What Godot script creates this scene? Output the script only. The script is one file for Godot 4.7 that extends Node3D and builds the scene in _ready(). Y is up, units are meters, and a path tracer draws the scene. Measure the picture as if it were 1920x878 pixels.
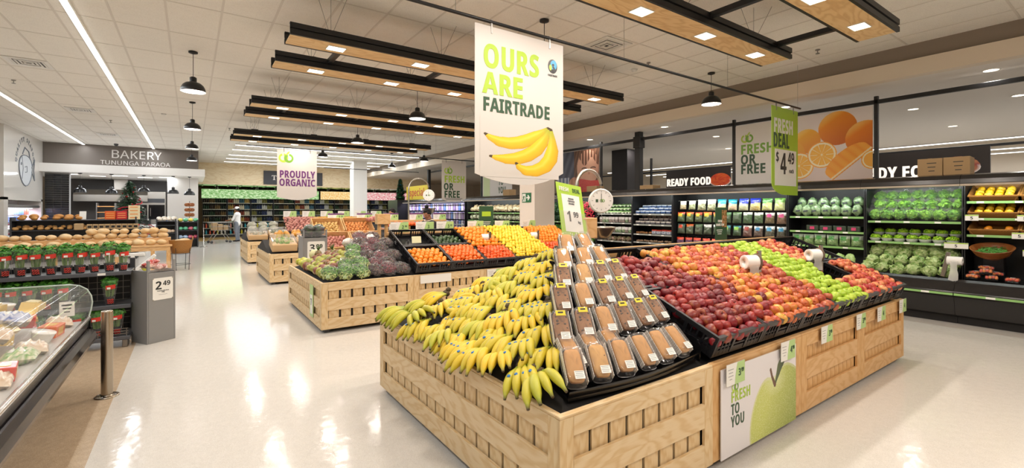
extends Node3D

const EYE := 1.6
var M := {}
var used := {}
var rng := RandomNumberGenerator.new()
var noise := FastNoiseLite.new()
var wood_images := {}
var mesh_store := {}


class Geo:
	var v := PackedVector3Array()
	var n := PackedVector3Array()
	var u := PackedVector2Array()
	var c := PackedColorArray()
	var i := PackedInt32Array()
	var col := Color.WHITE
	func quad(a: Vector3, b: Vector3, d: Vector3, e: Vector3, uvs = null):
		var s := v.size()
		var m := (b - a).cross(d - a)
		if m.length_squared() < 1e-16: m = (d - a).cross(e - a)
		m = m.normalized()
		for p in [a, b, d, e]:
			v.append(p); n.append(m); c.append(col)
		if uvs != null:
			for q in uvs: u.append(q)
		else:
			u.append(Vector2(0, 1)); u.append(Vector2(1, 1)); u.append(Vector2(1, 0)); u.append(Vector2(0, 0))
		for k in [0, 2, 1, 0, 3, 2]: i.append(s + k)
	func tri(a: Vector3, b: Vector3, d: Vector3):
		var s := v.size()
		var m := (b - a).cross(d - a).normalized()
		for p in [a, b, d]:
			v.append(p); n.append(m); c.append(col); u.append(Vector2(p.x, p.y))
		for k in [0, 2, 1]: i.append(s + k)
	func box(at: Vector3, size: Vector3, basis := Basis.IDENTITY):
		var h := size * 0.5
		var x := basis.x * h.x
		var y := basis.y * h.y
		var z := basis.z * h.z
		quad(at - x - y + z, at + x - y + z, at + x + y + z, at - x + y + z)
		quad(at + x - y - z, at - x - y - z, at - x + y - z, at + x + y - z)
		quad(at + x - y + z, at + x - y - z, at + x + y - z, at + x + y + z)
		quad(at - x - y - z, at - x - y + z, at - x + y + z, at - x + y - z)
		quad(at - x + y + z, at + x + y + z, at + x + y - z, at - x + y - z)
		quad(at - x - y - z, at + x - y - z, at + x - y + z, at - x - y + z)
	func bevel_box(at: Vector3, size: Vector3, b := 0.004, basis := Basis.IDENTITY):
		var h := size * 0.5
		b = minf(b, minf(h.x, minf(h.y, h.z)) * 0.9)
		var k := func(sx, sy, sz, ax):
			var p := Vector3(sx * (h.x - (b if ax != 0 else 0.0)), sy * (h.y - (b if ax != 1 else 0.0)), sz * (h.z - (b if ax != 2 else 0.0)))
			return at + basis * p
		for s in [-1, 1]:
			var f0 = [k.call(s, -1, -1, 0), k.call(s, 1, -1, 0), k.call(s, 1, 1, 0), k.call(s, -1, 1, 0)]
			var f1 = [k.call(-1, s, -1, 1), k.call(-1, s, 1, 1), k.call(1, s, 1, 1), k.call(1, s, -1, 1)]
			var f2 = [k.call(-1, -1, s, 2), k.call(1, -1, s, 2), k.call(1, 1, s, 2), k.call(-1, 1, s, 2)]
			for f in [f0, f1, f2]:
				if s > 0: quad(f[0], f[1], f[2], f[3])
				else: quad(f[3], f[2], f[1], f[0])
		for s in [-1, 1]:
			for t in [-1, 1]:
				var e0 = [k.call(s, t, -1, 0), k.call(s, t, -1, 1), k.call(s, t, 1, 1), k.call(s, t, 1, 0)]
				var e1 = [k.call(-1, s, t, 1), k.call(-1, s, t, 2), k.call(1, s, t, 2), k.call(1, s, t, 1)]
				var e2 = [k.call(t, -1, s, 2), k.call(t, -1, s, 0), k.call(t, 1, s, 0), k.call(t, 1, s, 2)]
				for e in [e0, e1, e2]:
					if s * t > 0: quad(e[0], e[1], e[2], e[3])
					else: quad(e[3], e[2], e[1], e[0])
		for sx in [-1, 1]:
			for sy in [-1, 1]:
				for sz in [-1, 1]:
					var a = k.call(sx, sy, sz, 0)
					var bb = k.call(sx, sy, sz, 1)
					var d = k.call(sx, sy, sz, 2)
					if sx * sy * sz > 0: tri(a, bb, d)
					else: tri(d, bb, a)
	# rows of points joined to a smooth skin; every row has the same count; closed joins last to first; cols: one colour per row or one per point
	func skin(rows: Array, closed := true, cols = null, caps := false, us := 1.0, vs := 1.0):
		var s := v.size()
		var m: int = rows[0].size()
		var w := m + 1 if closed else m
		var r := rows.size()
		var acc := PackedVector3Array()
		acc.resize(r * w)
		for j in r:
			for k in w:
				v.append(rows[j][k % m])
				u.append(Vector2(us * k / (w - 1.0), vs * j / maxf(1.0, r - 1.0)))
				if cols == null: c.append(col)
				elif cols[j] is Color: c.append(cols[j])
				else: c.append(cols[j][k % m])
		for j in r - 1:
			for k in w - 1:
				var a := j * w + k
				var b := a + w
				var dv := v[s + b] - v[s + a]
				var du := v[s + a + 1] - v[s + a]
				var f := (v[s + b + 1] - v[s + a]).cross(v[s + a + 1] - v[s + b])
				for q in [a, a + 1, b, b + 1]: acc[q] += f
				for q in [a, b + 1, b, a, a + 1, b + 1]: i.append(s + q)
		if closed:
			for j in r:
				var t := acc[j * w] + acc[j * w + w - 1]
				acc[j * w] = t; acc[j * w + w - 1] = t
		for j in r:
			var tiny := true
			for k in m:
				if rows[j][k].distance_squared_to(rows[j][0]) > 1e-10: tiny = false
			if tiny and m > 2:
				var t := Vector3.ZERO
				for k in w: t += acc[j * w + k]
				for k in w: acc[j * w + k] = t
		for q in acc: n.append(q.normalized())
		if caps:
			var keep := col
			if cols != null and cols[0] is Color: col = cols[0]
			_cap(rows[0], true)
			if cols != null and cols[r - 1] is Color: col = cols[r - 1]
			_cap(rows[r - 1], false)
			col = keep
	func _cap(row, flip: bool):
		var mid := Vector3.ZERO
		for p in row: mid += p
		mid /= row.size()
		for k in row.size():
			var a: Vector3 = row[k]
			var b: Vector3 = row[(k + 1) % row.size()]
			if flip: tri(mid, a, b)
			else: tri(mid, b, a)
	func lathe(prof: Array, seg := 16, xf := Transform3D.IDENTITY, cols = null):
		var rows := []
		for p in prof:
			var row := PackedVector3Array()
			for k in seg:
				var a := TAU * k / seg
				row.append(xf * Vector3(p.x * cos(a), p.y, p.x * sin(a)))
			rows.append(row)
		skin(rows, true, cols)
	func tube(path: Array, radius, seg := 8, cols = null, caps := true, flat := 1.0):
		var rows := []
		var side := Vector3.ZERO
		for k in path.size():
			var t: Vector3 = (path[mini(k + 1, path.size() - 1)] - path[maxi(k - 1, 0)]).normalized()
			if side == Vector3.ZERO: side = t.cross(Vector3.UP if absf(t.y) < 0.9 else Vector3.RIGHT).normalized()
			side = (side - t * side.dot(t)).normalized()
			var b := side.cross(t)
			var r: float = radius[k] if radius is Array or radius is PackedFloat32Array else radius
			var row := PackedVector3Array()
			for q in seg:
				var a := TAU * q / seg
				row.append(path[k] + (side * cos(a) + b * sin(a) * flat) * r)
			rows.append(row)
		skin(rows, true, cols, caps)
	# polygon in x,y (anticlockwise) extruded along z from z0 to z1, then moved by xf
	func prism(poly: Array, z0: float, z1: float, xf := Transform3D.IDENTITY):
		var p2 := PackedVector2Array(poly)
		var area := 0.0
		for k in p2.size(): area += p2[k].cross(p2[(k + 1) % p2.size()])
		if area < 0: p2.reverse()
		for k in p2.size():
			var a := p2[k]
			var b := p2[(k + 1) % p2.size()]
			quad(xf * Vector3(a.x, a.y, z0), xf * Vector3(b.x, b.y, z0), xf * Vector3(b.x, b.y, z1), xf * Vector3(a.x, a.y, z1))
		var t3 := Geometry2D.triangulate_polygon(p2)
		for k in range(0, t3.size(), 3):
			var a := p2[t3[k]]
			var b := p2[t3[k + 1]]
			var d := p2[t3[k + 2]]
			if (b - a).cross(d - a) < 0:
				var t := b; b = d; d = t
			tri(xf * Vector3(a.x, a.y, z1), xf * Vector3(b.x, b.y, z1), xf * Vector3(d.x, d.y, z1))
			tri(xf * Vector3(d.x, d.y, z0), xf * Vector3(b.x, b.y, z0), xf * Vector3(a.x, a.y, z0))
	func done(m: Material = null) -> ArrayMesh:
		var a := []
		a.resize(Mesh.ARRAY_MAX)
		a[Mesh.ARRAY_VERTEX] = v; a[Mesh.ARRAY_NORMAL] = n; a[Mesh.ARRAY_TEX_UV] = u; a[Mesh.ARRAY_COLOR] = c; a[Mesh.ARRAY_INDEX] = i
		var r := ArrayMesh.new()
		r.add_surface_from_arrays(Mesh.PRIMITIVE_TRIANGLES, a)
		if m: r.surface_set_material(0, m)
		return r


func lin(c: Color) -> Color:
	return c.srgb_to_linear()

func rgb(h: int) -> Color:
	return Color8((h >> 16) & 255, (h >> 8) & 255, h & 255)

func mat(key: String, color: Color, rough := 0.6, o := {}) -> StandardMaterial3D:
	if M.has(key): return M[key]
	var m := StandardMaterial3D.new()
	m.resource_name = key
	m.albedo_color = color
	m.roughness = rough
	m.metallic = o.get("metal", 0.0)
	m.metallic_specular = o.get("spec", 0.5)
	if o.get("vc", false): m.vertex_color_use_as_albedo = true
	if o.has("alpha"):
		m.transparency = BaseMaterial3D.TRANSPARENCY_ALPHA
		m.albedo_color.a = o.alpha
		m.cull_mode = BaseMaterial3D.CULL_DISABLED
	if o.get("two", false): m.cull_mode = BaseMaterial3D.CULL_DISABLED
	if o.has("emit"):
		m.emission_enabled = true
		m.emission = o.emit
		m.emission_energy_multiplier = o.get("power", 1.0)
	if o.has("coat"):
		m.clearcoat_enabled = true
		m.clearcoat = o.coat
		m.clearcoat_roughness = o.get("coat_rough", 0.1)
	if o.has("tex"): m.albedo_texture = o.tex
	if o.has("tri"):
		m.uv1_triplanar = true
		m.uv1_world_triplanar = o.get("world", false)
		m.uv1_scale = o.tri
	if o.has("back"):
		m.backlight_enabled = true
		m.backlight = o.back
	if o.has("bump"):
		m.heightmap_enabled = true
		m.heightmap_texture = o.bump
		m.heightmap_scale = o.get("bump_scale", 1.0)
	if o.has("emit_tex"):
		m.emission_enabled = true
		m.emission = Color.BLACK
		m.emission_texture = o.emit_tex
		m.emission_energy_multiplier = o.get("power", 1.0)
	M[key] = m
	return m

func vmat(key: String, rough := 0.5, o := {}) -> StandardMaterial3D:
	o["vc"] = true
	return mat(key, Color.WHITE, rough, o)

func numbered(called: String) -> String:
	if not used.has(called):
		used[called] = 0
		return called
	used[called] += 1
	return "%s_%03d" % [called, used[called]]

func tag(o: Node3D, label: String, category: String, group := "", kind := ""):
	if label: o.set_meta("label", label)
	if category: o.set_meta("category", category)
	if group: o.set_meta("group", group)
	if kind: o.set_meta("kind", kind)

func thing(called: String, label: String, category: String, group := "", at := Vector3.ZERO, turn := 0.0) -> Node3D:
	var o := Node3D.new()
	o.name = numbered(called)
	add_child(o)
	o.position = at
	o.rotation.y = turn
	tag(o, label, category, group)
	return o

func part(parent: Node3D, called: String, mesh: Mesh, m: Material = null, xf := Transform3D.IDENTITY, label := "") -> MeshInstance3D:
	var o := MeshInstance3D.new()
	o.name = called
	o.mesh = mesh
	if m: o.material_override = m
	parent.add_child(o, true)
	o.transform = xf
	if label: o.set_meta("label", label)
	return o

func solo(called: String, label: String, category: String, group: String, mesh: Mesh, m: Material = null, xf := Transform3D.IDENTITY) -> MeshInstance3D:
	var o := MeshInstance3D.new()
	o.name = numbered(called)
	o.mesh = mesh
	if m: o.material_override = m
	add_child(o)
	o.transform = xf
	tag(o, label, category, group)
	return o

func setting(called: String, mesh: Mesh, m: Material = null, xf := Transform3D.IDENTITY, label := "", category := "") -> MeshInstance3D:
	var o := MeshInstance3D.new()
	o.name = numbered(called)
	o.mesh = mesh
	if m: o.material_override = m
	add_child(o)
	o.transform = xf
	tag(o, label, category, "", "structure")
	return o

func copy(o: Node3D, called: String, xf: Transform3D, label := "", group := "") -> Node3D:
	var r: Node3D = o.duplicate()
	r.name = numbered(called)
	add_child(r)
	r.transform = xf
	if label: r.set_meta("label", label)
	if group: r.set_meta("group", group)
	return r

func boxmesh(size: Vector3, bevel := 0.0, at := Vector3.ZERO) -> ArrayMesh:
	var key := "box%s%s%s" % [size.snapped(Vector3.ONE * 0.0005), bevel, at]
	if not mesh_store.has(key):
		var g := Geo.new()
		if bevel > 0: g.bevel_box(at, size, bevel)
		else: g.box(at, size)
		mesh_store[key] = g.done()
	return mesh_store[key]

func nth(k: int) -> String:
	return ["first", "second", "third", "fourth", "fifth", "sixth", "seventh", "eighth", "ninth", "tenth", "eleventh", "twelfth", "thirteenth", "fourteenth"][k]

func T(x, y, z, ry := 0.0, s := 1.0) -> Transform3D:
	return Transform3D(Basis(Vector3.UP, ry).scaled(Vector3.ONE * s), Vector3(x, y, z))

func look_basis(out: Vector3, up := Vector3.UP) -> Basis:
	var z := out.normalized()
	var x := up.cross(z).normalized()
	return Basis(x, z.cross(x), z)

# lettering: a TextMesh whose baseline box is centred at xf, capital height about h
func txt(parent: Node3D, called: String, s: String, h: float, m: Material, xf: Transform3D, squeeze := 1.0, font := "sans", depth := 0.002, align := 1) -> MeshInstance3D:
	var key := "text" + s + font + str(h) + str(depth) + str(align)
	if not mesh_store.has(key):
		var t := TextMesh.new()
		var f := SystemFont.new()
		f.font_names = PackedStringArray(["Droid Serif" if font == "serif" else "Droid Sans"])
		f.font_weight = 400 if font == "thin" else 700
		t.font = f
		if font == "sans" and called != "price" and h > 0.1:
			var fv := FontVariation.new()
			fv.base_font = f
			fv.variation_embolden = 0.45
			t.font = fv
		t.text = s
		t.font_size = 48
		t.pixel_size = h / (48.0 * 0.72)
		t.depth = depth
		t.curve_step = 1.5 if h > 0.08 else 4.0
		t.horizontal_alignment = [HORIZONTAL_ALIGNMENT_LEFT, HORIZONTAL_ALIGNMENT_CENTER, HORIZONTAL_ALIGNMENT_RIGHT][align]
		t.vertical_alignment = VERTICAL_ALIGNMENT_CENTER
		t.line_spacing = -6.0
		mesh_store[key] = t
	var x2 := xf
	x2.basis = xf.basis * Basis.from_scale(Vector3(squeeze, 1, 1))
	return part(parent, called, mesh_store[key], m, x2)

func tex(w: int, h: int, f: Callable) -> ImageTexture:
	var im := Image.create(w, h, false, Image.FORMAT_RGB8)
	for y in h:
		for x in w: im.set_pixel(x, y, f.call((x + 0.5) / w, (y + 0.5) / h))
	return ImageTexture.create_from_image(im)

func wood_tex(seed_: int, base: Color, dark: Color, vertical: bool, knots := 0.0) -> ImageTexture:
	var f := FastNoiseLite.new()
	f.seed = seed_
	f.frequency = 1.0
	f.fractal_octaves = 3
	var size := 384
	var im := Image.create(size, size, false, Image.FORMAT_RGB8)
	for y in size:
		for x in size:
			var a := float(x) / size
			var b := float(y) / size
			if vertical:
				var t := a; a = b; b = t
			# wrap along both by blending would cost; a is along the grain
			var wob := f.get_noise_2d(sin(a * TAU) * 0.55, cos(a * TAU) * 0.55 + b * 2.2) * 0.5 + f.get_noise_2d(a * 1.0 + 20.0, b * 5.0) * 0.22
			var ring := sin((b * 4.0 + wob * 3.4) * TAU)
			var k := 0.5 + 0.5 * ring
			k = pow(k, 2.0) * 0.62
			k += 0.25 * absf(f.get_noise_2d(a * 5.0, b * 90.0)) + knots * maxf(0.0, f.get_noise_2d(a * 3.0 + 7.0, b * 4.0))
			im.set_pixel(x, y, base.lerp(dark, clampf(k, 0.0, 1.0)))
	return ImageTexture.create_from_image(im)

func speck_tex(size: int, seed_: int, base: Color, cols: Array, share: float, cloud := 0.03) -> ImageTexture:
	var r := RandomNumberGenerator.new()
	r.seed = seed_
	var f := FastNoiseLite.new()
	f.seed = seed_
	f.frequency = 0.02
	var im := Image.create(size, size, false, Image.FORMAT_RGB8)
	for y in size:
		for x in size:
			var c := base
			if r.randf() < share: c = base.lerp(cols[r.randi() % cols.size()], r.randf_range(0.3, 0.9))
			var k := 1.0 + cloud * f.get_noise_2d(x, y)
			im.set_pixel(x, y, Color(c.r * k, c.g * k, c.b * k))
	return ImageTexture.create_from_image(im)

func area_light(called: String, at: Vector3, size: Vector2, energy: float, color: Color, aim := Vector3.DOWN, up := Vector3.FORWARD):
	var l := AreaLight3D.new()
	l.name = numbered(called)
	l.area_size = size
	l.light_energy = energy
	l.light_color = color
	l.area_range = 60.0
	l.area_attenuation = 2.0
	l.shadow_enabled = true
	add_child(l)
	l.position = at
	l.basis = look_basis(-aim, up)

const WARM := Color(1.0, 0.955, 0.91)
const NEUTRAL := Color(1.0, 0.97, 0.94)
const COOL := Color(0.95, 0.975, 1.0)

func _ready():
	rng.seed = 77
	noise.seed = 5
	noise.frequency = 1.0
	# camera: level, lens shifted, looking between the two directions of the store's grid
	var cam := Camera3D.new()
	cam.name = "camera"
	cam.projection = Camera3D.PROJECTION_FRUSTUM
	cam.near = 0.05
	cam.far = 120.0
	cam.size = 878.0 / 856.0 * 0.05
	cam.frustum_offset = Vector2(0, -45.0 / 856.0 * 0.05)
	add_child(cam)
	cam.position = Vector3(0, EYE, 0)
	cam.rotation.y = -atan2(0.5753, 0.818)
	cam.current = true
	var we := WorldEnvironment.new()
	we.name = "world_environment"
	var env := Environment.new()
	env.background_mode = Environment.BG_COLOR
	env.background_color = Color.BLACK
	env.tonemap_mode = Environment.TONE_MAPPER_LINEAR
	env.tonemap_exposure = 0.9
	env.sdfgi_enabled = true
	env.ssao_enabled = true
	env.ssil_enabled = true
	we.environment = env
	add_child(we)
	make_materials()
	build_shell()
	build_ceiling_fittings()
	build_islands()
	build_cold_wall()
	build_foreground_left()
	build_bakery()
	build_back_aisle()
	build_signs()
	build_people()

func make_materials():
	# timber
	var pine := wood_tex(3, rgb(0xE6CDA4), rgb(0xD3AE78), false)
	var pine_v := wood_tex(9, rgb(0xE4CA9E), rgb(0xD0AA74), true)
	mat("pine", Color(1, 1, 1), 0.55, {"tex": pine, "tri": Vector3(0.55, 1.6, 0.55)})
	mat("pine_upright", Color(1, 1, 1), 0.55, {"tex": pine_v, "tri": Vector3(1.6, 0.55, 1.6)})
	mat("pine_warm", Color(0.97, 0.89, 0.80), 0.5, {"tex": pine, "tri": Vector3(0.5, 1.4, 0.5)})
	mat("pine_warm_upright", Color(0.97, 0.88, 0.77), 0.5, {"tex": pine_v, "tri": Vector3(1.4, 0.5, 1.4)})
	mat("ply", rgb(0xF2D09A), 0.5, {"tex": wood_tex(14, Color(1, 1, 1), Color(0.9, 0.84, 0.76), false), "tri": Vector3(0.4, 1.0, 1.3)})
	mat("pale_board", rgb(0xF4E2C0), 0.5, {"tex": wood_tex(21, Color(1, 1, 1), Color(0.93, 0.89, 0.82), false), "tri": Vector3(0.3, 0.8, 0.3)})
	# metals and plastics
	mat("black_crate", rgb(0x17171A), 0.38)
	mat("black_metal", rgb(0x1A1A1C), 0.42)
	mat("black_gloss", rgb(0x121214), 0.15)
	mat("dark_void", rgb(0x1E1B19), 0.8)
	mat("dark_grey", rgb(0x3C3D40), 0.45)
	mat("bin_grey", rgb(0x8B8A88), 0.5)
	mat("chrome", rgb(0xC8C6C2), 0.18, {"metal": 1.0})
	mat("steel", rgb(0xB9B4AC), 0.3, {"metal": 1.0})
	mat("dull_steel", rgb(0x9A9793), 0.4, {"metal": 1.0})
	mat("white_plastic", rgb(0xEDEBE6), 0.4)
	mat("ticket_white", rgb(0xEFEDE6), 0.35)
	mat("lime", rgb(0xA9CC3A), 0.4)
	mat("lime_pale", rgb(0xB5D58A), 0.4)
	mat("leaf_dark", rgb(0x2F5137), 0.45)
	mat("logo_green", rgb(0x78A83A), 0.4)
	mat("logo_light", rgb(0xB4CF4A), 0.4)
	mat("ink", rgb(0x2C2F2E), 0.5)
	mat("ink_grey", rgb(0x77797A), 0.5)
	mat("purple", rgb(0x6B2F73), 0.45)
	mat("sign_white", rgb(0xD2CCC6), 0.5)
	mat("cream_paint", rgb(0xE3D6C4), 0.7)
	mat("white_paint", rgb(0xEDEAE5), 0.6)
	mat("taupe_paint", rgb(0x8F8377), 0.7)
	mat("sign_taupe", rgb(0x746B63), 0.6)
	mat("red_label", rgb(0xD8392B), 0.4)
	mat("yellow_label", rgb(0xE9CE3A), 0.4)
	mat("clear", Color(1, 1, 1), 0.06, {"alpha": 0.06, "spec": 0.5})
	mat("clear_bag", Color(1, 1, 1), 0.16, {"alpha": 0.05, "spec": 0.24})
	mat("glass", Color(0.93, 0.97, 0.95), 0.02, {"alpha": 0.05, "spec": 0.2})
	mat("sack", rgb(0xC9B48F), 0.8)
	# vertex-coloured goods
	vmat("fruit", 0.4, {"coat": 0.3, "coat_rough": 0.14})
	vmat("matte", 0.6)
	vmat("leafy", 0.5, {"two": true, "back": Color(0.12, 0.12, 0.12)})
	vmat("bagged", 0.42, {"coat": 0.9, "coat_rough": 0.12})
	vmat("banana_skin", 0.45)
	vmat("loaf", 0.7)
	vmat("cloth", 0.85)
	# lamps
	mat("lamp_glow", Color(1, 1, 1), 0.5, {"emit": Color(1.0, 0.93, 0.82), "power": 5.0})
	mat("strip_glow", Color(1, 1, 1), 0.5, {"emit": Color(1.0, 0.98, 0.95), "power": 5.0})
	mat("cool_glow", Color(1, 1, 1), 0.5, {"emit": Color(0.94, 0.97, 1.0), "power": 3.5})

# ---------------------------------------------------------------- the building
const CEIL := 4.2
const SOFFIT := 3.7

func slab(called: String, lo: Vector3, hi: Vector3, m: Material, label := "", category := "") -> MeshInstance3D:
	return setting(called, boxmesh(hi - lo), m, Transform3D(Basis.IDENTITY, (lo + hi) * 0.5), label, category)

func build_shell():
	var cream = speck_tex(512, 11, rgb(0xD3CEC6), [rgb(0xC0B8AC), rgb(0xEAE7E2), rgb(0xB0A698)], 0.35, 0.02)
	var beige = speck_tex(512, 12, rgb(0xBFAA90), [rgb(0xA08A6E), rgb(0xDCC9AE), rgb(0x94795A)], 0.45, 0.05)
	var wav = tex(160, 160, func(x, y):
		var k = 0.5 + 0.25 * (noise.get_noise_3d(cos(x * TAU) * 1.6, sin(x * TAU) * 1.6, y * 7.0) + noise.get_noise_3d(cos(y * TAU) * 1.6, sin(y * TAU) * 1.6, x * 7.0))
		return Color(k, k, k))
	mat("floor_cream", Color(1, 1, 1), 0.12, {"tex": cream, "tri": Vector3(1.3, 1.3, 1.3), "world": true, "spec": 0.27, "bump": wav, "bump_scale": 0.14})
	mat("floor_beige", Color(1, 1, 1), 0.2, {"tex": beige, "tri": Vector3(1.3, 1.3, 1.3), "world": true, "spec": 0.32, "bump": wav, "bump_scale": 0.14})
	mat("floor_timber", rgb(0xB9925F), 0.35)
	slab("floor", Vector3(-0.54, -0.12, -28.2), Vector3(20.2, 0, 7.2), M.floor_cream, "glossy cream speckled floor of the shop", "floor")
	slab("floor", Vector3(-9.2, -0.12, -7.6), Vector3(-0.54, 0, 7.2), M.floor_beige, "darker beige speckled floor beside the glass counter", "floor")
	slab("floor", Vector3(-9.2, -0.12, -28.2), Vector3(-0.54, 0, -7.6), M.floor_cream, "cream floor in front of the bakery", "floor")
	slab("floor", Vector3(-9.2, -0.12, -34.4), Vector3(20.2, 0, -28.2), M.floor_timber, "brown floor in front of the bottle shelves", "floor")
	slab("wall_back", Vector3(-9.2, 0, -34.4), Vector3(20.2, 4.5, -34.2), M.cream_paint, "cream wall behind the bottle shelves", "wall")
	slab("wall_left", Vector3(-9.2, 0, -34.2), Vector3(-9.0, 4.5, 7.0), M.cream_paint, "cream wall beyond the glass counter", "wall")
	slab("wall_right", Vector3(20.0, 0, -34.2), Vector3(20.2, 4.5, 7.0), M.cream_paint, "cream wall far behind the refrigerated cases", "wall")
	slab("wall_front", Vector3(-9.2, 0, 7.0), Vector3(20.2, 4.5, 7.2), M.cream_paint, "cream wall facing the refrigerated cases", "wall")
	# seafood wall at the left end of the bakery
	var fishwall = Geo.new()
	fishwall.box(Vector3(-4.9, 3.06, -22.2), Vector3(0.6, 2.28, 4.4))
	fishwall.box(Vector3(-4.9, 1.0, -20.2), Vector3(0.6, 2.0, 0.4))
	fishwall.box(Vector3(-4.9, 1.0, -24.3), Vector3(0.6, 2.0, 0.2))
	setting("wall_seafood", fishwall.done(), mat("gloss_wall", rgb(0xDAD6CF), 0.12), Transform3D.IDENTITY, "glossy pale tiled wall with a fish drawing", "wall")
	# ceiling: slab, grid runners and single tiles
	slab("ceiling", Vector3(-9.2, 4.26, -34.4), Vector3(9.4, 4.5, 7.2), M.white_paint, "suspended tile ceiling over the produce hall", "ceiling")
	var roof = get_node("ceiling")
	var cpos: Vector3 = roof.position
	var tile_m = mat("ceiling_tile", rgb(0xF6F2EA), 0.85, {"tex": speck_tex(256, 31, Color(1, 1, 1), [Color(0.88, 0.87, 0.86)], 0.12, 0.01), "tri": Vector3(1, 1, 1)})
	var bar_m = mat("ceiling_bar", rgb(0xE2DCD3), 0.6)
	var x0 = -8.665
	var z0 = 6.1
	var places = []
	for a in 30:
		for b in 32:
			var cx = x0 + 0.6 * a + 0.3
			var cz = z0 - 1.2 * b - 0.6
			if cx > 9.2 or cz < -33.5: continue
			var dd = 0.5753 * cx - 0.818 * cz
			var xc = 0.818 * cx + 0.5753 * cz
			var seen = dd > 4.5 and absf(xc / dd) < 1.15 and not (cz < -24.6 and cx < 0.3)
			places.append([0 if seen else 1, dd, Vector3(cx, CEIL + 0.009, cz)])
	places.sort_custom(func(p, q): return p[0] < q[0] or (p[0] == q[0] and p[1] < q[1]))
	var tm = boxmesh(Vector3(0.578, 0.014, 1.178), 0.003)
	var rest = []
	for k in places.size():
		if k < 300: part(roof, "ceiling_tile", tm, tile_m, Transform3D(Basis.IDENTITY, places[k][2] - cpos))
		else: rest.append(places[k][2] - cpos)
	var mm = MultiMesh.new()
	mm.transform_format = MultiMesh.TRANSFORM_3D
	mm.mesh = tm
	mm.instance_count = rest.size()
	for k in rest.size(): mm.set_instance_transform(k, Transform3D(Basis.IDENTITY, rest[k]))
	var mmi = MultiMeshInstance3D.new()
	mmi.name = "distant_tiles"
	mmi.multimesh = mm
	mmi.material_override = tile_m
	mmi.set_meta("kind", "stuff")
	roof.add_child(mmi)
	for a in 31:
		var x = x0 + 0.6 * a
		if x < 9.3: part(roof, "grid_runner", boxmesh(Vector3(0.026, 0.05, 40.2)), bar_m, Transform3D(Basis.IDENTITY, Vector3(x, CEIL + 0.023, -13.9) - cpos))
	for b in 34:
		var z = z0 - 1.2 * b
		part(roof, "grid_runner", boxmesh(Vector3(18.0, 0.046, 0.026)), bar_m, Transform3D(Basis.IDENTITY, Vector3(0.3, CEIL + 0.022, z) - cpos))
	# lower soffit over the refrigerated cases with its stepped fascia
	var sp = mat("soffit_paint", rgb(0xE6E0D8), 0.7)
	slab("ceiling", Vector3(9.36, SOFFIT, -34.4), Vector3(20.2, 4.5, 7.2), sp, "lower plain soffit over the refrigerated cases", "ceiling")
	slab("trim_1", Vector3(9.24, SOFFIT + 0.25, -34.2), Vector3(9.36, CEIL + 0.06, 7.0), M.taupe_paint, "taupe fascia band at the edge of the tile ceiling", "trim")
	slab("trim_2", Vector3(9.18, SOFFIT, -34.2), Vector3(9.36, SOFFIT + 0.25, 7.0), M.cream_paint, "cream fascia band below the taupe one", "trim")

# ---------------------------------------------------------------- lights and ceiling fittings
func wire(g: Geo, a: Vector3, b: Vector3, r := 0.003):
	g.tube([a, b], r, 5)

func light_raft(zf: float, label: String, seen := true):
	var t = thing("light_raft", label, "light", "suspended timber light rafts", Vector3(3.71, 3.6, zf))
	var xa = -2.79
	var xb = 2.79
	var board = boxmesh(Vector3(5.56, 0.02, 0.36), 0.003)
	var chan = Geo.new()
	chan.prism([Vector2(0, 0), Vector2(0.03, 0), Vector2(0.03, 0.055), Vector2(0.012, 0.06), Vector2(0.012, 0.075), Vector2(0.03, 0.08), Vector2(0.03, 0.14), Vector2(-0.02, 0.14), Vector2(-0.02, 0.128), Vector2(0, 0.128)], xa, xb, Transform3D(Basis(Vector3(0, 0, 1), Vector3(0, 1, 0), Vector3(1, 0, 0)), Vector3.ZERO))
	var cm = chan.done()
	for row in 2:
		var zz = -1.12 * row
		part(t, "timber_board", board, M.ply, T(0, 0.012, zz - 0.2))
		part(t, "side_channel", cm, M.black_metal, T(0, 0, zz - 0.025))
		part(t, "side_channel", cm, M.black_metal, Transform3D(Basis(Vector3.UP, PI), Vector3(0, 0, zz - 0.375)))
		for k in 5:
			var x = -2.24 + 1.12 * k
			var lamp = part(t, "lamp_panel", boxmesh(Vector3(0.2, 0.012, 0.15), 0.003), M.lamp_glow, T(x, 0.001, zz - 0.2))
			part(lamp, "lamp_rim", rim_mesh(0.2, 0.15, 0.008, 0.01), M.white_plastic, T(0, -0.003, 0))
			area_light("raft_lamp", Vector3(3.71 + x, 3.588, zf + zz - 0.2), Vector2(0.19, 0.14), 1.75 if seen else 1.2, WARM)
		for k in 4:
			var x = -2.3 + 1.5 * k
			var h = Geo.new()
			h.box(Vector3(x, 0.16, zz - 0.2), Vector3(0.16, 0.05, 0.06))
			h.box(Vector3(x, 0.08, zz - 0.2), Vector3(0.05, 0.14, 0.36))
			part(t, "hanger_bracket", h.done(), M.black_metal)
			var w = Geo.new()
			wire(w, Vector3(x, 0.18, zz - 0.2), Vector3(x, 0.6, zz - 0.2))
			wire(w, Vector3(x - 0.02, 0.18, zz - 0.2), Vector3(x - 0.12, 0.6, zz - 0.3))
			wire(w, Vector3(x + 0.02, 0.18, zz - 0.2), Vector3(x + 0.16, 0.6, zz - 0.05))
			part(t, "hanger_wire", w.done(), M.dull_steel)
	for x in [-2.1, -0.6, 0.9, 2.4]:
		part(t, "cross_bar", boxmesh(Vector3(0.06, 0.06, 0.86)), M.black_metal, T(x, 0.11, -0.76))

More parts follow.
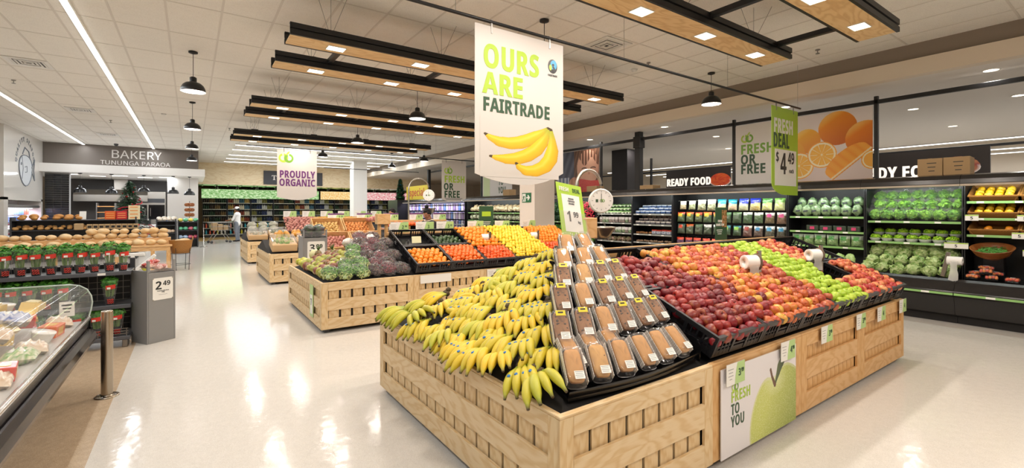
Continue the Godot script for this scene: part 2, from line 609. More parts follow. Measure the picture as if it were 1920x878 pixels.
func rim_mesh(w: float, d: float, th: float, h: float) -> ArrayMesh:
	var g = Geo.new()
	g.box(Vector3(0, 0, d / 2 + th / 2), Vector3(w + 2 * th, h, th))
	g.box(Vector3(0, 0, -d / 2 - th / 2), Vector3(w + 2 * th, h, th))
	g.box(Vector3(w / 2 + th / 2, 0, 0), Vector3(th, h, d))
	g.box(Vector3(-w / 2 - th / 2, 0, 0), Vector3(th, h, d))
	return g.done()

func pendant(at: Vector3, shade_y: float, label: String, group: String, power := 0.5, r := 0.175, lit := true):
	var t = thing("pendant_lamp", label, "lamp", group, at)
	var drop = at.y - shade_y
	var g = Geo.new()
	g.lathe([Vector2(0, -0.04), Vector2(0.02, -0.04), Vector2(0.065, -0.025), Vector2(0.065, 0), Vector2(0, 0)], 14)
	part(t, "ceiling_cup", g.done(), M.black_metal)
	var c = Geo.new()
	c.tube([Vector3(0, -0.03, 0), Vector3(0, -drop + r * 1.35, 0)], 0.005, 6)
	part(t, "cord", c.done(), M.black_metal)
	var k = r / 0.175
	var s = Geo.new()
	var prof = [Vector2(0.172, 0.004), Vector2(0.165, 0.05), Vector2(0.14, 0.1), Vector2(0.1, 0.135), Vector2(0.052, 0.15), Vector2(0.05, 0.158)]
	var inner = prof.duplicate(); 
	var outer = []
	for p in [Vector2(0.176, 0.0), Vector2(0.176, 0.012), Vector2(0.17, 0.055), Vector2(0.146, 0.106), Vector2(0.104, 0.143), Vector2(0.056, 0.158), Vector2(0.05, 0.165), Vector2(0.05, 0.23), Vector2(0.03, 0.245), Vector2(0, 0.245)]: outer.append(p * k)
	s.lathe(outer, 24)
	part(t, "shade", s.done(), mat("lamp_black", rgb(0x141518), 0.3), T(0, -drop, 0))
	var w = Geo.new()
	var ins = []
	for p in prof: ins.append(p * k)
	ins.append(Vector2(0, 0.158) * k)
	ins.reverse()
	w.lathe(ins, 24)
	part(t, "shade_lining", w.done(), M.white_plastic, T(0, -drop, 0))
	if lit:
		var b = Geo.new()
		b.lathe([Vector2(0, -0.05), Vector2(0.04, -0.035), Vector2(0.055, 0), Vector2(0.04, 0.035), Vector2(0.02, 0.07), Vector2(0, 0.075)], 12)
		part(t, "bulb", b.done(), M.lamp_glow, T(0, -drop + 0.085 * k, 0))
		var l = OmniLight3D.new()
		l.name = numbered("pendant_light")
		l.light_color = NEUTRAL
		l.light_energy = power
		l.light_size = 0.05
		l.omni_range = 40
		l.omni_attenuation = 2
		l.shadow_enabled = true
		add_child(l)
		l.position = Vector3(at.x, at.y - drop + 0.085 * k, at.z)

func strip_light(x: float, za: float, zb: float, y: float, energy: float, label: String, group: String):
	var len = absf(zb - za)
	var t = thing("strip_light", label, "light", group, Vector3(x, y, (za + zb) / 2))
	var g = Geo.new()
	g.prism([Vector2(-0.055, 0), Vector2(0.055, 0), Vector2(0.055, -0.02), Vector2(0.04, -0.03), Vector2(-0.04, -0.03), Vector2(-0.055, -0.02)], -len / 2, len / 2)
	part(t, "housing", g.done(), M.white_plastic)
	part(t, "diffuser", boxmesh(Vector3(0.075, 0.012, len - 0.02), 0.004), M.strip_glow, T(0, -0.034, 0))
	area_light("strip_lamp", Vector3(x, y - 0.043, (za + zb) / 2), Vector2(len - 0.04, 0.07), energy, COOL, Vector3.DOWN, Vector3.RIGHT)

func cross_strip(xa: float, xb: float, z: float, y: float, energy: float):
	var len = xb - xa
	var t = thing("strip_light", "white strip light in the bright rows over the far aisle", "light", "strip lights over the far aisle", Vector3((xa + xb) / 2, y, z))
	part(t, "housing", boxmesh(Vector3(len, 0.04, 0.1), 0.006), M.white_plastic)
	part(t, "diffuser", boxmesh(Vector3(len - 0.02, 0.012, 0.08), 0.004), M.strip_glow, T(0, -0.024, 0))
	area_light("far_strip_lamp", Vector3((xa + xb) / 2, y - 0.034, z), Vector2(len - 0.04, 0.08), energy, COOL, Vector3.DOWN, Vector3.FORWARD)

func downlight(x: float, z: float, y: float, e := 0.5, r := 0.085):
	var t = thing("downlight", "round recessed downlight in the soffit above the refrigerated cases", "light", "soffit downlights", Vector3(x, y, z))
	var g = Geo.new()
	g.lathe([Vector2(r, -0.004), Vector2(r + 0.02, -0.006), Vector2(r + 0.022, 0.0)], 20)
	part(t, "trim_ring", g.done(), M.white_plastic)
	var d = Geo.new()
	d.lathe([Vector2(0, -0.003), Vector2(r, -0.003), Vector2(r, 0.0)], 20)
	part(t, "diffuser", d.done(), M.lamp_glow)
	area_light("downlight_lamp", Vector3(x, y - 0.008, z), Vector2(r * 1.7, r * 1.7), e, NEUTRAL)

func air_vent(x: float, z: float, label: String):
	var t = thing("air_vent", label, "vent", "", Vector3(x, CEIL, z))
	part(t, "plate", rim_mesh(0.44, 0.44, 0.06, 0.012), M.white_plastic, T(0, -0.008, 0))
	part(t, "backing", boxmesh(Vector3(0.46, 0.004, 0.46)), M.dark_grey, T(0, -0.001, 0))
	for k in 4:
		var w = 0.40 - 0.1 * k
		part(t, "louvre", rim_mesh(w - 0.03, w - 0.03, 0.03, 0.006), M.white_plastic, T(0, -0.012 - 0.004 * (k % 2), 0))

func sprinkler(x: float, z: float):
	var g = Geo.new()
	g.lathe([Vector2(0, -0.07), Vector2(0.03, -0.07), Vector2(0.03, -0.062), Vector2(0.006, -0.058), Vector2(0.008, -0.02), Vector2(0.035, -0.012), Vector2(0.035, 0), Vector2(0, 0)], 10)
	solo("sprinkler_head", "small metal sprinkler head poking from the tile ceiling", "sprinkler", "ceiling sprinklers", g.done(), M.dull_steel, T(x, CEIL, z))

func build_ceiling_fittings():
	light_raft(-1.69, "timber light raft above the red apples, cut by the top of the picture")
	light_raft(-5.68, "timber light raft behind the large banana sign, lowest end over the oranges")
	light_raft(-9.72, "timber light raft third from the top of the picture, over the potato crates")
	light_raft(-13.9, "smallest timber light raft, just above the purple lettered hanging sign")
	light_raft(2.35, "timber light raft behind the photographer, out of the picture")
	strip_light(-1.28, 5.0, -24.3, CEIL, 27.0, "long white ceiling strip light running toward the bakery lettering", "")
	strip_light(-3.44, 5.0, -24.3, CEIL, 26.0, "long white ceiling strip light nearer the fish wall", "")
	for z in [-20.6, -22.2, -24.4, -26.2, -28.0]: cross_strip(1.4, 9.0, z, CEIL - 0.06, 10.0)
	var where = ["above the aisle nearest the camera, largest in the aisle row", "second in the aisle row", "third in the aisle row", "smallest in the aisle row, in front of the bakery fascia"]
	for k in 4:
		pendant(Vector3(0.03, CEIL, -9.14 - 4.27 * k), 3.54, "black dome pendant lamp " + where[k], "aisle pendant lamps")
	var w2 = ["half hidden behind the large banana sign", "in front of the second light raft", "under the third light raft", "just right of the purple lettered sign"]
	for k in 4:
		pendant(Vector3(3.95, CEIL, -4.85 - 4.27 * k), 3.54, "black dome pendant lamp " + w2[k], "middle pendant lamps")
	pendant(Vector3(8.06, CEIL, -4.9), 3.6, "black dome pendant lamp in front of the orange poster frame", "")
	pendant(Vector3(7.6, CEIL, -9.3), 3.54, "black dome pendant lamp peeping out beside the large banana sign", "")
	pendant(Vector3(7.6, CEIL, -16.9), 3.54, "black dome pendant lamp left of the small fresh or free banner", "")
	pendant(Vector3(7.5, CEIL, -20.2), 3.54, "black dome pendant lamp by the white column", "")
	for p in [[9.83, -1.47], [9.92, -4.41], [9.78, -7.21], [9.73, -9.8], [9.8, -12.5], [9.8, 1.4], [12.4, -1.5], [12.3, -2.97], [12.25, -7.3], [12.3, -10.2], [15.6, -3.0], [12.3, -13.0], [15.0, -8.5], [15.0, -12.5]]:
		downlight(p[0], p[1], SOFFIT, 1.3)
	air_vent(5.35, -5.02, "square louvred air vent right of the large banana sign")
	air_vent(-2.33, -11.46, "square louvred air vent left of the strip light, nearest")
	air_vent(-2.33, -16.1, "square louvred air vent left of the strip light, second")
	air_vent(-2.33, -20.8, "square louvred air vent left of the strip light, farthest")
	for p in [[3.3, -4.2], [6.6, -5.2], [-2.9, -13.2], [8.3, -3.2], [7.4, -7.4], [-1.9, -17.5], [1.0, -17.0], [4.9, -8.0]]: sprinkler(p[0], p[1])
	var dome = Geo.new()
	dome.lathe([Vector2(0, -0.09), Vector2(0.05, -0.075), Vector2(0.07, -0.03), Vector2(0.07, 0), Vector2(0, 0)], 14)
	solo("dome_camera", "small dark dome camera on the ceiling before the bakery", "camera", "", dome.done(), M.dark_grey, T(-2.4, CEIL, -23.6))
	for k in 3:
		var sm = Geo.new()
		sm.lathe([Vector2(0, -0.04), Vector2(0.05, -0.03), Vector2(0.06, 0), Vector2(0, 0)], 12)
		solo("smoke_detector", "white round smoke detector on the tile ceiling", "detector", "ceiling smoke detectors", sm.done(), M.white_plastic, T([6.7, -0.6, 5.2][k], CEIL, [-5.6, -15.5, -11.5][k]))

# ---------------------------------------------------------------- shapes of goods
func ball(g: Geo, r: Vector3, seg := 10, rings := 7, amp := 0.0, freq := 2.0, ca := Color.WHITE, cb := Color.WHITE, cfreq := 2.0, seed_ := 0.0, xf := Transform3D.IDENTITY, bias := 0.0):
	var rows = []
	var cols = []
	for j in rings + 1:
		var th = PI * j / rings
		var row = PackedVector3Array()
		var cr = []
		for k in seg:
			var a = TAU * k / seg
			var d = Vector3(sin(th) * cos(a), -cos(th), sin(th) * sin(a))
			var s = 1.0 + amp * noise.get_noise_3dv(d * freq + Vector3(seed_, seed_ * 0.7, 3.0))
			row.append(xf * (d * s * r))
			cr.append(ca.lerp(cb, clampf(0.5 + bias + 1.1 * noise.get_noise_3dv(d * cfreq + Vector3(seed_ * 1.3, 9, seed_)), 0, 1)))
		rows.append(row)
		cols.append(cr)
	g.skin(rows, true, cols)

func ball_mesh(r: Vector3, m: Material, ca: Color, cb: Color, o := {}) -> ArrayMesh:
	var g = Geo.new()
	ball(g, r, o.get("seg", 10), o.get("rings", 7), o.get("amp", 0.0), o.get("freq", 2.0), lin(ca), lin(cb), o.get("cfreq", 2.0), o.get("seed", 0.0), Transform3D.IDENTITY, o.get("bias", 0.0))
	return g.done(m)

func apple_mesh(r: float, ca: Color, cb: Color, seed_: float, bias := 0.0) -> ArrayMesh:
	var g = Geo.new()
	var prof = [Vector2(0, -0.74), Vector2(0.14, -0.84), Vector2(0.34, -0.9), Vector2(0.66, -0.72), Vector2(0.9, -0.32), Vector2(1.0, 0.14), Vector2(0.95, 0.52), Vector2(0.74, 0.83), Vector2(0.46, 0.93), Vector2(0.22, 0.84), Vector2(0.06, 0.64), Vector2(0, 0.6)]
	var rows = []
	var cols = []
	for p in prof:
		var row = PackedVector3Array()
		var cr = []
		for k in 14:
			var a = TAU * k / 14
			var lob = 1.0 + 0.035 * cos(a * 5.0 + seed_) * (0.5 - p.y * 0.5)
			var d = Vector3(p.x * cos(a) * lob, p.y * 0.92, p.x * sin(a) * lob)
			row.append(d * r)
			var k2 = 0.5 + bias + 0.85 * noise.get_noise_3dv(d * 1.1 + Vector3(seed_, 2, seed_ * 2.0)) + 0.18 * noise.get_noise_2d(a * 6.0, seed_)
			cr.append(lin(ca.lerp(cb, clampf(k2, 0, 1))))
		rows.append(row)
		cols.append(cr)
	g.skin(rows, true, cols)
	return g.done(M.fruit)

func banana(g: Geo, base: Vector3, dir: Vector3, up: Vector3, length: float, arch: float, green: float, r := 0.021):
	var pts = []
	var rad = []
	var cols = []
	var yel = lin(rgb(0xE2BC2C)).lerp(lin(rgb(0xA8B438)), green)
	var stem = lin(rgb(0xA9B23C)).lerp(lin(rgb(0x88A336)), green)
	var prof = [0.45, 0.42, 0.56, 0.85, 1.0, 1.04, 1.03, 0.96, 0.78, 0.42, 0.3]
	for k in 11:
		var t = k / 10.0
		var s = t * length
		pts.append(base + dir * s + up * (arch * sin(PI * (0.06 + 0.8 * t)) - arch * sin(PI * 0.06)))
		rad.append(r * prof[k])
		cols.append(stem.lerp(yel, clampf((t - 0.08) * 4.0, 0, 1)) if k < 9 else (yel.lerp(stem, 0.45) if k == 9 else lin(rgb(0x4A3B22))))
	g.tube(pts, rad, 7, cols)

func bunch(kind: int) -> Node3D:
	var t = Node3D.new()
	var r = RandomNumberGenerator.new()
	r.seed = 900 + kind
	var count = 4 + kind % 2
	var green: float = [0.1, 0.35, 0.65, 0.2, 0.5, 0.05][kind % 6]
	var cr = Geo.new()
	cr.bevel_box(Vector3(0.0, 0.035, 0), Vector3(0.036, 0.036, 0.034 + 0.009 * count), 0.01)
	cr.bevel_box(Vector3(0.026, 0.05, 0), Vector3(0.036, 0.03, 0.034), 0.008)
	part(t, "crown", cr.done(), mat("banana_crown", rgb(0x4F4128), 0.8))
	for k in count:
		var f = (k - (count - 1) / 2.0)
		var ang = f * 0.17 + r.randf_range(-0.05, 0.05)
		var dir = Vector3(-cos(ang), 0, sin(ang))
		var g = Geo.new()
		var ln = r.randf_range(0.195, 0.225)
		var ar = r.randf_range(0.028, 0.05)
		var b0 = Vector3(-0.008, 0.038, f * 0.016)
		banana(g, b0, dir, (Vector3.UP + Vector3(0, 0, f * 0.12)).normalized(), ln, ar, clampf(green + r.randf_range(-0.12, 0.12), 0, 1), r.randf_range(0.0205, 0.0235))
		var bm = part(t, "banana", g.done(M.banana_skin))
		if r.randf() < 0.5:
			var at = b0 + dir * ln * 0.5 + Vector3.UP * (ar * 0.78 + 0.0215)
			var s = Geo.new()
			s.lathe([Vector2(0.0085, -0.002), Vector2(0.0078, 0.001), Vector2(0, 0.0018)], 10, Transform3D(Basis.IDENTITY, at))
			part(bm, "sticker", s.done(), mat("sticker_blue", rgb(0x1F6FB0), 0.3))
	return t

func leaf_clump(g: Geo, n: int, radius: Vector3, size: float, ca: Color, cb: Color, r: RandomNumberGenerator, at := Vector3.ZERO, upness := 0.3):
	var la = lin(ca)
	var lb = lin(cb)
	for k in n:
		var d = Vector3(r.randfn(), r.randfn(), r.randfn()).normalized()
		var p = at + d * radius * r.randf_range(0.7, 1.0)
		var out = (d + Vector3.UP * upness + Vector3(r.randf_range(-0.6, 0.6), r.randf_range(-0.6, 0.6), r.randf_range(-0.6, 0.6))).normalized()
		var side = out.cross(Vector3(r.randfn(), r.randfn(), r.randfn())).normalized()
		var tip = side.cross(out)
		var s = size * r.randf_range(0.6, 1.25)
		g.col = la.lerp(lb, r.randf())
		var a = p - tip * s * 0.5
		var b = p + side * s * 0.45 + out * s * 0.12
		var c = p + tip * s * 0.55 - out * s * 0.1
		var d2 = p - side * s * 0.45 + out * s * 0.12
		g.tri(a, b, c)
		g.tri(a, c, d2)
	g.col = Color.WHITE

func pillow(g: Geo, w: float, h: float, d: float, nx := 8, ny := 8, wob := 0.0, seed_ := 0.0, colf = null):
	# a filled bag standing in x,y, its seams at the edges
	for side in [1, -1]:
		var rows = []
		var cols = []
		for j in ny + 1:
			var row = PackedVector3Array()
			var cr = []
			for k in nx + 1:
				var a = 2.0 * k / nx - 1.0
				var b = 2.0 * j / ny - 1.0
				var bulge = pow(maxf(0.0, 1.0 - pow(absf(a), 3.0)), 0.6) * pow(maxf(0.0, 1.0 - pow(absf(b), 3.0)), 0.6)
				var z = d * 0.5 * bulge * (1.0 + wob * noise.get_noise_3d(a * 2.3 + seed_, b * 2.3, side * 4.0))
				row.append(Vector3(a * w * 0.5 * (1.0 - 0.06 * (1 - b * b)), b * h * 0.5, side * z))
				cr.append(colf.call(a, b) if colf != null else g.col)
			if side < 0:
				row.reverse(); cr.reverse()
			rows.append(row)
			cols.append(cr)
		rows.reverse(); cols.reverse()
		g.skin(rows, false, cols)

# lay goods on a slope: o = low left corner, right = along the row, upslope, spacing, rows; f(pos, normal, u, s) places one
func on_slope(o: Vector3, right: Vector3, ups: Vector3, width: float, length: float, pitch: float, jitter: float, f: Callable):
	var nrm = right.cross(ups).normalized()
	if nrm.y < 0: nrm = -nrm
	var j = 0
	var s = pitch * 0.5
	while s < length - pitch * 0.3:
		var x = pitch * (0.5 if j % 2 == 0 else 1.0)
		while x < width - pitch * 0.35:
			var p = o + right * (x + rng.randf_range(-jitter, jitter)) + ups * (s + rng.randf_range(-jitter, jitter))
			f.call(p, nrm, x, s)
			x += pitch
		s += pitch * 0.87
		j += 1

func rnd_basis() -> Basis:
	return Basis(Quaternion(Vector3(rng.randfn(), rng.randfn(), rng.randfn()).normalized(), rng.randf() * TAU))

func tilt_basis(amount: float) -> Basis:
	return Basis(Vector3(rng.randf_range(-1, 1), 0, rng.randf_range(-1, 1)).normalized(), rng.randf() * amount) * Basis(Vector3.UP, rng.randf() * TAU)

# ---------------------------------------------------------------- produce islands
var crate_src: Node3D
var ticket_count = 0

func slat_panel(parent: Node3D, o: Vector3, dir: Vector3, w: float, y0: float, y1: float, slats: int, gap: float, warm := false, skip_slats := false):
	var out = dir.cross(Vector3.UP)
	var b = Basis(dir, Vector3.UP, out)
	var h = y1 - y0
	var th = 0.02
	var mh: Material = M.pine_warm if warm else M.pine
	var mv: Material = M.pine_warm_upright if warm else M.pine_upright
	var st = 0.085
	var at = func(x, y, z): return Transform3D(b, o + dir * x + Vector3.UP * (y0 + y) + out * z)
	for x in [st / 2, w - st / 2]: part(parent, "stile", boxmesh(Vector3(st, h, th), 0.002), mv, at.call(x, h / 2, -th / 2))
	var rails = [[0.0, 0.235], [0.41, 0.655], [0.845, 1.0]]
	for r in rails: part(parent, "rail", boxmesh(Vector3(w - 2 * st - 0.001, h * (r[1] - r[0]), th), 0.002), mh, at.call(w / 2, h * (r[0] + r[1]) / 2, -th / 2))
	var sw = (w - 2 * st) / slats
	for k in slats: part(parent, "slat", boxmesh(Vector3(sw - gap, h - 0.01, 0.012)), mv, at.call(st + sw * (k + 0.5), h / 2, -th - 0.0125))

func stand_unit(label: String, x0: float, x1: float, zf: float, zb: float, o := {}) -> Node3D:
	var t = thing("produce_stand", label, "stand", "slatted timber produce stands")
	var warm: bool = o.get("warm", false)
	var y0 = 0.05
	var y1 = 0.64
	var m: Material = M.pine_warm if warm else M.pine
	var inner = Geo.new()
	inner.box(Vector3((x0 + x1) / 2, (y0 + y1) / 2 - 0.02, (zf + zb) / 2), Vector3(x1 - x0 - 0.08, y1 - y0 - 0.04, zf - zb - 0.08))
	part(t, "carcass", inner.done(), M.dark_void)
	slat_panel(t, Vector3(x0, 0, zf), Vector3.RIGHT, x1 - x0, y0, y1, o.get("slats", 8), o.get("gap", 0.012), warm)
	slat_panel(t, Vector3(x1, 0, zb), Vector3.LEFT, x1 - x0, y0, y1, 8, 0.012, warm)
	if o.get("left", false): slat_panel(t, Vector3(x0, 0, zb + 0.001), Vector3.BACK, zf - zb - 0.002, y0, y1, o.get("side_slats", 16), 0.02, warm)
	if o.get("right", false): slat_panel(t, Vector3(x1, 0, zf - 0.001), Vector3.FORWARD, zf - zb - 0.002, y0, y1, 16, 0.012, warm)
	# plinth feet and top lipping
	for p in [[x0 + 0.08, zf - 0.08], [x1 - 0.08, zf - 0.08], [x0 + 0.08, zb + 0.08], [x1 - 0.08, zb + 0.08]]:
		part(t, "foot", boxmesh(Vector3(0.07, 0.07, 0.07), 0.004), M.dark_grey, T(p[0], 0.035, p[1]))
	part(t, "lipping", boxmesh(Vector3(x1 - x0 - 0.002, 0.016, 0.034), 0.003), m, T((x0 + x1) / 2, y1 + 0.008, zf - 0.018))
	if o.get("left", false): part(t, "lipping", boxmesh(Vector3(0.034, 0.016, zf - zb - 0.07), 0.003), m, T(x0 + 0.018, y1 + 0.008, (zf + zb) / 2))
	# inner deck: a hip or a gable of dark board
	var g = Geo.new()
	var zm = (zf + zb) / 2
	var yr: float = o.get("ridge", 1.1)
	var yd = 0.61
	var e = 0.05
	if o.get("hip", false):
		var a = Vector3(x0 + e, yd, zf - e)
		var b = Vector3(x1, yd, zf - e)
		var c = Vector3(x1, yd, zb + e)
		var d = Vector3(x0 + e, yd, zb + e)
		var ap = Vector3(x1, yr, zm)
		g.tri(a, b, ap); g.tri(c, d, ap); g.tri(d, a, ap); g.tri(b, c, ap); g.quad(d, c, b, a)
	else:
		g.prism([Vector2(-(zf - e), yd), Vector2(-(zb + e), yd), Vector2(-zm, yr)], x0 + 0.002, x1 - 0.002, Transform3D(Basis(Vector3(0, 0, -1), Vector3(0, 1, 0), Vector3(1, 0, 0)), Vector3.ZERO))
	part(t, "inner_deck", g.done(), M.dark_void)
	return t

func crate_wall(w: float, h: float) -> ArrayMesh:
	var g = Geo.new()
	g.box(Vector3(0, h - 0.016, 0), Vector3(w, 0.032, 0.022))
	g.box(Vector3(0, 0.022, 0), Vector3(w, 0.044, 0.012))
	g.box(Vector3(0, h * 0.5 - 0.012, 0), Vector3(w, 0.012, 0.010))
	var n = int(w / 0.042)
	for k in n + 1:
		var x = -w / 2 + w * k / n
		var big = k == 0 or k == n or absf(absf(x) - 0.075) < 0.021
		if absf(x) < 0.055: continue
		g.box(Vector3(clampf(x, -w / 2 + 0.012, w / 2 - 0.012), h / 2, 0), Vector3(0.026 if big else 0.010, h - 0.02, 0.014 if not big else 0.02))
	return g.done()

func crate(xf: Transform3D, label: String, group: String, w := 0.59, d := 0.6, h := 0.15) -> Node3D:
	var t = thing("produce_crate", label, "crate", group)
	t.transform = xf
	part(t, "base", boxmesh(Vector3(w - 0.02, 0.008, d - 0.02)), M.black_crate, T(0, 0.006, 0))
	var a = crate_wall(w, h)
	var b = crate_wall(d - 0.02, h)
	part(t, "wall", a, M.black_crate, T(0, 0, d / 2 - 0.011))
	part(t, "wall", a, M.black_crate, T(0, 0, -d / 2 + 0.011))
	part(t, "wall", b, M.black_crate, T(w / 2 - 0.011, 0, 0, PI / 2))
	part(t, "wall", b, M.black_crate, T(-w / 2 + 0.011, 0, 0, PI / 2))
	return t

func ticket(xf: Transform3D, price: String, label: String, group: String, w := 0.21, h := 0.135, top := ""):
	# xf: centre of the card, z outward
	var t = thing("price_ticket", label, "price ticket", group)
	t.transform = xf
	part(t, "card", boxmesh(Vector3(w, h, 0.004), 0.001), M.ticket_white)
	var g = Geo.new()
	var poly = [Vector2(w / 2 - 0.001, -h / 2 + 0.001), Vector2(w / 2 - 0.001, h / 2 - 0.001), Vector2(0.02 * w / 0.21, h / 2 - 0.001)]
	for k in 5:
		var q = (k + 1) / 6.0
		poly.append(Vector2(lerpf(0.02, -0.012, q) * w / 0.21 - 0.006 * sin(PI * q), lerpf(h / 2, -h / 2, q)))
	poly.append(Vector2(-0.012 * w / 0.21, -h / 2 + 0.001))
	g.prism(poly, 0.002, 0.0032)
	part(t, "green_field", g.done(), M.lime_pale if w > 0.15 else M.lime)
	if top: part(t, "header_band", boxmesh(Vector3(w - 0.002, h * 0.18, 0.0014)), M.purple, T(0, h * 0.4, 0.0030))
	var main = price.split(".")[0]
	txt(t, "price", main, h * 0.34, M.leaf_dark, T(w * 0.2, 0, 0.0042), 0.8)
	if "." in price: txt(t, "price", price.split(".")[1], h * 0.19, M.leaf_dark, T(w * 0.36, h * 0.08, 0.0042), 0.8)
	for k in 4:
		part(t, "print_line", boxmesh(Vector3(w * [0.3, 0.22, 0.27, 0.14][k], h * 0.022, 0.0006)), M.ink_grey, T(-w * 0.28, h * (0.24 - 0.15 * k), 0.0024))

func clear_holder(parent: Node3D, w: float, h: float, z := 0.004):
	part(parent, "clear_cover", boxmesh(Vector3(w, h, 0.001)), M.clear, T(0, 0, z))

func bag_roll_post(at: Vector3, top: float, label: String, turn := 0.0, scale_ := 1.0):
	var t = thing("bag_roll_holder", label, "bag roll", "produce bag roll holders", at, turn)
	part(t, "post", boxmesh(Vector3(0.035, top - at.y, 0.025), 0.004), M.chrome, T(0, (top - at.y) / 2, 0))
	var bx = Basis(Vector3.FORWARD, -PI / 2)
	var g = Geo.new()
	g.lathe([Vector2(0, -0.004), Vector2(0.075, -0.004), Vector2(0.075, 0.004), Vector2(0, 0.004)], 22, Transform3D(bx, Vector3(-0.024, top - at.y - 0.1, 0)))
	part(t, "end_disc", g.done(), mat("brown_disc", rgb(0x6E5A49), 0.5))
	var r = Geo.new()
	r.lathe([Vector2(0.018, 0), Vector2(0.06, 0), Vector2(0.062, 0.004), Vector2(0.062, 0.116), Vector2(0.06, 0.12), Vector2(0.018, 0.12), Vector2(0.018, 0)], 22, Transform3D(bx, Vector3(-0.03, top - at.y - 0.1, 0)))
	part(t, "bag_roll", r.done(), M.white_plastic)
	var f = Geo.new()
	var rows = []
	for k in 5: rows.append(PackedVector3Array([Vector3(-0.14, top - at.y - 0.13 - 0.03 * k, 0.062 + 0.006 * sin(k * 1.7)), Vector3(-0.045, top - at.y - 0.13 - 0.03 * k, 0.062 - 0.006 * sin(k * 1.2))]))
	rows.reverse()
	f.skin(rows, false)
	part(t, "loose_bag", f.done(), mat("film", rgb(0xD9D7D2), 0.3, {"alpha": 0.6}))

const SL := 0.385  # slope angle of the crates

func slope_up() -> Vector3:
	return Vector3(0, sin(SL), -cos(SL))

func slope_basis() -> Basis:
	return Basis(Vector3.RIGHT, SL)

func build_islands():
	apple_island()
	banana_end()
	cake_display()
	citrus_island()
	kale_end()
	far_islands()

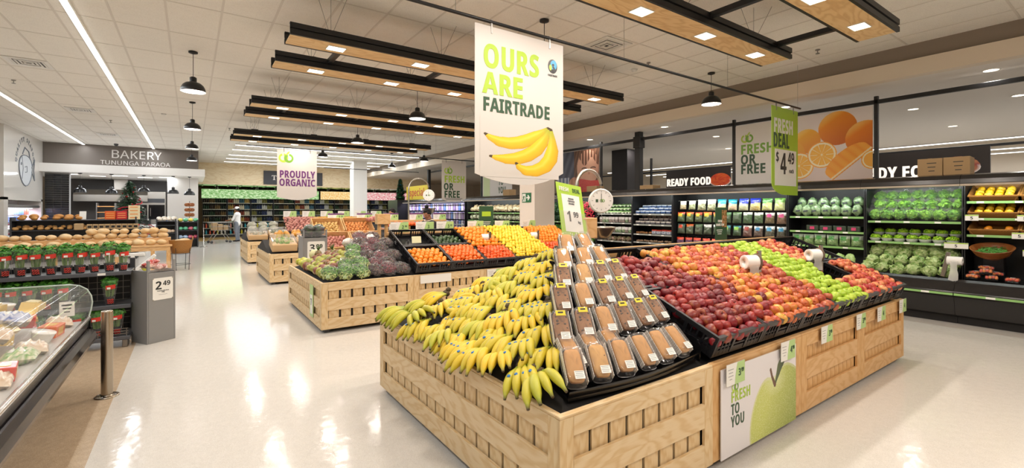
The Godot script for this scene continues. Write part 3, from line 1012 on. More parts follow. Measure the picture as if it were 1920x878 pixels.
func apple_island():
	var zf = -1.57
	var zb = -3.98
	stand_unit("slatted pine end stand heaped with bananas and packaged loaves", 1.37, 2.6, zf, zb, {"left": true, "hip": true, "ridge": 1.2, "gap": 0.02})
	var names = ["slatted timber stand behind the green apple poster", "slatted timber stand under the orange-red apples", "slatted timber stand at the end of the apple row, by the cold case"]
	for k in 3: stand_unit(names[k], 2.6 + 1.2 * k + 0.004, 3.8 + 1.2 * k, zf - 0.005, zb, {"right": k == 2, "warm": true, "ridge": 1.05, "slats": 12 if k else 9, "gap": 0.005})
	# two rows of black crates up the slope
	var o = Vector3(2.63, 0.675, -1.6)
	var up = slope_up()
	var sb = slope_basis()
	var kinds = ["dark red apples", "dark red and pink apples", "orange-blushed apples", "bright green apples", "red and peach coloured apples", "pink-red apples at the far end"]
	for c in 6:
		for r in 2:
			var p = o + Vector3(0.3 + 0.595 * c, 0, 0) + up * (0.305 + 0.615 * r)
			crate(Transform3D(sb, p), "black slotted crate of %s, %s row" % [kinds[c], ["front", "back"][r]], "black crates on the apple slope")
	var b = rgb
	var sets = [
		{"name": "dark_red_apple", "label": "dark crimson apple heaped in the crates beside the packaged loaves", "group": "dark red apples", "r": 0.041, "m": [[0x6A1018, 0x96202A, 0.1], [0x7C161E, 0xAE3828, 0.0], [0x5C0C16, 0x801A22, 0.0], [0x74121A, 0xC08A3A, -0.25]]},
		{"name": "orange_blushed_apple", "label": "orange and yellow blushed apple in the middle of the apple slope", "group": "orange-blushed apples", "r": 0.041, "m": [[0xD89A34, 0xB03426, 0.0], [0xDCAE44, 0xC4502A, -0.12], [0xCC6A2C, 0xA02826, 0.05], [0xD6B848, 0xC8682E, -0.2], [0xC8702C, 0xB04A28, 0.0]]},
		{"name": "brown_red_apple", "label": "russet brown-red apple between the orange-blushed and the green apples", "group": "russet red apples", "r": 0.041, "m": [[0xA8402C, 0x8A2A26, 0.0], [0xB5532F, 0x96302A, 0.0], [0xC07A3C, 0xA23A2C, 0.1]]},
		{"name": "green_apple", "label": "shiny bright green apple in the green band of the slope", "group": "green apples", "r": 0.04, "m": [[0xA9C22E, 0x93B52A, 0.0], [0x9CBC2B, 0xB9CC48, 0.0], [0x8FB02A, 0xA9C633, 0.0]]},
		{"name": "red_apple", "label": "red and peach coloured apple at the far end of the apple slope", "group": "red apples at the far end", "r": 0.039, "m": [[0xA82420, 0xD98A50, -0.15], [0xB8342A, 0xE2A868, -0.02], [0x98202A, 0xB83A2C, 0.0], [0xC24A30, 0xE0B070, 0.1]]},
	]
	for s in sets:
		s["mesh"] = []
		for k in s.m.size(): s.mesh.append(apple_mesh(s.r, rgb(s.m[k][0]), rgb(s.m[k][1]), k * 3.7 + s.r * 100.0, s.m[k][2]))
	var sg = Geo.new()
	sg.tube([Vector3(0, 0.022, 0), Vector3(0.002, 0.034, 0.001), Vector3(0.006, 0.045, 0.002)], [0.0016, 0.0014, 0.002], 5)
	var stem = sg.done(mat("stem_brown", rgb(0x5A4528), 0.8))
	var kg = Geo.new()
	kg.lathe([Vector2(0.0085, -0.001), Vector2(0.008, 0.0006), Vector2(0, 0.0012)], 9)
	var lab = kg.done(mat("fruit_sticker", rgb(0xE8E2DA), 0.35))
	var put = func(p: Vector3, nrm: Vector3, x: float, s: float):
		var edge: float = minf(minf(x, 3.57 - x), minf(s, 1.2 - s))
		var w: float = x + 0.07 * noise.get_noise_2d(x * 5.0, s * 6.0) + 0.03 * rng.randf_range(-1, 1)
		var id = 0
		if w < 0.72 - 0.1 * s: id = 0
		elif w < 0.95 and s < 0.62 and rng.randf() < 0.7: id = 0
		elif w < 1.5: id = 1
		elif w < 1.86: id = 2 if rng.randf() < 0.75 else 1
		elif w < 2.47: id = 3
		else: id = 4
		if id == 4 and w > 2.95 and s > 0.55: return
		if id == 4 and w > 2.45 and w < 3.0 and s > 0.3 and s < 0.62: return
		if id == 0 and s > 1.0 and rng.randf() < 0.7: return
		var lift = 0.108 + 0.045 * (1.0 - exp(-edge * 7.0)) + 0.022 * noise.get_noise_2d(x * 9.0, s * 9.0) + rng.randf_range(-0.008, 0.012)
		if id == 0: lift -= 0.02 * s
		var e: Dictionary = sets[id]
		var mesh: ArrayMesh = e.mesh[rng.randi() % e.mesh.size()]
		var xf = Transform3D(tilt_basis(1.9).scaled(Vector3.ONE * rng.randf_range(0.93, 1.1)), p + nrm * lift)
		var a = solo(e.name, e.label, "apple", e.group, mesh, null, xf)
		part(a, "stem", stem)
		if rng.randf() < 0.25: part(a, "sticker", lab, null, Transform3D(Basis(Vector3.BACK, 0.9), Vector3(-0.0335, 0.021, 0)))
	on_slope(o + Vector3(0, 0, 0), Vector3.RIGHT, up, 3.57, 1.22, 0.083, 0.009, put)
	# the ridge rail behind the apples
	var rb = thing("ridge_board", "long pine board along the ridge behind the apples", "board", "", Vector3(0, 0, -2.79))
	for k in 3: part(rb, "board", boxmesh(Vector3(1.19, 0.085, 0.024), 0.003), M.pine_warm, T(2.78 + 0.595 + 1.06 * k - (0.13 if k else 0.0), 1.225, 0, 0.0) if k < 1 else T(2.78 + 0.6 + 1.195 * k - (0.0 if k == 1 else 0.4), 1.225, 0))
	for x in [2.95, 4.1, 5.3]: part(rb, "bracket", boxmesh(Vector3(0.05, 0.4, 0.02), 0.002), M.pine_warm_upright, T(x, 1.0, -0.022))
	bag_roll_post(Vector3(4.12, 0.85, -2.05), 1.24, "chrome post with a white roll of produce bags among the orange-blushed apples", -0.45)
	bag_roll_post(Vector3(5.4, 0.85, -2.05), 1.23, "chrome post with a white roll of produce bags between green and red apples", -0.45)
	# tickets along the front
	var tk = [[2.8, "3.99", 0.575, "price ticket reading 3.99 on the green apple poster's corner"], [3.5, "4.99", 0.595, "price ticket reading 4.99 above the apple stalk on the poster"], [4.2, "3.99", 0.6, "price ticket reading 3.99 on the middle apple stand, left edge"], [4.93, "3.99", 0.6, "price ticket reading 3.99 at the joint of the last two apple stands"], [5.45, "4", 0.6, "price ticket second from the end of the apple row"], [6.08, "4", 0.6, "price ticket at the very end of the apple row"]]
	for q in tk:
		ticket(T(q[0], q[2], -1.552 if q[0] > 3.7 else -1.538), q[1], q[3], "tickets on the apple stands")

func banana_end():
	var kinds = []
	for k in 6: kinds.append(bunch(k))
	# the hip plane facing the aisle: x 1.42..2.55 rising with x, narrowing to the ridge post
	var th = atan2(0.58, 1.18)
	var base = Basis(Vector3.BACK, th)
	var n = 0
	var row = 0
	var x = 1.525
	while x < 2.62:
		var f = (x - 1.4) / 1.2
		var za = -1.66 - (x - 1.42) / 0.88
		var zb = -3.92 + f * 0.95
		var cnt = maxi(1, int(round((za - zb) / 0.175)))
		for k in cnt:
			var z = lerpf(za, zb, (k + (0.25 if row % 2 else 0.6)) / cnt)
			var yy = 0.625 + (x - 1.42) * 0.49 + 0.0
			var yaw = 0.62 + rng.randf_range(-0.35, 0.35) - 0.35 * f
			if z < -3.4: yaw -= 0.5
			if row == 0 and k < 2: yaw = 1.05 - 0.2 * k
			if rng.randf() < 0.1 and k > 1: yaw += 1.0
			var bb = base * Basis(Vector3.UP, yaw) * Basis(Vector3.BACK, rng.randf_range(-0.12, 0.1))
			var src: Node3D = kinds[rng.randi() % 6]
			var r: Node3D = src.duplicate()
			r.name = numbered("banana_bunch")
			add_child(r)
			r.transform = Transform3D(bb.scaled(Vector3.ONE * rng.randf_range(1.12, 1.24)), Vector3(x + rng.randf_range(-0.03, 0.03), yy + 0.02 + rng.randf_range(0, 0.035), z + rng.randf_range(-0.03, 0.03)))
			tag(r, "bunch of yellow-green bananas heaped on the sloping end stand", "bananas", "bananas on the end stand")
			n += 1
		x += 0.148
		row += 1
	for k in kinds: k.free()
	# pedestal block and hanging scale at the ridge end
	var t = thing("sign_block", "square pine block on a post beside the lime price card", "block", "", Vector3(2.68, 0.0, -2.78))
	part(t, "block", boxmesh(Vector3(0.2, 0.17, 0.14), 0.004), M.pine_warm, T(0, 1.45, 0))
	part(t, "post", boxmesh(Vector3(0.05, 0.4, 0.05), 0.003), M.pine_warm_upright, T(-0.05, 1.17, 0))
	part(t, "post", boxmesh(Vector3(0.05, 0.4, 0.05), 0.003), M.pine_warm_upright, T(0.06, 1.17, -0.02))
	hanging_scale(Vector3(2.7, 1.1, -2.88), 1.95, 0.3, "white dial hanging scale on a bent steel arm above the apples", 1.0)
	# lime deal card on a tilted holder
	var c = thing("deal_card", "lime green tilted card reading fresh deal 1.99 per kg above the bananas", "sign", "", Vector3(2.5, 1.6, -2.72), 0.12)
	c.rotation = Vector3(-0.28, 0.12, -0.12)
	part(c, "card", boxmesh(Vector3(0.3, 0.44, 0.005), 0.001), M.lime)
	part(c, "white_panel", boxmesh(Vector3(0.21, 0.31, 0.002)), M.ticket_white, T(0, -0.03, 0.003))
	txt(c, "lettering", "FRESH", 0.034, M.ticket_white, T(-0.068, 0.168, 0.0045), 0.82)
	txt(c, "lettering", "DEAL", 0.034, M.leaf_dark, T(0.078, 0.168, 0.0045), 0.82)
	txt(c, "lettering", "BANANA\nFAIRTRADE\nORGANIC", 0.014, M.ink_grey, T(0, 0.07, 0.0055), 0.8)
	txt(c, "price", "1", 0.085, M.ink, T(-0.045, -0.06, 0.0055), 0.9)
	txt(c, "price", "99", 0.045, M.ink, T(0.035, -0.04, 0.0055), 0.9)
	txt(c, "lettering", "kg", 0.02, M.ink, T(0.065, -0.1, 0.0055))
	part(c, "clear_sleeve", boxmesh(Vector3(0.31, 0.2, 0.002)), M.clear, T(0, -0.12, 0.009))

func hanging_scale(at: Vector3, top: float, reach: float, label: String, s := 1.0):
	var t = thing("hanging_scale", label, "scale", "", at)
	var h = top - at.y
	var g = Geo.new()
	var pts = [Vector3(0, 0, 0), Vector3(0, h - reach * 0.5, 0)]
	for k in 9:
		var a = PI * (1.0 - (k + 1) / 9.0 * 0.93)
		pts.append(Vector3(reach * 0.5 + cos(a) * reach * 0.5, h - reach * 0.5 + sin(a) * reach * 0.5, 0))
	g.tube(pts, 0.014 * s, 10)
	part(t, "steel_arm", g.done(), M.steel)
	var e: Vector3 = pts[-1]
	var hk = Geo.new()
	hk.tube([e, e - Vector3(0, 0.03, 0), e - Vector3(-0.01, 0.05, 0)], 0.004, 6)
	part(t, "hook", hk.done(), M.steel)
	var c = e - Vector3(0, 0.15 * s, 0)
	var face = Basis(Vector3.UP, -0.6) * Basis(Vector3.RIGHT, PI / 2)
	var d = Geo.new()
	d.lathe([Vector2(0, -0.06), Vector2(0.09, -0.06), Vector2(0.105, -0.05), Vector2(0.11, 0.0), Vector2(0.105, 0.025), Vector2(0.096, 0.03), Vector2(0.094, 0.022), Vector2(0, 0.022)].map(func(p): return p * s), 28, Transform3D(face, c))
	part(t, "housing", d.done(), M.white_plastic)
	var f = Geo.new()
	f.lathe([Vector2(0.094, 0.02), Vector2(0.094, 0.0235), Vector2(0, 0.0235)].map(func(p): return p * s), 28, Transform3D(face, c))
	var dial = part(t, "dial", f.done(), mat("dial_white", rgb(0xF1EEE8), 0.2))
	for k in 12:
		var a = TAU * k / 12
		var p = c + face * Vector3(cos(a) * 0.08 * s, 0.025 * s, sin(a) * 0.08 * s)
		part(dial, "tick", boxmesh(Vector3(0.012, 0.001, 0.003) * s), M.ink, Transform3D(face * Basis(Vector3.UP, -a), p))
	part(dial, "needle", boxmesh(Vector3(0.004, 0.001, 0.07) * s), M.ink, Transform3D(face, c + face * Vector3(0, 0.0255 * s, -0.03 * s)))
	part(dial, "badge", boxmesh(Vector3(0.022, 0.001, 0.026) * s), M.leaf_dark, Transform3D(face, c + face * Vector3(-0.04 * s, 0.025 * s, 0)))
	var rr = Geo.new()
	for q in [-0.008, 0.008]:
		rr.lathe([Vector2(0.009, 0), Vector2(0.014, 0.001), Vector2(0.009, 0.0012)].map(func(p): return p * s), 14, Transform3D(face, c + face * Vector3(0.008 + q, 0.024, 0) * s))
	part(dial, "emblem", rr.done(), M.logo_green)
	var ch = Geo.new()
	var b = c - Vector3(0, 0.11 * s, 0)
	for q in [-1, 0, 1]: ch.tube([b, b + Vector3(q * 0.12, -0.13, 0.05 * (1 - absi(q) * 2)) * s], 0.002, 4)
	part(t, "chain", ch.done(), M.dull_steel)
	var pn = Geo.new()
	pn.lathe([Vector2(0, -0.1), Vector2(0.06, -0.1), Vector2(0.085, -0.075), Vector2(0.13, 0.0), Vector2(0.135, 0.005), Vector2(0.128, 0.003), Vector2(0.08, -0.07), Vector2(0, -0.094)].map(func(p): return p * s), 24, Transform3D(Basis.IDENTITY, b - Vector3(0, 0.13 * s, 0)))
	part(t, "pan", pn.done(), M.steel)

func loaf_pack_src(kind: int) -> Node3D:
	# local: x wide, z long (front +z), y up
	var t = Node3D.new()
	var w = 0.118
	var l = 0.215
	var g = Geo.new()
	var tray = func(rx, rz, y):
		var row = PackedVector3Array()
		for k in 20:
			var a = TAU * k / 20
			var cx = signf(cos(a)) * pow(absf(cos(a)), 0.45)
			var cz = signf(sin(a)) * pow(absf(sin(a)), 0.45)
			row.append(Vector3(cx * rx, y, cz * rz))
		return row
	g.skin([tray.call(0.001, 0.001, 0.0), tray.call(w * 0.42, l * 0.43, 0.0), tray.call(w * 0.47, l * 0.47, 0.022), tray.call(w * 0.52, l * 0.515, 0.024), tray.call(w * 0.52, l * 0.515, 0.028), tray.call(w * 0.46, l * 0.46, 0.026)])
	part(t, "tray", g.done(), M.black_gloss)
	var lf = Geo.new()
	var top = lin(rgb([0xC48E4C, 0x94643A, 0xCC9A54][kind]))
	var crust = lin(rgb([0x9A622C, 0x6E4526, 0xA8702F][kind]))
	var rows = []
	var cols = []
	for q in [[0.001, 0.001, 0.022, 0], [0.32, 0.37, 0.023, 0], [0.36, 0.4, 0.035, 0], [0.385, 0.43, 0.056, 0], [0.36, 0.41, 0.067, 1], [0.26, 0.32, 0.074, 1], [0.1, 0.16, 0.079, 1], [0.001, 0.001, 0.08, 1]]:
		var row: PackedVector3Array = tray.call(w * q[0], l * q[1], q[2])
		var cr = []
		for k in row.size():
			var nz = noise.get_noise_3dv(row[k] * (60.0 if kind == 1 else 28.0) + Vector3(kind * 5, 0, 0))
			row[k].y += 0.003 * nz * q[3]
			cr.append((top if q[3] else crust).lerp(lin(rgb(0x5A3418)), clampf(nz * (1.6 if kind == 1 else 1.0), 0, 0.8)))
		rows.append(row)
		cols.append(cr)
	lf.skin(rows, true, cols)
	part(t, "loaf", lf.done(M.loaf))
	if kind != 0:
		var tp = Geo.new()
		for k in (16 if kind == 1 else 5):
			var p = Vector3(rng.randf_range(-0.036, 0.036), 0.0735, rng.randf_range(-0.075, 0.075))
			tp.bevel_box(p, Vector3(0.012, 0.009, 0.01) * rng.randf_range(0.7, 1.4), 0.003, Basis(Vector3.UP, rng.randf() * 3.0) * Basis(Vector3.RIGHT, rng.randf()))
		part(t, "topping", tp.done(), mat("choc", rgb(0x3F2718), 0.5))
	var wr = Geo.new()
	for k in 14: wr.box(Vector3(0, 0.052, -0.088 + 0.0135 * k), Vector3(0.003, 0.034, 0.0085 if k % 2 else 0.0135))
	for q in [-1, 1]: part(t, "paper_liner", wr.done(), mat("liner", rgb(0xD9D2C8), 0.6), T(q * w * 0.445, 0, 0))
	var ld = Geo.new()
	ld.skin([tray.call(w * 0.52, l * 0.515, 0.029), tray.call(w * 0.485, l * 0.485, 0.034), tray.call(w * 0.455, l * 0.46, 0.078), tray.call(w * 0.42, l * 0.44, 0.088), tray.call(w * 0.3, l * 0.35, 0.0905), tray.call(0.001, 0.001, 0.091)])
	part(t, "clear_lid", ld.done(), M.clear)
	var lb = part(t, "label", boxmesh(Vector3(0.05, 0.001, 0.042)), M.ticket_white, T(0.008, 0.0925, l * 0.31))
	for k in 4: part(lb, "print_line", boxmesh(Vector3(0.042 - 0.006 * (k % 2), 0.0004, 0.0022)), M.ink_grey, T(-0.001, 0.0007, -0.015 + 0.009 * k))
	return t

func cake_display():
	var src = []
	for k in 3: src.append(loaf_pack_src(k))
	# stepped black display with a curved front tray
	var t = thing("loaf_display", "black stepped display with a curved front tray holding packaged loaves", "display", "")
	var rows = [[1.60, 2.43, 6, -1.74, 0.735], [1.70, 2.50, 6, -1.95, 0.875], [1.86, 2.53, 5, -2.13, 0.99], [2.03, 2.52, 4, -2.30, 1.085], [2.17, 2.52, 3, -2.46, 1.18], [2.33, 2.50, 2, -2.60, 1.27]]
	var wide = [[1.53, 2.56], [1.62, 2.585], [1.78, 2.585], [1.95, 2.585], [2.09, 2.585], [2.25, 2.585]]
	for k in 6:
		var r = rows[k]
		var y: float = r[4] - 0.06
		var b: float = 0.66 if k == 0 else rows[k - 1][4] - 0.06
		if k > 0: part(t, "step", boxmesh(Vector3(wide[k][1] - wide[k][0], y - b + 0.04, 0.17), 0.004), M.black_gloss, T((wide[k][0] + wide[k][1]) / 2, (y + b - 0.04) / 2, r[3] - 0.02))
	# curved tray: floor, front lip
	var arc = []
	for k in 13:
		var q = k / 12.0
		arc.append(Vector2(lerpf(1.5, 2.58, q), -1.66 + 0.05 * sin(PI * q) - 0.0))
	var fl = Geo.new()
	var poly = []
	for p in arc: poly.append(Vector2(p.x, -p.y))
	poly.append(Vector2(2.58, 1.86)); poly.append(Vector2(1.55, 1.86))
	fl.prism(poly, 0.665, 0.68, Transform3D(Basis(Vector3(1, 0, 0), Vector3(0, 0, -1), Vector3(0, 1, 0)), Vector3.ZERO))
	part(t, "tray_floor", fl.done(), M.black_gloss)
	var lp = Geo.new()
	var ra = []
	for hgt in [[0.66, 0.0], [0.69, 0.012], [0.715, 0.022], [0.715, 0.014], [0.685, 0.0]]:
		var row = PackedVector3Array()
		for p in arc: row.append(Vector3(p.x, hgt[0], p.y + hgt[1] - 0.01))
		row.reverse()
		ra.append(row)
	lp.skin(ra, false)
	part(t, "tray_lip", lp.done(), M.black_gloss)
	var sd = Geo.new()
	sd.prism([Vector2(1.65, 0.66), Vector2(2.05, 0.66), Vector2(2.05, 1.0), Vector2(1.93, 0.94), Vector2(1.85, 0.84), Vector2(1.74, 0.815), Vector2(1.68, 0.80), Vector2(1.645, 0.76)], 2.583, 2.592, Transform3D(Basis(Vector3(0, 0, -1), Vector3(0, 1, 0), Vector3(1, 0, 0)), Vector3.ZERO))
	part(t, "side_cheek", sd.done(), M.black_gloss)
	var rn = ["front row of the curved tray", "second row of the stepped display", "third row of the stepped display", "fourth row of the stepped display", "fifth row of the stepped display", "top row of the stepped display"]
	var pattern = [[0, 2, 0, 0, 0, 0], [1, 1, 0, 1, 1, 1], [1, 0, 1, 1, 1], [1, 2, 1, 1], [0, 0, 0], [0, 0]]
	var yl = Geo.new()
	yl.box(Vector3.ZERO, Vector3(0.055, 0.001, 0.032))
	var ym = yl.done(M.yellow_label)
	var yp = boxmesh(Vector3(0.03, 0.0006, 0.01))
	for k in 6:
		var r = rows[k]
		for q in r[2]:
			var f: float = q / maxf(1.0, r[2] - 1.0)
			var kind: int = pattern[k][q]
			var pitch = 0.82 + rng.randf_range(-0.04, 0.04) - (0.05 if k == 0 else 0.0)
			var bs = Basis(Vector3.UP, lerpf(-0.5, -0.08, f) + rng.randf_range(-0.06, 0.06)) * Basis(Vector3.RIGHT, pitch)
			var o: Node3D = src[kind].duplicate()
			o.name = numbered("loaf_pack")
			add_child(o)
			o.transform = Transform3D(bs, Vector3(lerpf(r[0], r[1], f), r[4] + 0.035, r[3] + 0.02 * sin(PI * f)))
			var where = ("%s from the banana side" % ["first", "second", "third", "fourth", "fifth", "sixth"][q])
			tag(o, "%s loaf pack, %s, %s" % [["golden", "chocolate chip", "berry topped"][kind], where, rn[k]], "packaged loaf", "packaged loaves")
			if kind == 1:
				var y = part(o, "yellow_label", ym, null, T(0.0, 0.0925, -0.07))
				part(y, "print_line", yp, M.ink, T(0, 0.0008, -0.003))
	# a hidden second layer in the front tray
	for q in 3:
		var o: Node3D = src[0].duplicate()
		o.name = numbered("loaf_pack")
		add_child(o)
		o.transform = Transform3D(Basis(Vector3.UP, -0.1 + 0.06 * q) * Basis(Vector3.RIGHT, 0.75), Vector3(1.66 + 0.15 * q, 0.80, -1.84 + 0.006 * q))
		tag(o, "golden loaf pack half hidden behind the tray's front row, %s from the bananas" % ["first", "second", "third"][q], "packaged loaf", "packaged loaves")
	for s in src: s.free()

func fruit_set(called: String, label: String, group: String, category: String, meshes: Array, o: Vector3, w: float, l: float, pitch: float, lift: float, bump := 0.05, full := true, drop_to := 0.0):
	on_slope(o, Vector3.RIGHT, slope_up(), w, l, pitch, pitch * 0.1, func(p, nrm, x, s):
		var edge: float = minf(minf(x, w - x), minf(s, l - s))
		var h = lift + bump * (1.0 - exp(-edge * 9.0)) + rng.randf_range(-0.012, 0.012)
		solo(called, label, category, group, meshes[rng.randi() % meshes.size()], null, Transform3D(rnd_basis().scaled(Vector3.ONE * rng.randf_range(0.92, 1.08)), p + nrm * h)))

func citrus_island():
	var zf = -6.21
	var zb = -8.62
	stand_unit("slatted pine end stand with kale, red leaf bags and mangoes", 1.37, 2.63, zf, zb, {"left": true, "hip": true, "ridge": 1.15, "gap": 0.03, "slats": 7})
	var names = ["slatted pine stand under the oranges and avocados", "slatted pine stand under the lemons, half hidden by bananas", "slatted pine stand at the far end of the citrus row"]
	for k in 3: stand_unit(names[k], 2.63 + 1.2 * k + 0.004, 3.83 + 1.2 * k, zf - 0.005, zb, {"right": k == 2, "ridge": 1.05, "gap": 0.025, "slats": 9})
	var o = Vector3(2.67, 0.675, zf - 0.03)
	var up = slope_up()
	var kinds = ["oranges", "tangelos", "mandarins", "lemons", "more lemons", "late oranges"]
	var backs = ["nothing but a price card", "avocados", "oranges", "lemons", "more lemons", "late oranges"]
	for c in 6:
		for r in 2:
			crate(Transform3D(slope_basis(), o + Vector3(0.3 + 0.595 * c, 0, 0) + up * (0.305 + 0.615 * r)), "black slotted crate holding %s, %s row of the citrus slope" % [(kinds if r == 0 else backs)[c], ["front", "back"][r]], "black crates on the citrus slope")
	var ob = []
	var mb = []
	var lb = []
	var tb = []
	for k in 3:
		ob.append(ball_mesh(Vector3.ONE * 0.039, M.fruit, rgb(0xF2941C), rgb(0xE97F10), {"seed": k * 2.0, "amp": 0.03}))
		mb.append(ball_mesh(Vector3(0.034, 0.029, 0.034), M.fruit, rgb(0xE8641A), rgb(0xDF5014), {"seed": k * 2.0, "amp": 0.04}))
		tb.append(ball_mesh(Vector3(0.037, 0.037, 0.037), M.fruit, rgb(0xEA7A1E), rgb(0xE25A18), {"seed": k * 2.0, "amp": 0.04}))
		lb.append(ball_mesh(Vector3(0.031, 0.042, 0.031), M.fruit, rgb(0xF0D23C), rgb(0xEAC22A), {"seed": k * 2.0, "amp": 0.06}))
	var av = [ball_mesh(Vector3(0.034, 0.05, 0.034), M.fruit, rgb(0x24401E), rgb(0x39592A), {"amp": 0.1}), ball_mesh(Vector3(0.036, 0.048, 0.036), M.fruit, rgb(0x1C3018), rgb(0x2D4A22), {"amp": 0.1, "seed": 4.0})]
	var at = func(x, s): return o + Vector3(x, 0, 0) + up * s
	fruit_set("orange", "round orange in the front crate next to the red leaf bags", "oranges beside the red leaf bags", "orange", ob, at.call(0.03, 0.02), 0.54, 0.52, 0.078, 0.1, 0.06)
	fruit_set("tangelo", "deep orange tangelo in the front crate below the avocados", "tangelos", "tangelo", tb, at.call(0.6, 0.02), 0.62, 0.58, 0.072, 0.1, 0.06)
	fruit_set("avocado", "dark green avocado in the back crate by the ridge shelf", "avocados", "avocado", av, at.call(0.64, 0.66), 0.52, 0.42, 0.074, 0.06, 0.03)
	fruit_set("mandarin", "small red-orange mandarin in front of the lemons and oranges", "mandarins", "mandarin", mb, at.call(1.22, 0.02), 0.58, 0.46, 0.062, 0.12, 0.06)
	fruit_set("orange", "round orange piled against the ridge between avocados and lemons", "oranges between avocados and lemons", "orange", ob, at.call(1.18, 0.48), 0.62, 0.76, 0.077, 0.13, 0.07)
	fruit_set("lemon", "yellow lemon in the broad lemon heap", "lemons", "lemon", lb, at.call(1.8, 0.02), 0.85, 1.22, 0.066, 0.13, 0.08)
	fruit_set("mandarin", "small red-orange mandarin to the far side of the lemons", "mandarins beyond the lemons", "mandarin", mb, at.call(2.65, 0.02), 0.6, 0.5, 0.064, 0.12, 0.05)
	fruit_set("orange", "round orange piled beyond the lemons", "oranges beyond the lemons", "orange", ob, at.call(2.65, 0.5), 0.9, 0.72, 0.077, 0.13, 0.06)
	# ridge shelf with its row of tickets
	var rb = thing("ridge_shelf", "pine shelf along the ridge of the citrus stands, under the tickets", "shelf", "", Vector3(0, 0, -7.42))
	part(rb, "board", boxmesh(Vector3(1.42, 0.05, 0.12), 0.003), M.pine_warm, T(3.36, 1.2, 0))
	part(rb, "board", boxmesh(Vector3(2.1, 0.05, 0.12), 0.003), M.pine_warm, T(5.14, 1.2, 0))
	for x in [2.8, 4.0, 5.2, 6.0]: part(rb, "bracket", boxmesh(Vector3(0.05, 0.5, 0.02), 0.002), M.pine_warm_upright, T(x, 0.93, -0.03))
	var px = [2.86, 3.33, 3.72, 4.35, 4.95, 5.6]
	var pr = ["2.99", "3", "3.97", "5", "4.99", "3"]
	for k in 6: ticket(T(px[k], 1.31, -7.37), pr[k], "price ticket reading %s standing on the citrus ridge shelf, %s from the pine block" % [pr[k], ["first", "second", "third", "fourth", "fifth", "sixth"][k]], "tickets on the citrus ridge", 0.34, 0.17)
	ticket(T(4.02, 0.585, -6.19), "3.99", "price ticket reading 3.99 on the front of the citrus stand", "tickets on the citrus front", 0.3, 0.13)
	ticket(T(4.45, 0.585, -6.19), "4", "price ticket under the mandarins, partly behind bananas", "tickets on the citrus front", 0.3, 0.13)
	ticket(T(4.9, 0.585, -6.19), "4.99", "price ticket reading 4.99 under the lemons, behind bananas", "tickets on the citrus front", 0.3, 0.13)
	solo("blank_ticket_strip", "blank white ticket strip on the front of the orange stand", "ticket strip", "", boxmesh(Vector3(0.5, 0.12, 0.006), 0.001), M.ticket_white, T(2.98, 0.585, -6.197))
	solo("price_card", "small yellow-edged card lying in the empty black crate", "card", "", boxmesh(Vector3(0.16, 0.11, 0.004), 0.001), mat("pale_yellow", rgb(0xE8E4B8), 0.4), Transform3D(Basis(Vector3.RIGHT, -0.2), Vector3(2.98, 1.12, -6.92)))
	bag_roll_post(Vector3(4.28, 0.83, -6.75), 1.22, "steel post with a white bag roll among the oranges", -0.4)
	bag_roll_post(Vector3(5.35, 0.83, -6.75), 1.22, "steel post with a white bag roll between lemons and oranges", -0.4)
	var t = thing("sign_block", "square pine block on a post behind the red leaf bags", "block", "", Vector3(2.6, 0, -7.42))
	part(t, "block", boxmesh(Vector3(0.22, 0.17, 0.12), 0.004), M.pine_warm, T(0, 1.45, 0))
	for x in [-0.06, 0.06]: part(t, "post", boxmesh(Vector3(0.05, 0.4, 0.05), 0.003), M.pine_warm_upright, T(x, 1.17, 0))

func kale_bag_src(kind: int) -> Node3D:
	var t = Node3D.new()
	var g = Geo.new()
	var r = RandomNumberGenerator.new()
	r.seed = 400 + kind
	if kind == 0:
		leaf_clump(g, 520, Vector3(0.115, 0.06, 0.11), 0.026, rgb(0x3F7A2A), rgb(0x7FAE4A), r)
		leaf_clump(g, 160, Vector3(0.1, 0.055, 0.06), 0.022, rgb(0x9AB066), rgb(0xC2C48A), r, Vector3(0, 0, 0.1))
	elif kind == 1:
		leaf_clump(g, 420, Vector3(0.12, 0.06, 0.11), 0.024, rgb(0x5A1A28), rgb(0x8A2A38), r)
		leaf_clump(g, 170, Vector3(0.115, 0.06, 0.1), 0.022, rgb(0x3A2426), rgb(0x6B4038), r)
	else:
		leaf_clump(g, 420, Vector3(0.115, 0.06, 0.11), 0.024, rgb(0x33201F), rgb(0x5E3A36), r)
		leaf_clump(g, 110, Vector3(0.115, 0.06, 0.1), 0.022, rgb(0x7A2038), rgb(0x57702F), r)
	part(t, "leaves", g.done(M.leafy))
	var b = Geo.new()
	ball(b, Vector3(0.118, 0.064, 0.13), 18, 12, 0.55, 3.6, Color.WHITE, Color.WHITE, 1.0, kind * 3.0)
	part(t, "clear_bag", b.done(), M.clear_bag)
	return t

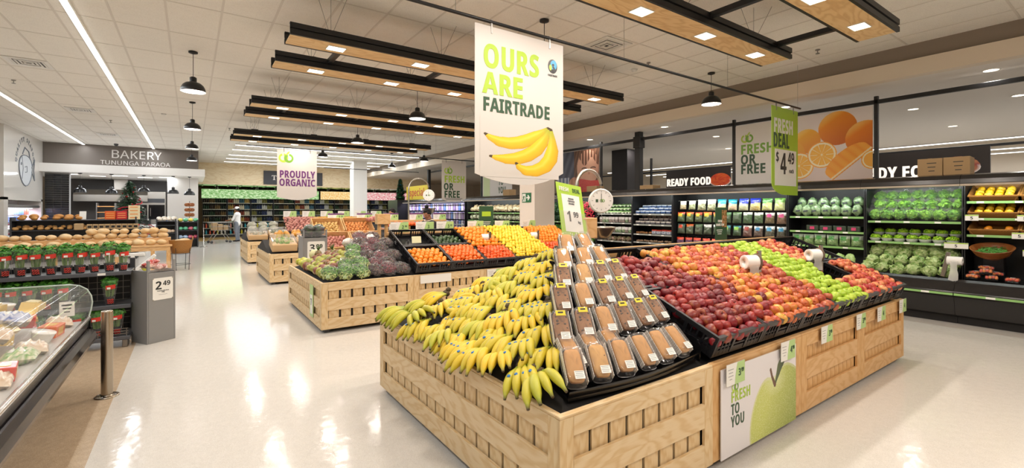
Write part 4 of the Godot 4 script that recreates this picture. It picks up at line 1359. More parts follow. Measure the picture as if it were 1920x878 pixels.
func kale_end():
	var src = [kale_bag_src(0), kale_bag_src(1), kale_bag_src(2)]
	var up = slope_up()
	var nm = ["curly_kale_bag", "red_leaf_bag", "dark_leaf_bag"]
	var lb = ["clear bag of curly green kale on the end stand slope", "clear bag of crimson salad leaves beside the green kale", "clear bag of dark purple-brown salad leaves beside the green kale"]
	for j in 6:
		for k in 6:
			var x = 1.52 + 0.2 * k + (0.06 if j % 2 else 0.0)
			var s = 0.1 + 0.2 * j
			var lim = 1.45 + s * 0.55
			if x < lim: continue
			var z = -6.28 - s * 0.9
			var y = 0.665 + s * 0.42 + 0.05
			var kind = 0
			if x > 2.02: kind = 1 if (j + k) % 2 == 0 else 2
			if x > 2.56: continue
			var o: Node3D = src[kind].duplicate()
			o.name = numbered(nm[kind])
			add_child(o)
			o.transform = Transform3D(Basis(Vector3.RIGHT, SL + rng.randf_range(-0.15, 0.25)) * Basis(Vector3.UP, rng.randf_range(-0.5, 0.5)), Vector3(x, y + rng.randf_range(-0.01, 0.03), z))
			tag(o, lb[kind], "salad bag", nm[kind].replace("_", " ") + "s on the end stand")
			if kind == 0 and j == 0:
				part(o, "round_label", boxmesh(Vector3(0.045, 0.045, 0.002), 0.0005), mat("pale_green_label", rgb(0xBFD8A8), 0.4), Transform3D(Basis(Vector3.RIGHT, -0.3), Vector3(0, 0.02, 0.148)))
	for s in src: s.free()
	# mangoes and melons on the aisle slope
	var mm = []
	for k in 4: mm.append(ball_mesh(Vector3(0.054, 0.07, 0.048), M.fruit, rgb([0x7E8A34, 0x8A5A34, 0x9AA03A, 0x6E6A34][k]), rgb([0xA8A83E, 0x7A3A34, 0xB8B04A, 0xA0502F][k]), {"seed": k * 2.3, "amp": 0.06, "freq": 1.0, "cfreq": 1.0}))
	var hb = Basis(Vector3.BACK, atan2(0.5, 1.2))
	var hup: Vector3 = hb * Vector3.RIGHT
	on_slope(Vector3(1.44, 0.65, -8.2), Vector3.BACK, hup, 1.75, 0.62, 0.108, 0.012, func(p, nrm, x, s):
		if x > 1.78 - s * 0.75 or x < s * 0.8: return
		if x < 0.32 and s < 0.3: return
		solo("mango", "green and red blushed mango on the aisle side of the kale stand", "mango", "mangoes", mm[rng.randi() % 4], null, Transform3D(rnd_basis(), p + nrm * (0.06 + rng.randf_range(0, 0.02)))))
	for k in 5:
		solo("papaya", "yellow-green papaya at the far aisle corner of the kale stand", "papaya", "papayas", ball_mesh(Vector3(0.055, 0.095, 0.055), M.fruit, rgb(0xB8C030), rgb(0xD8C83A), {"seed": 3.0}), null, Transform3D(Basis(Vector3.RIGHT, 1.2 + 0.2 * k) * Basis(Vector3.UP, k), Vector3(1.49 + 0.05 * (k % 2), 0.73 + 0.03 * (k % 2), -8.36 + 0.115 * k)))
	solo("melon", "pale round melon behind the mangoes", "melon", "", ball_mesh(Vector3.ONE * 0.085, M.fruit, rgb(0xDCD69A), rgb(0xE4E0B4), {"seg": 14, "rings": 10}), null, T(1.68, 0.86, -8.1))
	for k in 3:
		pineapple(Vector3(1.72 + 0.17 * k, 0.85 + 0.03 * k, -8.0 + 0.28 * k), k)
	var card = thing("aisle_price_card", "tall green and white price card on the aisle side of the kale stand", "price card", "", Vector3(1.362, 0.35, -6.75), -PI / 2)
	part(card, "card", boxmesh(Vector3(0.2, 0.44, 0.005), 0.001), M.lime_pale)
	part(card, "white_panel", boxmesh(Vector3(0.13, 0.26, 0.003)), M.ticket_white, T(0.0, -0.05, 0.003))
	txt(card, "price", "7", 0.09, M.ink, T(0, -0.02, 0.005))
	for k in 3:
		solo("garlic_bag", "white netted garlic bag behind the kale", "garlic bag", "garlic bags", ball_mesh(Vector3(0.09, 0.07, 0.07), M.bagged, rgb(0xE8E2DA), rgb(0xD8CFC4), {"amp": 0.3, "freq": 3.0, "seed": k * 1.0}), null, T(2.02 + 0.16 * k, 1.09 + 0.03 * k, -7.36 + 0.06 * k))

func pineapple(at: Vector3, k: int):
	var t = thing("pineapple", "brown pineapple with a spiky crown behind the mangoes", "pineapple", "pineapples", at)
	t.rotation.z = 0.2 * k
	var g = Geo.new()
	ball(g, Vector3(0.06, 0.09, 0.06), 14, 12, 0.12, 9.0, lin(rgb(0x8A6A34)), lin(rgb(0x5E5A2C)), 7.0, k * 2.0)
	part(t, "fruit", g.done(M.fruit))
	var c = Geo.new()
	for q in 14:
		var a = q * 2.4
		var tip = Vector3(cos(a), 1.6, sin(a)).normalized() * (0.1 + 0.02 * (q % 3))
		var sd = Vector3(-sin(a), 0, cos(a)) * 0.011
		c.col = lin(rgb(0x4F6B35))
		c.tri(Vector3(0, 0.075, 0) - sd, Vector3(0, 0.075, 0) + sd, Vector3(0, 0.08, 0) + tip)
	part(t, "leaf_crown", c.done(M.leafy))

func wooden_bin(xf: Transform3D, w: float, d: float, h: float, label: String):
	var t = thing("wooden_bin", label, "bin", "tilted wooden vegetable bins")
	t.transform = xf
	part(t, "base", boxmesh(Vector3(w, 0.012, d)), M.pine_warm, T(0, 0.006, 0))
	part(t, "side", boxmesh(Vector3(0.018, h, d), 0.002), M.pine_warm, T(-w / 2 + 0.009, h / 2, 0))
	part(t, "side", boxmesh(Vector3(0.018, h, d), 0.002), M.pine_warm, T(w / 2 - 0.009, h / 2, 0))
	part(t, "front", boxmesh(Vector3(w - 0.038, h * 0.6, 0.018), 0.002), M.pine_warm, T(0, h * 0.3, d / 2 - 0.009))
	part(t, "back", boxmesh(Vector3(w - 0.038, h, 0.018), 0.002), M.pine_warm, T(0, h / 2, -d / 2 + 0.009))

func heap(called: String, label: String, group: String, category: String, meshes: Array, xf: Transform3D, w: float, d: float, pitch: float, lift: float, bump: float):
	var j = 0
	var z = -d / 2 + pitch * 0.5
	while z < d / 2 - pitch * 0.3:
		var x = -w / 2 + pitch * (0.5 if j % 2 else 0.9)
		while x < w / 2 - pitch * 0.3:
			var e = minf(w / 2 - absf(x), d / 2 - absf(z))
			var p = Vector3(x + rng.randf_range(-1, 1) * pitch * 0.12, lift + bump * (1.0 - exp(-e * 8.0)) + rng.randf_range(0, pitch * 0.2), z + rng.randf_range(-1, 1) * pitch * 0.12)
			solo(called, label, category, group, meshes[rng.randi() % meshes.size()], null, xf * Transform3D(rnd_basis(), p))
			x += pitch
		z += pitch * 0.88
		j += 1

func clear_case(at: Vector3, size: Vector3, label: String, ca: Color, cb: Color, tilt := 0.25):
	var t = thing("clear_produce_case", label, "case", "clear produce cases", at)
	t.rotation.x = tilt
	var w = size.x
	var h = size.y
	var d = size.z
	part(t, "tray", boxmesh(Vector3(w, h * 0.62, d), 0.012), mat("card_tray", rgb(0xC9A77A), 0.6), T(0, h * 0.31, 0))
	var g = Geo.new()
	var r = RandomNumberGenerator.new()
	r.seed = int(at.x * 100.0) + 5
	leaf_clump(g, 150, Vector3(w * 0.42, h * 0.14, d * 0.42), 0.05, ca, cb, r, Vector3(0, h * 0.68, 0))
	part(t, "contents", g.done(M.leafy))
	part(t, "clear_cover", boxmesh(Vector3(w * 0.99, h * 0.36, d * 0.99), 0.02), M.clear, T(0, h * 0.82, 0))

func grey_bin(at: Vector3, w: float, h: float, price: Array, label: String, turn := 0.0) -> Node3D:
	var t = thing("grey_dump_bin", label, "bin", "grey dump bins", at, turn)
	var d = w
	for s in [-1, 1]:
		part(t, "side_panel", boxmesh(Vector3(0.016, h, d), 0.002), M.bin_grey, T(s * (w / 2 - 0.008), h / 2, 0))
		part(t, "side_panel", boxmesh(Vector3(w - 0.034, h * 0.97 - 0.0, 0.016), 0.002), M.bin_grey, T(0, h * 0.485, s * (d / 2 - 0.008)))
	part(t, "floor_panel", boxmesh(Vector3(w - 0.04, 0.016, d - 0.04)), M.bin_grey, T(0, h * 0.8, 0))
	for p in [[-1, 1], [1, 1]]: part(t, "corner_post", boxmesh(Vector3(0.03, 0.14, 0.02), 0.002), M.bin_grey, T(p[0] * (w / 2 - 0.016), h + 0.05, p[1] * (d / 2 - 0.008)))
	part(t, "clear_guard", boxmesh(Vector3(w - 0.06, 0.11, 0.003)), M.clear, T(0, h + 0.04, d / 2 - 0.006))
	var c = part(t, "price_card", boxmesh(Vector3(w * 0.72, w * 0.84, 0.004), 0.001), M.ticket_white, T(w * 0.04, h * 0.74, d / 2 + 0.003))
	txt(c, "price", price[0], w * 0.31, M.ink, T(-w * 0.16, w * 0.13, 0.003))
	txt(c, "price", price[1], w * 0.18, M.ink, T(w * 0.13, w * 0.2, 0.003))
	if price.size() > 2:
		txt(c, "lettering", price[2], w * 0.035, M.ink, T(0, -w * 0.1, 0.003))
		part(c, "print_line", boxmesh(Vector3(w * 0.3, 0.003, 0.0006)), M.ink_grey, T(0, -w * 0.22, 0.0025))
	for q in [[-1, -1], [1, -1], [-1, 1], [1, 1]]: part(t, "rivet", boxmesh(Vector3(0.014, 0.014, 0.004), 0.002), M.steel, T(w * 0.04 + q[0] * w * 0.34, h * 0.74 + q[1] * w * 0.4, d / 2 + 0.006))
	return t

func far_islands():
	# third island
	var zf = -10.92
	stand_unit("slatted pine end stand carrying clear produce cases", 1.37, 2.57, zf, zf - 2.4, {"left": true, "ridge": 0.9, "gap": 0.035, "slats": 6})
	for k in 3: stand_unit(["slatted pine stand under the potato bins", "slatted pine stand behind the citrus row", "slatted pine stand at the far end behind the citrus row"][k], 2.574 + 1.2 * k, 3.77 + 1.2 * k, zf - 0.005, zf - 2.4, {"ridge": 1.0, "gap": 0.012})
	clear_case(Vector3(1.68, 0.75, -11.25), Vector3(0.5, 0.26, 0.5), "clear case of green vegetables nearest the aisle", rgb(0x5E8A3A), rgb(0x9AB064))
	clear_case(Vector3(2.22, 0.77, -11.25), Vector3(0.5, 0.26, 0.5), "clear case of pale vegetables beside the grey bin", rgb(0xC9B890), rgb(0xE4DCC4))
	for k in 3: heap("gourd", "yellow gourd heaped behind the clear cases", "yellow gourds", "gourd", [ball_mesh(Vector3(0.06, 0.1, 0.06), M.fruit, rgb(0xD8A03A), rgb(0xC9842A), {})], T(1.75 + 0.35 * k, 0.82, -11.95), 0.3, 0.6, 0.15, 0.12, 0.14)
	var pot = []
	var oni = []
	var pink = []
	for k in 3:
		pot.append(ball_mesh(Vector3(0.034, 0.045, 0.03), M.matte, rgb(0xD9B878), rgb(0xC9A05E), {"amp": 0.25, "seed": k * 2.0}))
		oni.append(ball_mesh(Vector3(0.036, 0.034, 0.036), M.matte, rgb(0xC97A40), rgb(0xD99A5A), {"amp": 0.06, "seed": k * 2.0}))
		pink.append(ball_mesh(Vector3(0.036, 0.05, 0.034), M.matte, rgb(0xA8625A), rgb(0xC08A7A), {"amp": 0.22, "seed": k * 2.0}))
	var tb = Basis(Vector3.RIGHT, 0.62)
	var spots = [[2.72, 0, pot, "potato", "small pale potato in the upper wooden bin", "pale potatoes"], [3.45, 0, oni, "onion", "brown onion in the wooden bin beside the potatoes", "brown onions"], [2.78, 1, pink, "kumara", "dull red sweet potato in the lower wooden bin", "sweet potatoes in the bin"]]
	for s in spots:
		var xf = Transform3D(tb, Vector3(s[0], 1.10 - 0.32 * s[1], -11.75 + 0.46 * s[1]))
		wooden_bin(xf, 0.7, 0.5, 0.2, "tilted wooden bin of %s" % s[5])
		heap(s[3], s[4], s[5], s[3], s[2], xf, 0.6, 0.42, 0.078, 0.06, 0.04)
	var xf2 = Transform3D(tb, Vector3(3.5, 0.78, -11.29))
	wooden_bin(xf2, 0.7, 0.5, 0.2, "tilted wooden bin of brown onions, lower row")
	heap("onion", "brown onion in the lower wooden bin, mostly hidden by kale", "hidden brown onions", "onion", oni, xf2, 0.6, 0.42, 0.085, 0.06, 0.04)
	var rb = thing("ridge_shelf", "pine shelf behind the wooden vegetable bins", "shelf", "", Vector3(0, 0, -12.05))
	part(rb, "board", boxmesh(Vector3(3.6, 0.05, 0.12), 0.003), M.pine_warm, T(4.3, 1.3, 0))
	for x in [2.6, 3.8, 5.0, 6.0]: part(rb, "bracket", boxmesh(Vector3(0.05, 0.5, 0.02), 0.002), M.pine_warm_upright, T(x, 1.03, -0.04))
	for k in 5: ticket(T(3.0 + 0.72 * k, 1.42, -12.0), ["2.99", "8.99", "4.99", "6.99", "5.99"][k], "purple headed price ticket on the vegetable bin shelf, %s from the aisle" % ["first", "second", "third", "fourth", "fifth"][k], "purple headed tickets", 0.4, 0.19, "purple")
	heap("sweet_potato", "reddish sweet potato heaped beside the pine block", "sweet potatoes beside the pine block", "sweet potato", pink, T(3.9, 1.24, -11.55), 0.5, 0.5, 0.09, 0.08, 0.1)
	heap("small_orange_squash", "round orange squash on the far vegetable shelf", "orange squashes", "squash", [ball_mesh(Vector3(0.05, 0.04, 0.05), M.fruit, rgb(0xE8641A), rgb(0xD8501A), {})], T(4.9, 1.1, -11.6), 1.5, 0.5, 0.11, 0.08, 0.06)
	# fourth island
	zf = -15.55
	stand_unit("small slatted pine stand with clear packs, farthest along the aisle", 1.37, 2.57, zf, zf - 2.4, {"left": true, "ridge": 0.9, "gap": 0.04, "slats": 5})
	for k in 3: stand_unit(["slatted pine stand under the pink and yellow potatoes", "slatted pine stand in the farthest island, middle", "slatted pine stand in the farthest island, far end"][k], 2.574 + 1.2 * k, 3.77 + 1.2 * k, zf - 0.005, zf - 2.4, {"ridge": 1.1})
	clear_case(Vector3(1.66, 0.75, -15.9), Vector3(0.52, 0.24, 0.5), "clear case of mushrooms on the farthest aisle stand", rgb(0x8A8A70), rgb(0xC4C4B0))
	clear_case(Vector3(2.22, 0.77, -15.9), Vector3(0.52, 0.24, 0.5), "clear case of dark greens on the farthest aisle stand", rgb(0x4A5A3A), rgb(0x8A9A70))
	for k in 6:
		solo("herb_bag", "crinkled clear bag with pale herbs on the farthest aisle stand", "bag", "herb bags", ball_mesh(Vector3(0.14, 0.1, 0.12), M.bagged, rgb(0xB9B4A8), rgb(0x8A8F78), {"amp": 0.45, "freq": 3.0, "seed": k * 2.0, "seg": 12, "rings": 9}), null, T(1.6 + 0.3 * (k % 3), 1.0 + 0.12 * (k / 3), -16.5 - 0.2 * (k / 3)))
	var sl = Transform3D(Basis(Vector3.RIGHT, 0.5), Vector3(2.95, 1.02, -16.2))
	var potb = [ball_mesh(Vector3(0.045, 0.06, 0.04), M.matte, rgb(0xB87A6A), rgb(0xC8958A), {"amp": 0.25}), ball_mesh(Vector3(0.045, 0.06, 0.04), M.matte, rgb(0xA8685A), rgb(0xB8807A), {"amp": 0.25, "seed": 3.0})]
	var yel = [ball_mesh(Vector3(0.045, 0.06, 0.04), M.matte, rgb(0xD8A040), rgb(0xC98A30), {"amp": 0.25}), ball_mesh(Vector3(0.045, 0.06, 0.04), M.matte, rgb(0xE0B050), rgb(0xC99A40), {"amp": 0.25, "seed": 3.0})]
	heap("pink_potato", "pink potato in the far slope heap behind the yellow gourds", "pink potatoes", "potato", potb, sl, 1.0, 0.9, 0.1, 0.1, 0.1)
	heap("yellow_potato", "yellow potato in the far slope heap beside the pink ones", "yellow potatoes", "potato", yel, Transform3D(sl.basis, Vector3(4.1, 1.02, -16.2)), 1.25, 0.9, 0.1, 0.1, 0.1)
	var rb2 = thing("ridge_shelf", "pine shelf above the pink and yellow potatoes", "shelf", "", Vector3(0, 0, -16.75))
	part(rb2, "board", boxmesh(Vector3(3.6, 0.06, 0.1), 0.003), M.pine_warm, T(4.3, 1.34, 0))
	for x in [2.6, 3.8, 5.0, 6.0]: part(rb2, "bracket", boxmesh(Vector3(0.05, 0.6, 0.02), 0.002), M.pine_warm_upright, T(x, 1.03, -0.04))
	for k in 6: ticket(T(2.7 + 0.58 * k, 1.47, -16.7), str(2 + k), "small price ticket above the far potatoes, %s from the aisle" % ["first", "second", "third", "fourth", "fifth", "sixth"][k], "tickets above the far potatoes", 0.4, 0.19)
	# grey bin with the 3.99 card between second and third island
	grey_bin(Vector3(1.95, 0, -9.55), 0.44, 1.1, ["3", "99"], "grey dump bin with a 3.99 card and purple leaf packs", 0.0)
	for k in 4:
		solo("purple_leaf_pack", "dark purple leaf pack in the 3.99 bin", "leaf pack", "leaf packs in the 3.99 bin", ball_mesh(Vector3(0.11, 0.1, 0.1), M.bagged, rgb(0x4A2A44), rgb(0x3A5A34), {"amp": 0.5, "freq": 3.5, "seed": k * 3.0, "seg": 14, "rings": 10}), null, T(1.86 + 0.18 * (k % 2), 1.15 + 0.07 * (k / 2), -9.64 + 0.18 * (k / 2)))
	hanging_scale(Vector3(5.0, 1.1, -12.15), 2.5, 0.62, "white dial hanging scale on a bent steel arm, before the purple case", 1.55)

# ---------------------------------------------------------------- refrigerated wall
const FACE := -PI / 2   # turns local +z toward the aisle (-x)

func case_unit(za: float, zb: float, shelves: Array, label: String, strip_green := true, lamp := 0.5, tint := Color(0.97, 1.0, 0.98)) -> Node3D:
	var l = za - zb
	var t = thing("refrigerated_case", label, "display case", "open refrigerated wall cases", Vector3(0, 0, (za + zb) / 2))
	var run = func(poly, called, m):
		var g = Geo.new()
		g.prism(poly, -l / 2 + 0.002, l / 2 - 0.002)
		return part(t, called, g.done(), m)
	var V = func(a): return a.map(func(p): return Vector2(p[0], p[1]))
	run.call(V.call([[8.84, 0.0], [9.75, 0.0], [9.75, 0.1], [8.84, 0.1]]), "kick_plate", M.black_metal)
	run.call(V.call([[8.8, 0.1], [9.75, 0.1], [9.75, 0.6], [8.86, 0.55], [8.8, 0.62], [8.76, 0.63], [8.72, 0.60], [8.62, 0.47], [8.62, 0.42], [8.66, 0.3], [8.7, 0.14]]), "tub", mat("case_dark", rgb(0x1B1817), 0.25))
	run.call(V.call([[8.6, 0.40], [8.62, 0.40], [8.62, 0.47], [8.605, 0.475], [8.6, 0.46]]), "bumper", M.black_gloss)
	part(t, "price_rail", boxmesh(Vector3(0.004, 0.03, l - 0.01)), mat("rail_green", rgb(0x8DBB70), 0.4), T(8.598, 0.436, 0))
	run.call(V.call([[9.7, 0.6], [9.78, 0.6], [9.78, 2.1], [9.7, 2.1]]), "back_panel", M.black_metal)
	run.call(V.call([[9.78, 2.06], [9.78, 2.12], [9.12, 2.12], [9.02, 2.10], [8.965, 2.04], [8.955, 1.98], [8.975, 1.96], [9.03, 1.985], [9.1, 2.05]]), "canopy", mat("canopy_dark", rgb(0x2A2725), 0.2))
	run.call(V.call([[8.95, 1.945], [8.985, 1.94], [8.99, 1.962], [8.955, 1.972]]), "canopy_edge", mat("edge_beige", rgb(0xB9AA98), 0.4))
	var lp = part(t, "lamp_tube", boxmesh(Vector3(0.03, 0.02, l - 0.04), 0.006), mat("case_glow", Color(1, 1, 1), 0.5, {"emit": Color(0.95, 1.0, 0.97), "power": 3.0}), Transform3D(Basis(Vector3.BACK, 0.7), Vector3(9.045, 1.985, 0)))
	area_light("case_lamp", Vector3(9.05, 1.968, (za + zb) / 2), Vector2(l - 0.06, 0.03), lamp * l, tint, Vector3(0.55, -0.85, 0).normalized(), Vector3(1, 0, 0))
	for y in shelves:
		var sh = part(t, "shelf", boxmesh(Vector3(0.5, 0.018, l - 0.06), 0.003), M.black_metal, T(9.45, y - 0.01, 0))
		part(sh, "price_rail", boxmesh(Vector3(0.006, 0.034, l - 0.06)), M.rail_green if strip_green else mat("rail_grey", rgb(0x9FA39E), 0.4), T(-0.253, 0.0, 0))
		for k in 3: part(sh, "rail_label", boxmesh(Vector3(0.003, 0.026, 0.075)), M.ticket_white, T(-0.257, 0, -l * 0.36 + l * 0.31 * k))
	for k in 2: part(t, "rail_label", boxmesh(Vector3(0.003, 0.026, 0.09)), M.ticket_white, T(8.5955, 0.436, -l * 0.2 + l * 0.45 * k))
	for s in [-1, 1]: part(t, "divider", boxmesh(Vector3(0.55, 1.45, 0.014), 0.002), M.black_metal, T(9.44, 1.31, s * (l / 2 - 0.012)))
	return t

func row_of(called: String, label: String, category: String, group: String, meshes: Array, z0: float, z1: float, n: int, x: float, y: float, jit := 0.008, turn := 0.15, scale_ := 1.0, lean := 0.0):
	for k in n:
		var z = lerpf(z0, z1, (k + 0.5) / n)
		var b = Basis(Vector3.UP, FACE + rng.randf_range(-turn, turn)) * Basis(Vector3.RIGHT, lean)
		solo(called, label, category, group, meshes[rng.randi() % meshes.size()], null, Transform3D(b.scaled(Vector3.ONE * scale_ * rng.randf_range(0.94, 1.06)), Vector3(x + rng.randf_range(-jit, jit), y + rng.randf_range(0, jit), z + rng.randf_range(-jit, jit))))

func lettuce_mesh(seed_: int, r: Vector3, ca: Color, cb: Color, n := 220, leaf := 0.05) -> ArrayMesh:
	var g = Geo.new()
	ball(g, r * 0.82, 14, 9, 0.2, 3.0, lin(ca), lin(cb), 4.0, seed_)
	var q = RandomNumberGenerator.new()
	q.seed = seed_
	leaf_clump(g, n, r * 0.95, leaf, ca, cb, q, Vector3.ZERO, 0.25)
	return g.done(M.leafy)

func lettuce_bag(seed_: int, ca: Color, cb: Color) -> Node3D:
	var t = Node3D.new()
	part(t, "lettuce", lettuce_mesh(seed_, Vector3(0.1, 0.085, 0.1), ca, cb, 160, 0.05))
	var g = Geo.new()
	var rows = []
	for p in [[0.03, -0.105], [0.075, -0.095], [0.1, -0.03], [0.125, 0.05], [0.14, 0.1], [0.145, 0.125]]:
		var row = PackedVector3Array()
		for k in 14:
			var a = TAU * k / 14
			var s: float = 1.0 + 0.12 * noise.get_noise_3d(cos(a) * 3.0, p[1] * 20.0, sin(a) * 3.0 + seed_)
			row.append(Vector3(cos(a) * p[0] * s, p[1], sin(a) * p[0] * s))
		rows.append(row)
	g.skin(rows)
	part(t, "clear_sleeve", g.done(), M.clear_bag)
	return t

func scatter_copies(src: Array, called: String, label: String, category: String, group: String, spots: Array, lean := 0.0):
	for p in spots:
		var o: Node3D = src[rng.randi() % src.size()].duplicate()
		o.name = numbered(called)
		add_child(o)
		o.transform = Transform3D(Basis(Vector3.BACK, lean) * Basis(Vector3.UP, rng.randf() * TAU), p + Vector3(rng.randf_range(-0.01, 0.01), rng.randf_range(-0.005, 0.012), rng.randf_range(-0.01, 0.01)))
		tag(o, label, category, group)

func print_bag(seed_: int, top: Color, body_a: Color, body_b: Color, w := 0.17, h := 0.23, d := 0.08, top_share := 0.4, patch = null) -> ArrayMesh:
	var g = Geo.new()
	var lt = lin(top)
	var la = lin(body_a)
	var lb = lin(body_b)
	pillow(g, w, h, d, 10, 12, 0.6, seed_, func(a, b):
		var edge: float = 1.0 - 2.0 * top_share + 0.12 * a * sin(seed_)
		if patch != null and absf(a + 0.1) < 0.5 and b > 0.15 and b < 0.75: return lin(patch)
		if b > edge: return lt
		return la.lerp(lb, clampf(0.5 + 1.2 * noise.get_noise_2d(a * 4.0 + seed_ * 3.0, b * 4.0), 0, 1)))
	return g.done(M.bagged)

func basket(at: Vector3, w: float, d: float, h: float, label: String) -> Node3D:
	var t = thing("wicker_basket", label, "basket", "wicker produce baskets", at)
	var wk = mat("wicker", rgb(0xC8893F), 0.6, {"tex": tex(64, 64, func(x, y): 
		var k = 0.75 + 0.25 * sin(y * TAU * 8.0) * (1.0 if int(x * 8.0) % 2 == 0 else -1.0)
		return Color(k, k, k)), "tri": Vector3(9, 9, 9)})
	var f = 0.82
	for s in [-1, 1]:
		part(t, "side", slab_panel(Vector3(s * d * f / 2, 0, 0), Vector3(s * d / 2, h, 0), Vector3(0, 0, w / 2), 0.012), wk)
		part(t, "side", slab_panel(Vector3(0, 0, s * w * f / 2), Vector3(0, h, s * w / 2), Vector3(d / 2, 0, 0), 0.012), wk)
	part(t, "base", boxmesh(Vector3(d * f, 0.01, w * f)), wk, T(0, 0.005, 0))
	part(t, "rim", rim_mesh(d - 0.01, w - 0.01, 0.018, 0.018), wk, T(0, h, 0))
	return t

func slab_panel(a: Vector3, b: Vector3, half: Vector3, th: float) -> ArrayMesh:
	# a leaning panel from a line at a to a line at b, both running along half
	var g = Geo.new()
	var up = b - a
	var n = half.cross(up).normalized()
	var bs = Basis(half.normalized(), up.normalized(), n)
	g.box((a + b) / 2, Vector3(half.length() * 2, up.length(), th), bs)
	return g.done()

func build_cold_wall():
	case_unit(0.75, -0.45, [1.72, 1.48, 1.24], "open refrigerated case just outside the right edge, beside the baskets")
	case_unit(-0.45, -1.65, [1.72, 1.48, 1.24], "open refrigerated case with wicker baskets of yellow peppers")
	case_unit(-1.65, -2.83, [1.42, 1.09], "open refrigerated case with leafy lettuces and iceberg heads")
	case_unit(-2.83, -4.04, [1.48, 1.22, 0.96], "open refrigerated case with bagged salads and punnets on green railed shelves")
	case_unit(-4.04, -6.55, [], "open refrigerated case with rows of pegged colourful salad bags")
	case_unit(-6.55, -7.74, [1.50, 1.24, 1.0, 0.8], "open refrigerated case with blue and white mushroom punnets", false)
	case_unit(-7.74, -9.0, [1.5, 1.26, 1.0, 0.78], "open refrigerated case with leeks and herb packets", false)
	case_unit(-9.0, -12.0, [1.25, 0.95], "open refrigerated case with dark kale and red radishes")
	case_unit(-12.0, -16.2, [1.5, 1.2, 0.9], "open refrigerated case with cauliflowers and bagged roots, farthest green railed one")
	# peppers in baskets
	var yp = [ball_mesh(Vector3(0.045, 0.045, 0.045), M.fruit, rgb(0xF2C21A), rgb(0xE8B010), {"amp": 0.25, "freq": 1.6}), ball_mesh(Vector3(0.043, 0.048, 0.045), M.fruit, rgb(0xF0BC18), rgb(0xF4CE3A), {"amp": 0.25, "freq": 1.6, "seed": 4.0})]
	var op = [ball_mesh(Vector3(0.043, 0.043, 0.043), M.fruit, rgb(0xEE8A1A), rgb(0xF0A020), {"amp": 0.25, "freq": 1.6})]
	var gp = [ball_mesh(Vector3(0.045, 0.045, 0.045), M.fruit, rgb(0x2A6A2A), rgb(0x3A8034), {"amp": 0.25, "freq": 1.6})]
	var cells = [[-1.36, 1.74, yp, "yellow"], [-1.36, 1.50, yp, "yellow"], [-1.36, 1.26, op, "orange"], [-0.85, 1.74, gp, "green"], [-0.85, 1.50, gp, "green"], [-0.85, 1.26, gp, "green"]]
	for k in 6:
		var c = cells[k]
		var bk = basket(Vector3(9.42, c[1] + 0.05, c[0]), 0.48, 0.4, 0.1, "wicker basket of %s peppers on the %s shelf" % [c[3], ["top", "middle", "lower", "top", "middle", "lower"][k]])
		bk.rotation.z = 0.42
		for j in (3 if c[3] == "yellow" else 2):
			for q in 4:
				if c[3] == "orange" and (q == 0 or j > 0 or q == 2): continue
				solo("%s_pepper" % c[3], "%s bell pepper in a wicker basket of the cold case, %s shelf" % [c[3], ["top", "middle", "lower", "top", "middle", "lower"][k]], "pepper", "%s peppers, %s shelf" % [c[3], ["top", "middle", "lower", "top", "middle", "lower"][k]], c[2][rng.randi() % c[2].size()], null, Transform3D(rnd_basis(), bk.transform * Vector3(-0.13 + 0.1 * j, 0.085, -0.15 + 0.1 * q)))
	# wooden bowls with beans below, packs at the foot
	for k in 2:
		var t = thing("wooden_bowl", ["round wooden bowl of green beans beside the bag roll", "round wooden bowl at the right edge of the picture"][k], "bowl", "wooden bowls", Vector3(9.2, 0.93, -1.36 + 0.55 * k))
		var g = Geo.new()
		g.lathe([Vector2(0, 0), Vector2(0.1, 0), Vector2(0.17, 0.05), Vector2(0.22, 0.14), Vector2(0.228, 0.15), Vector2(0.21, 0.148), Vector2(0.16, 0.065), Vector2(0.09, 0.02), Vector2(0, 0.015)], 28)
		t.rotation.z = 0.3
		part(t, "bowl", g.done(), mat("bowl_wood", rgb(0x8A5228), 0.3))
		part(t, "stand", boxmesh(Vector3(0.2, 0.32, 0.2), 0.004), M.black_metal, T(0.12, -0.18, 0))
		var bg = Geo.new()
		for q in 70:
			var a = rng.randf() * TAU
			var r = sqrt(rng.randf()) * 0.14
			var p = Vector3(cos(a) * r, 0.085 + 0.03 * (1 - r / 0.14) + rng.randf() * 0.02, sin(a) * r)
			var d = Vector3(rng.randfn(), 0.15 * rng.randfn(), rng.randfn()).normalized() * 0.05
			bg.tube([p - d, p + Vector3(0, 0.006, 0), p + d], 0.005, 5)
		var bo = solo("green_bean_heap", ["small heap of green beans in the wooden bowl", "small heap of green beans in the bowl at the edge"][k], "beans", "", bg.done(), mat("bean", rgb(0x4E8A34), 0.5), t.transform)
		bo.set_meta("kind", "stuff")
	var tom = thing_pack([rgb(0xD8431A), rgb(0xE8801A)])
	scatter_copies([tom], "tomato_pack", "clear pack of small red and orange tomatoes at the foot of the case", "tomato pack", "tomato packs", [Vector3(8.98, 0.63, -1.52), Vector3(8.98, 0.63, -1.33), Vector3(8.98, 0.63, -1.14), Vector3(9.16, 0.66, -1.52), Vector3(9.16, 0.66, -1.33), Vector3(9.16, 0.74, -1.42), Vector3(9.0, 0.715, -1.4)])
	tom.free()
	var pep = thing_pack([rgb(0x8A1F3A), rgb(0xE8A01A)])
	scatter_copies([pep], "pepper_pack", "clear pack of mixed purple and yellow peppers by the right edge", "pepper pack", "mixed pepper packs", [Vector3(8.98, 0.63, -0.92), Vector3(8.98, 0.63, -0.74), Vector3(9.16, 0.66, -0.9), Vector3(9.16, 0.66, -0.72), Vector3(9.05, 0.73, -0.84), Vector3(9.28, 0.72, -0.85), Vector3(9.28, 0.72, -0.65)])
	pep.free()
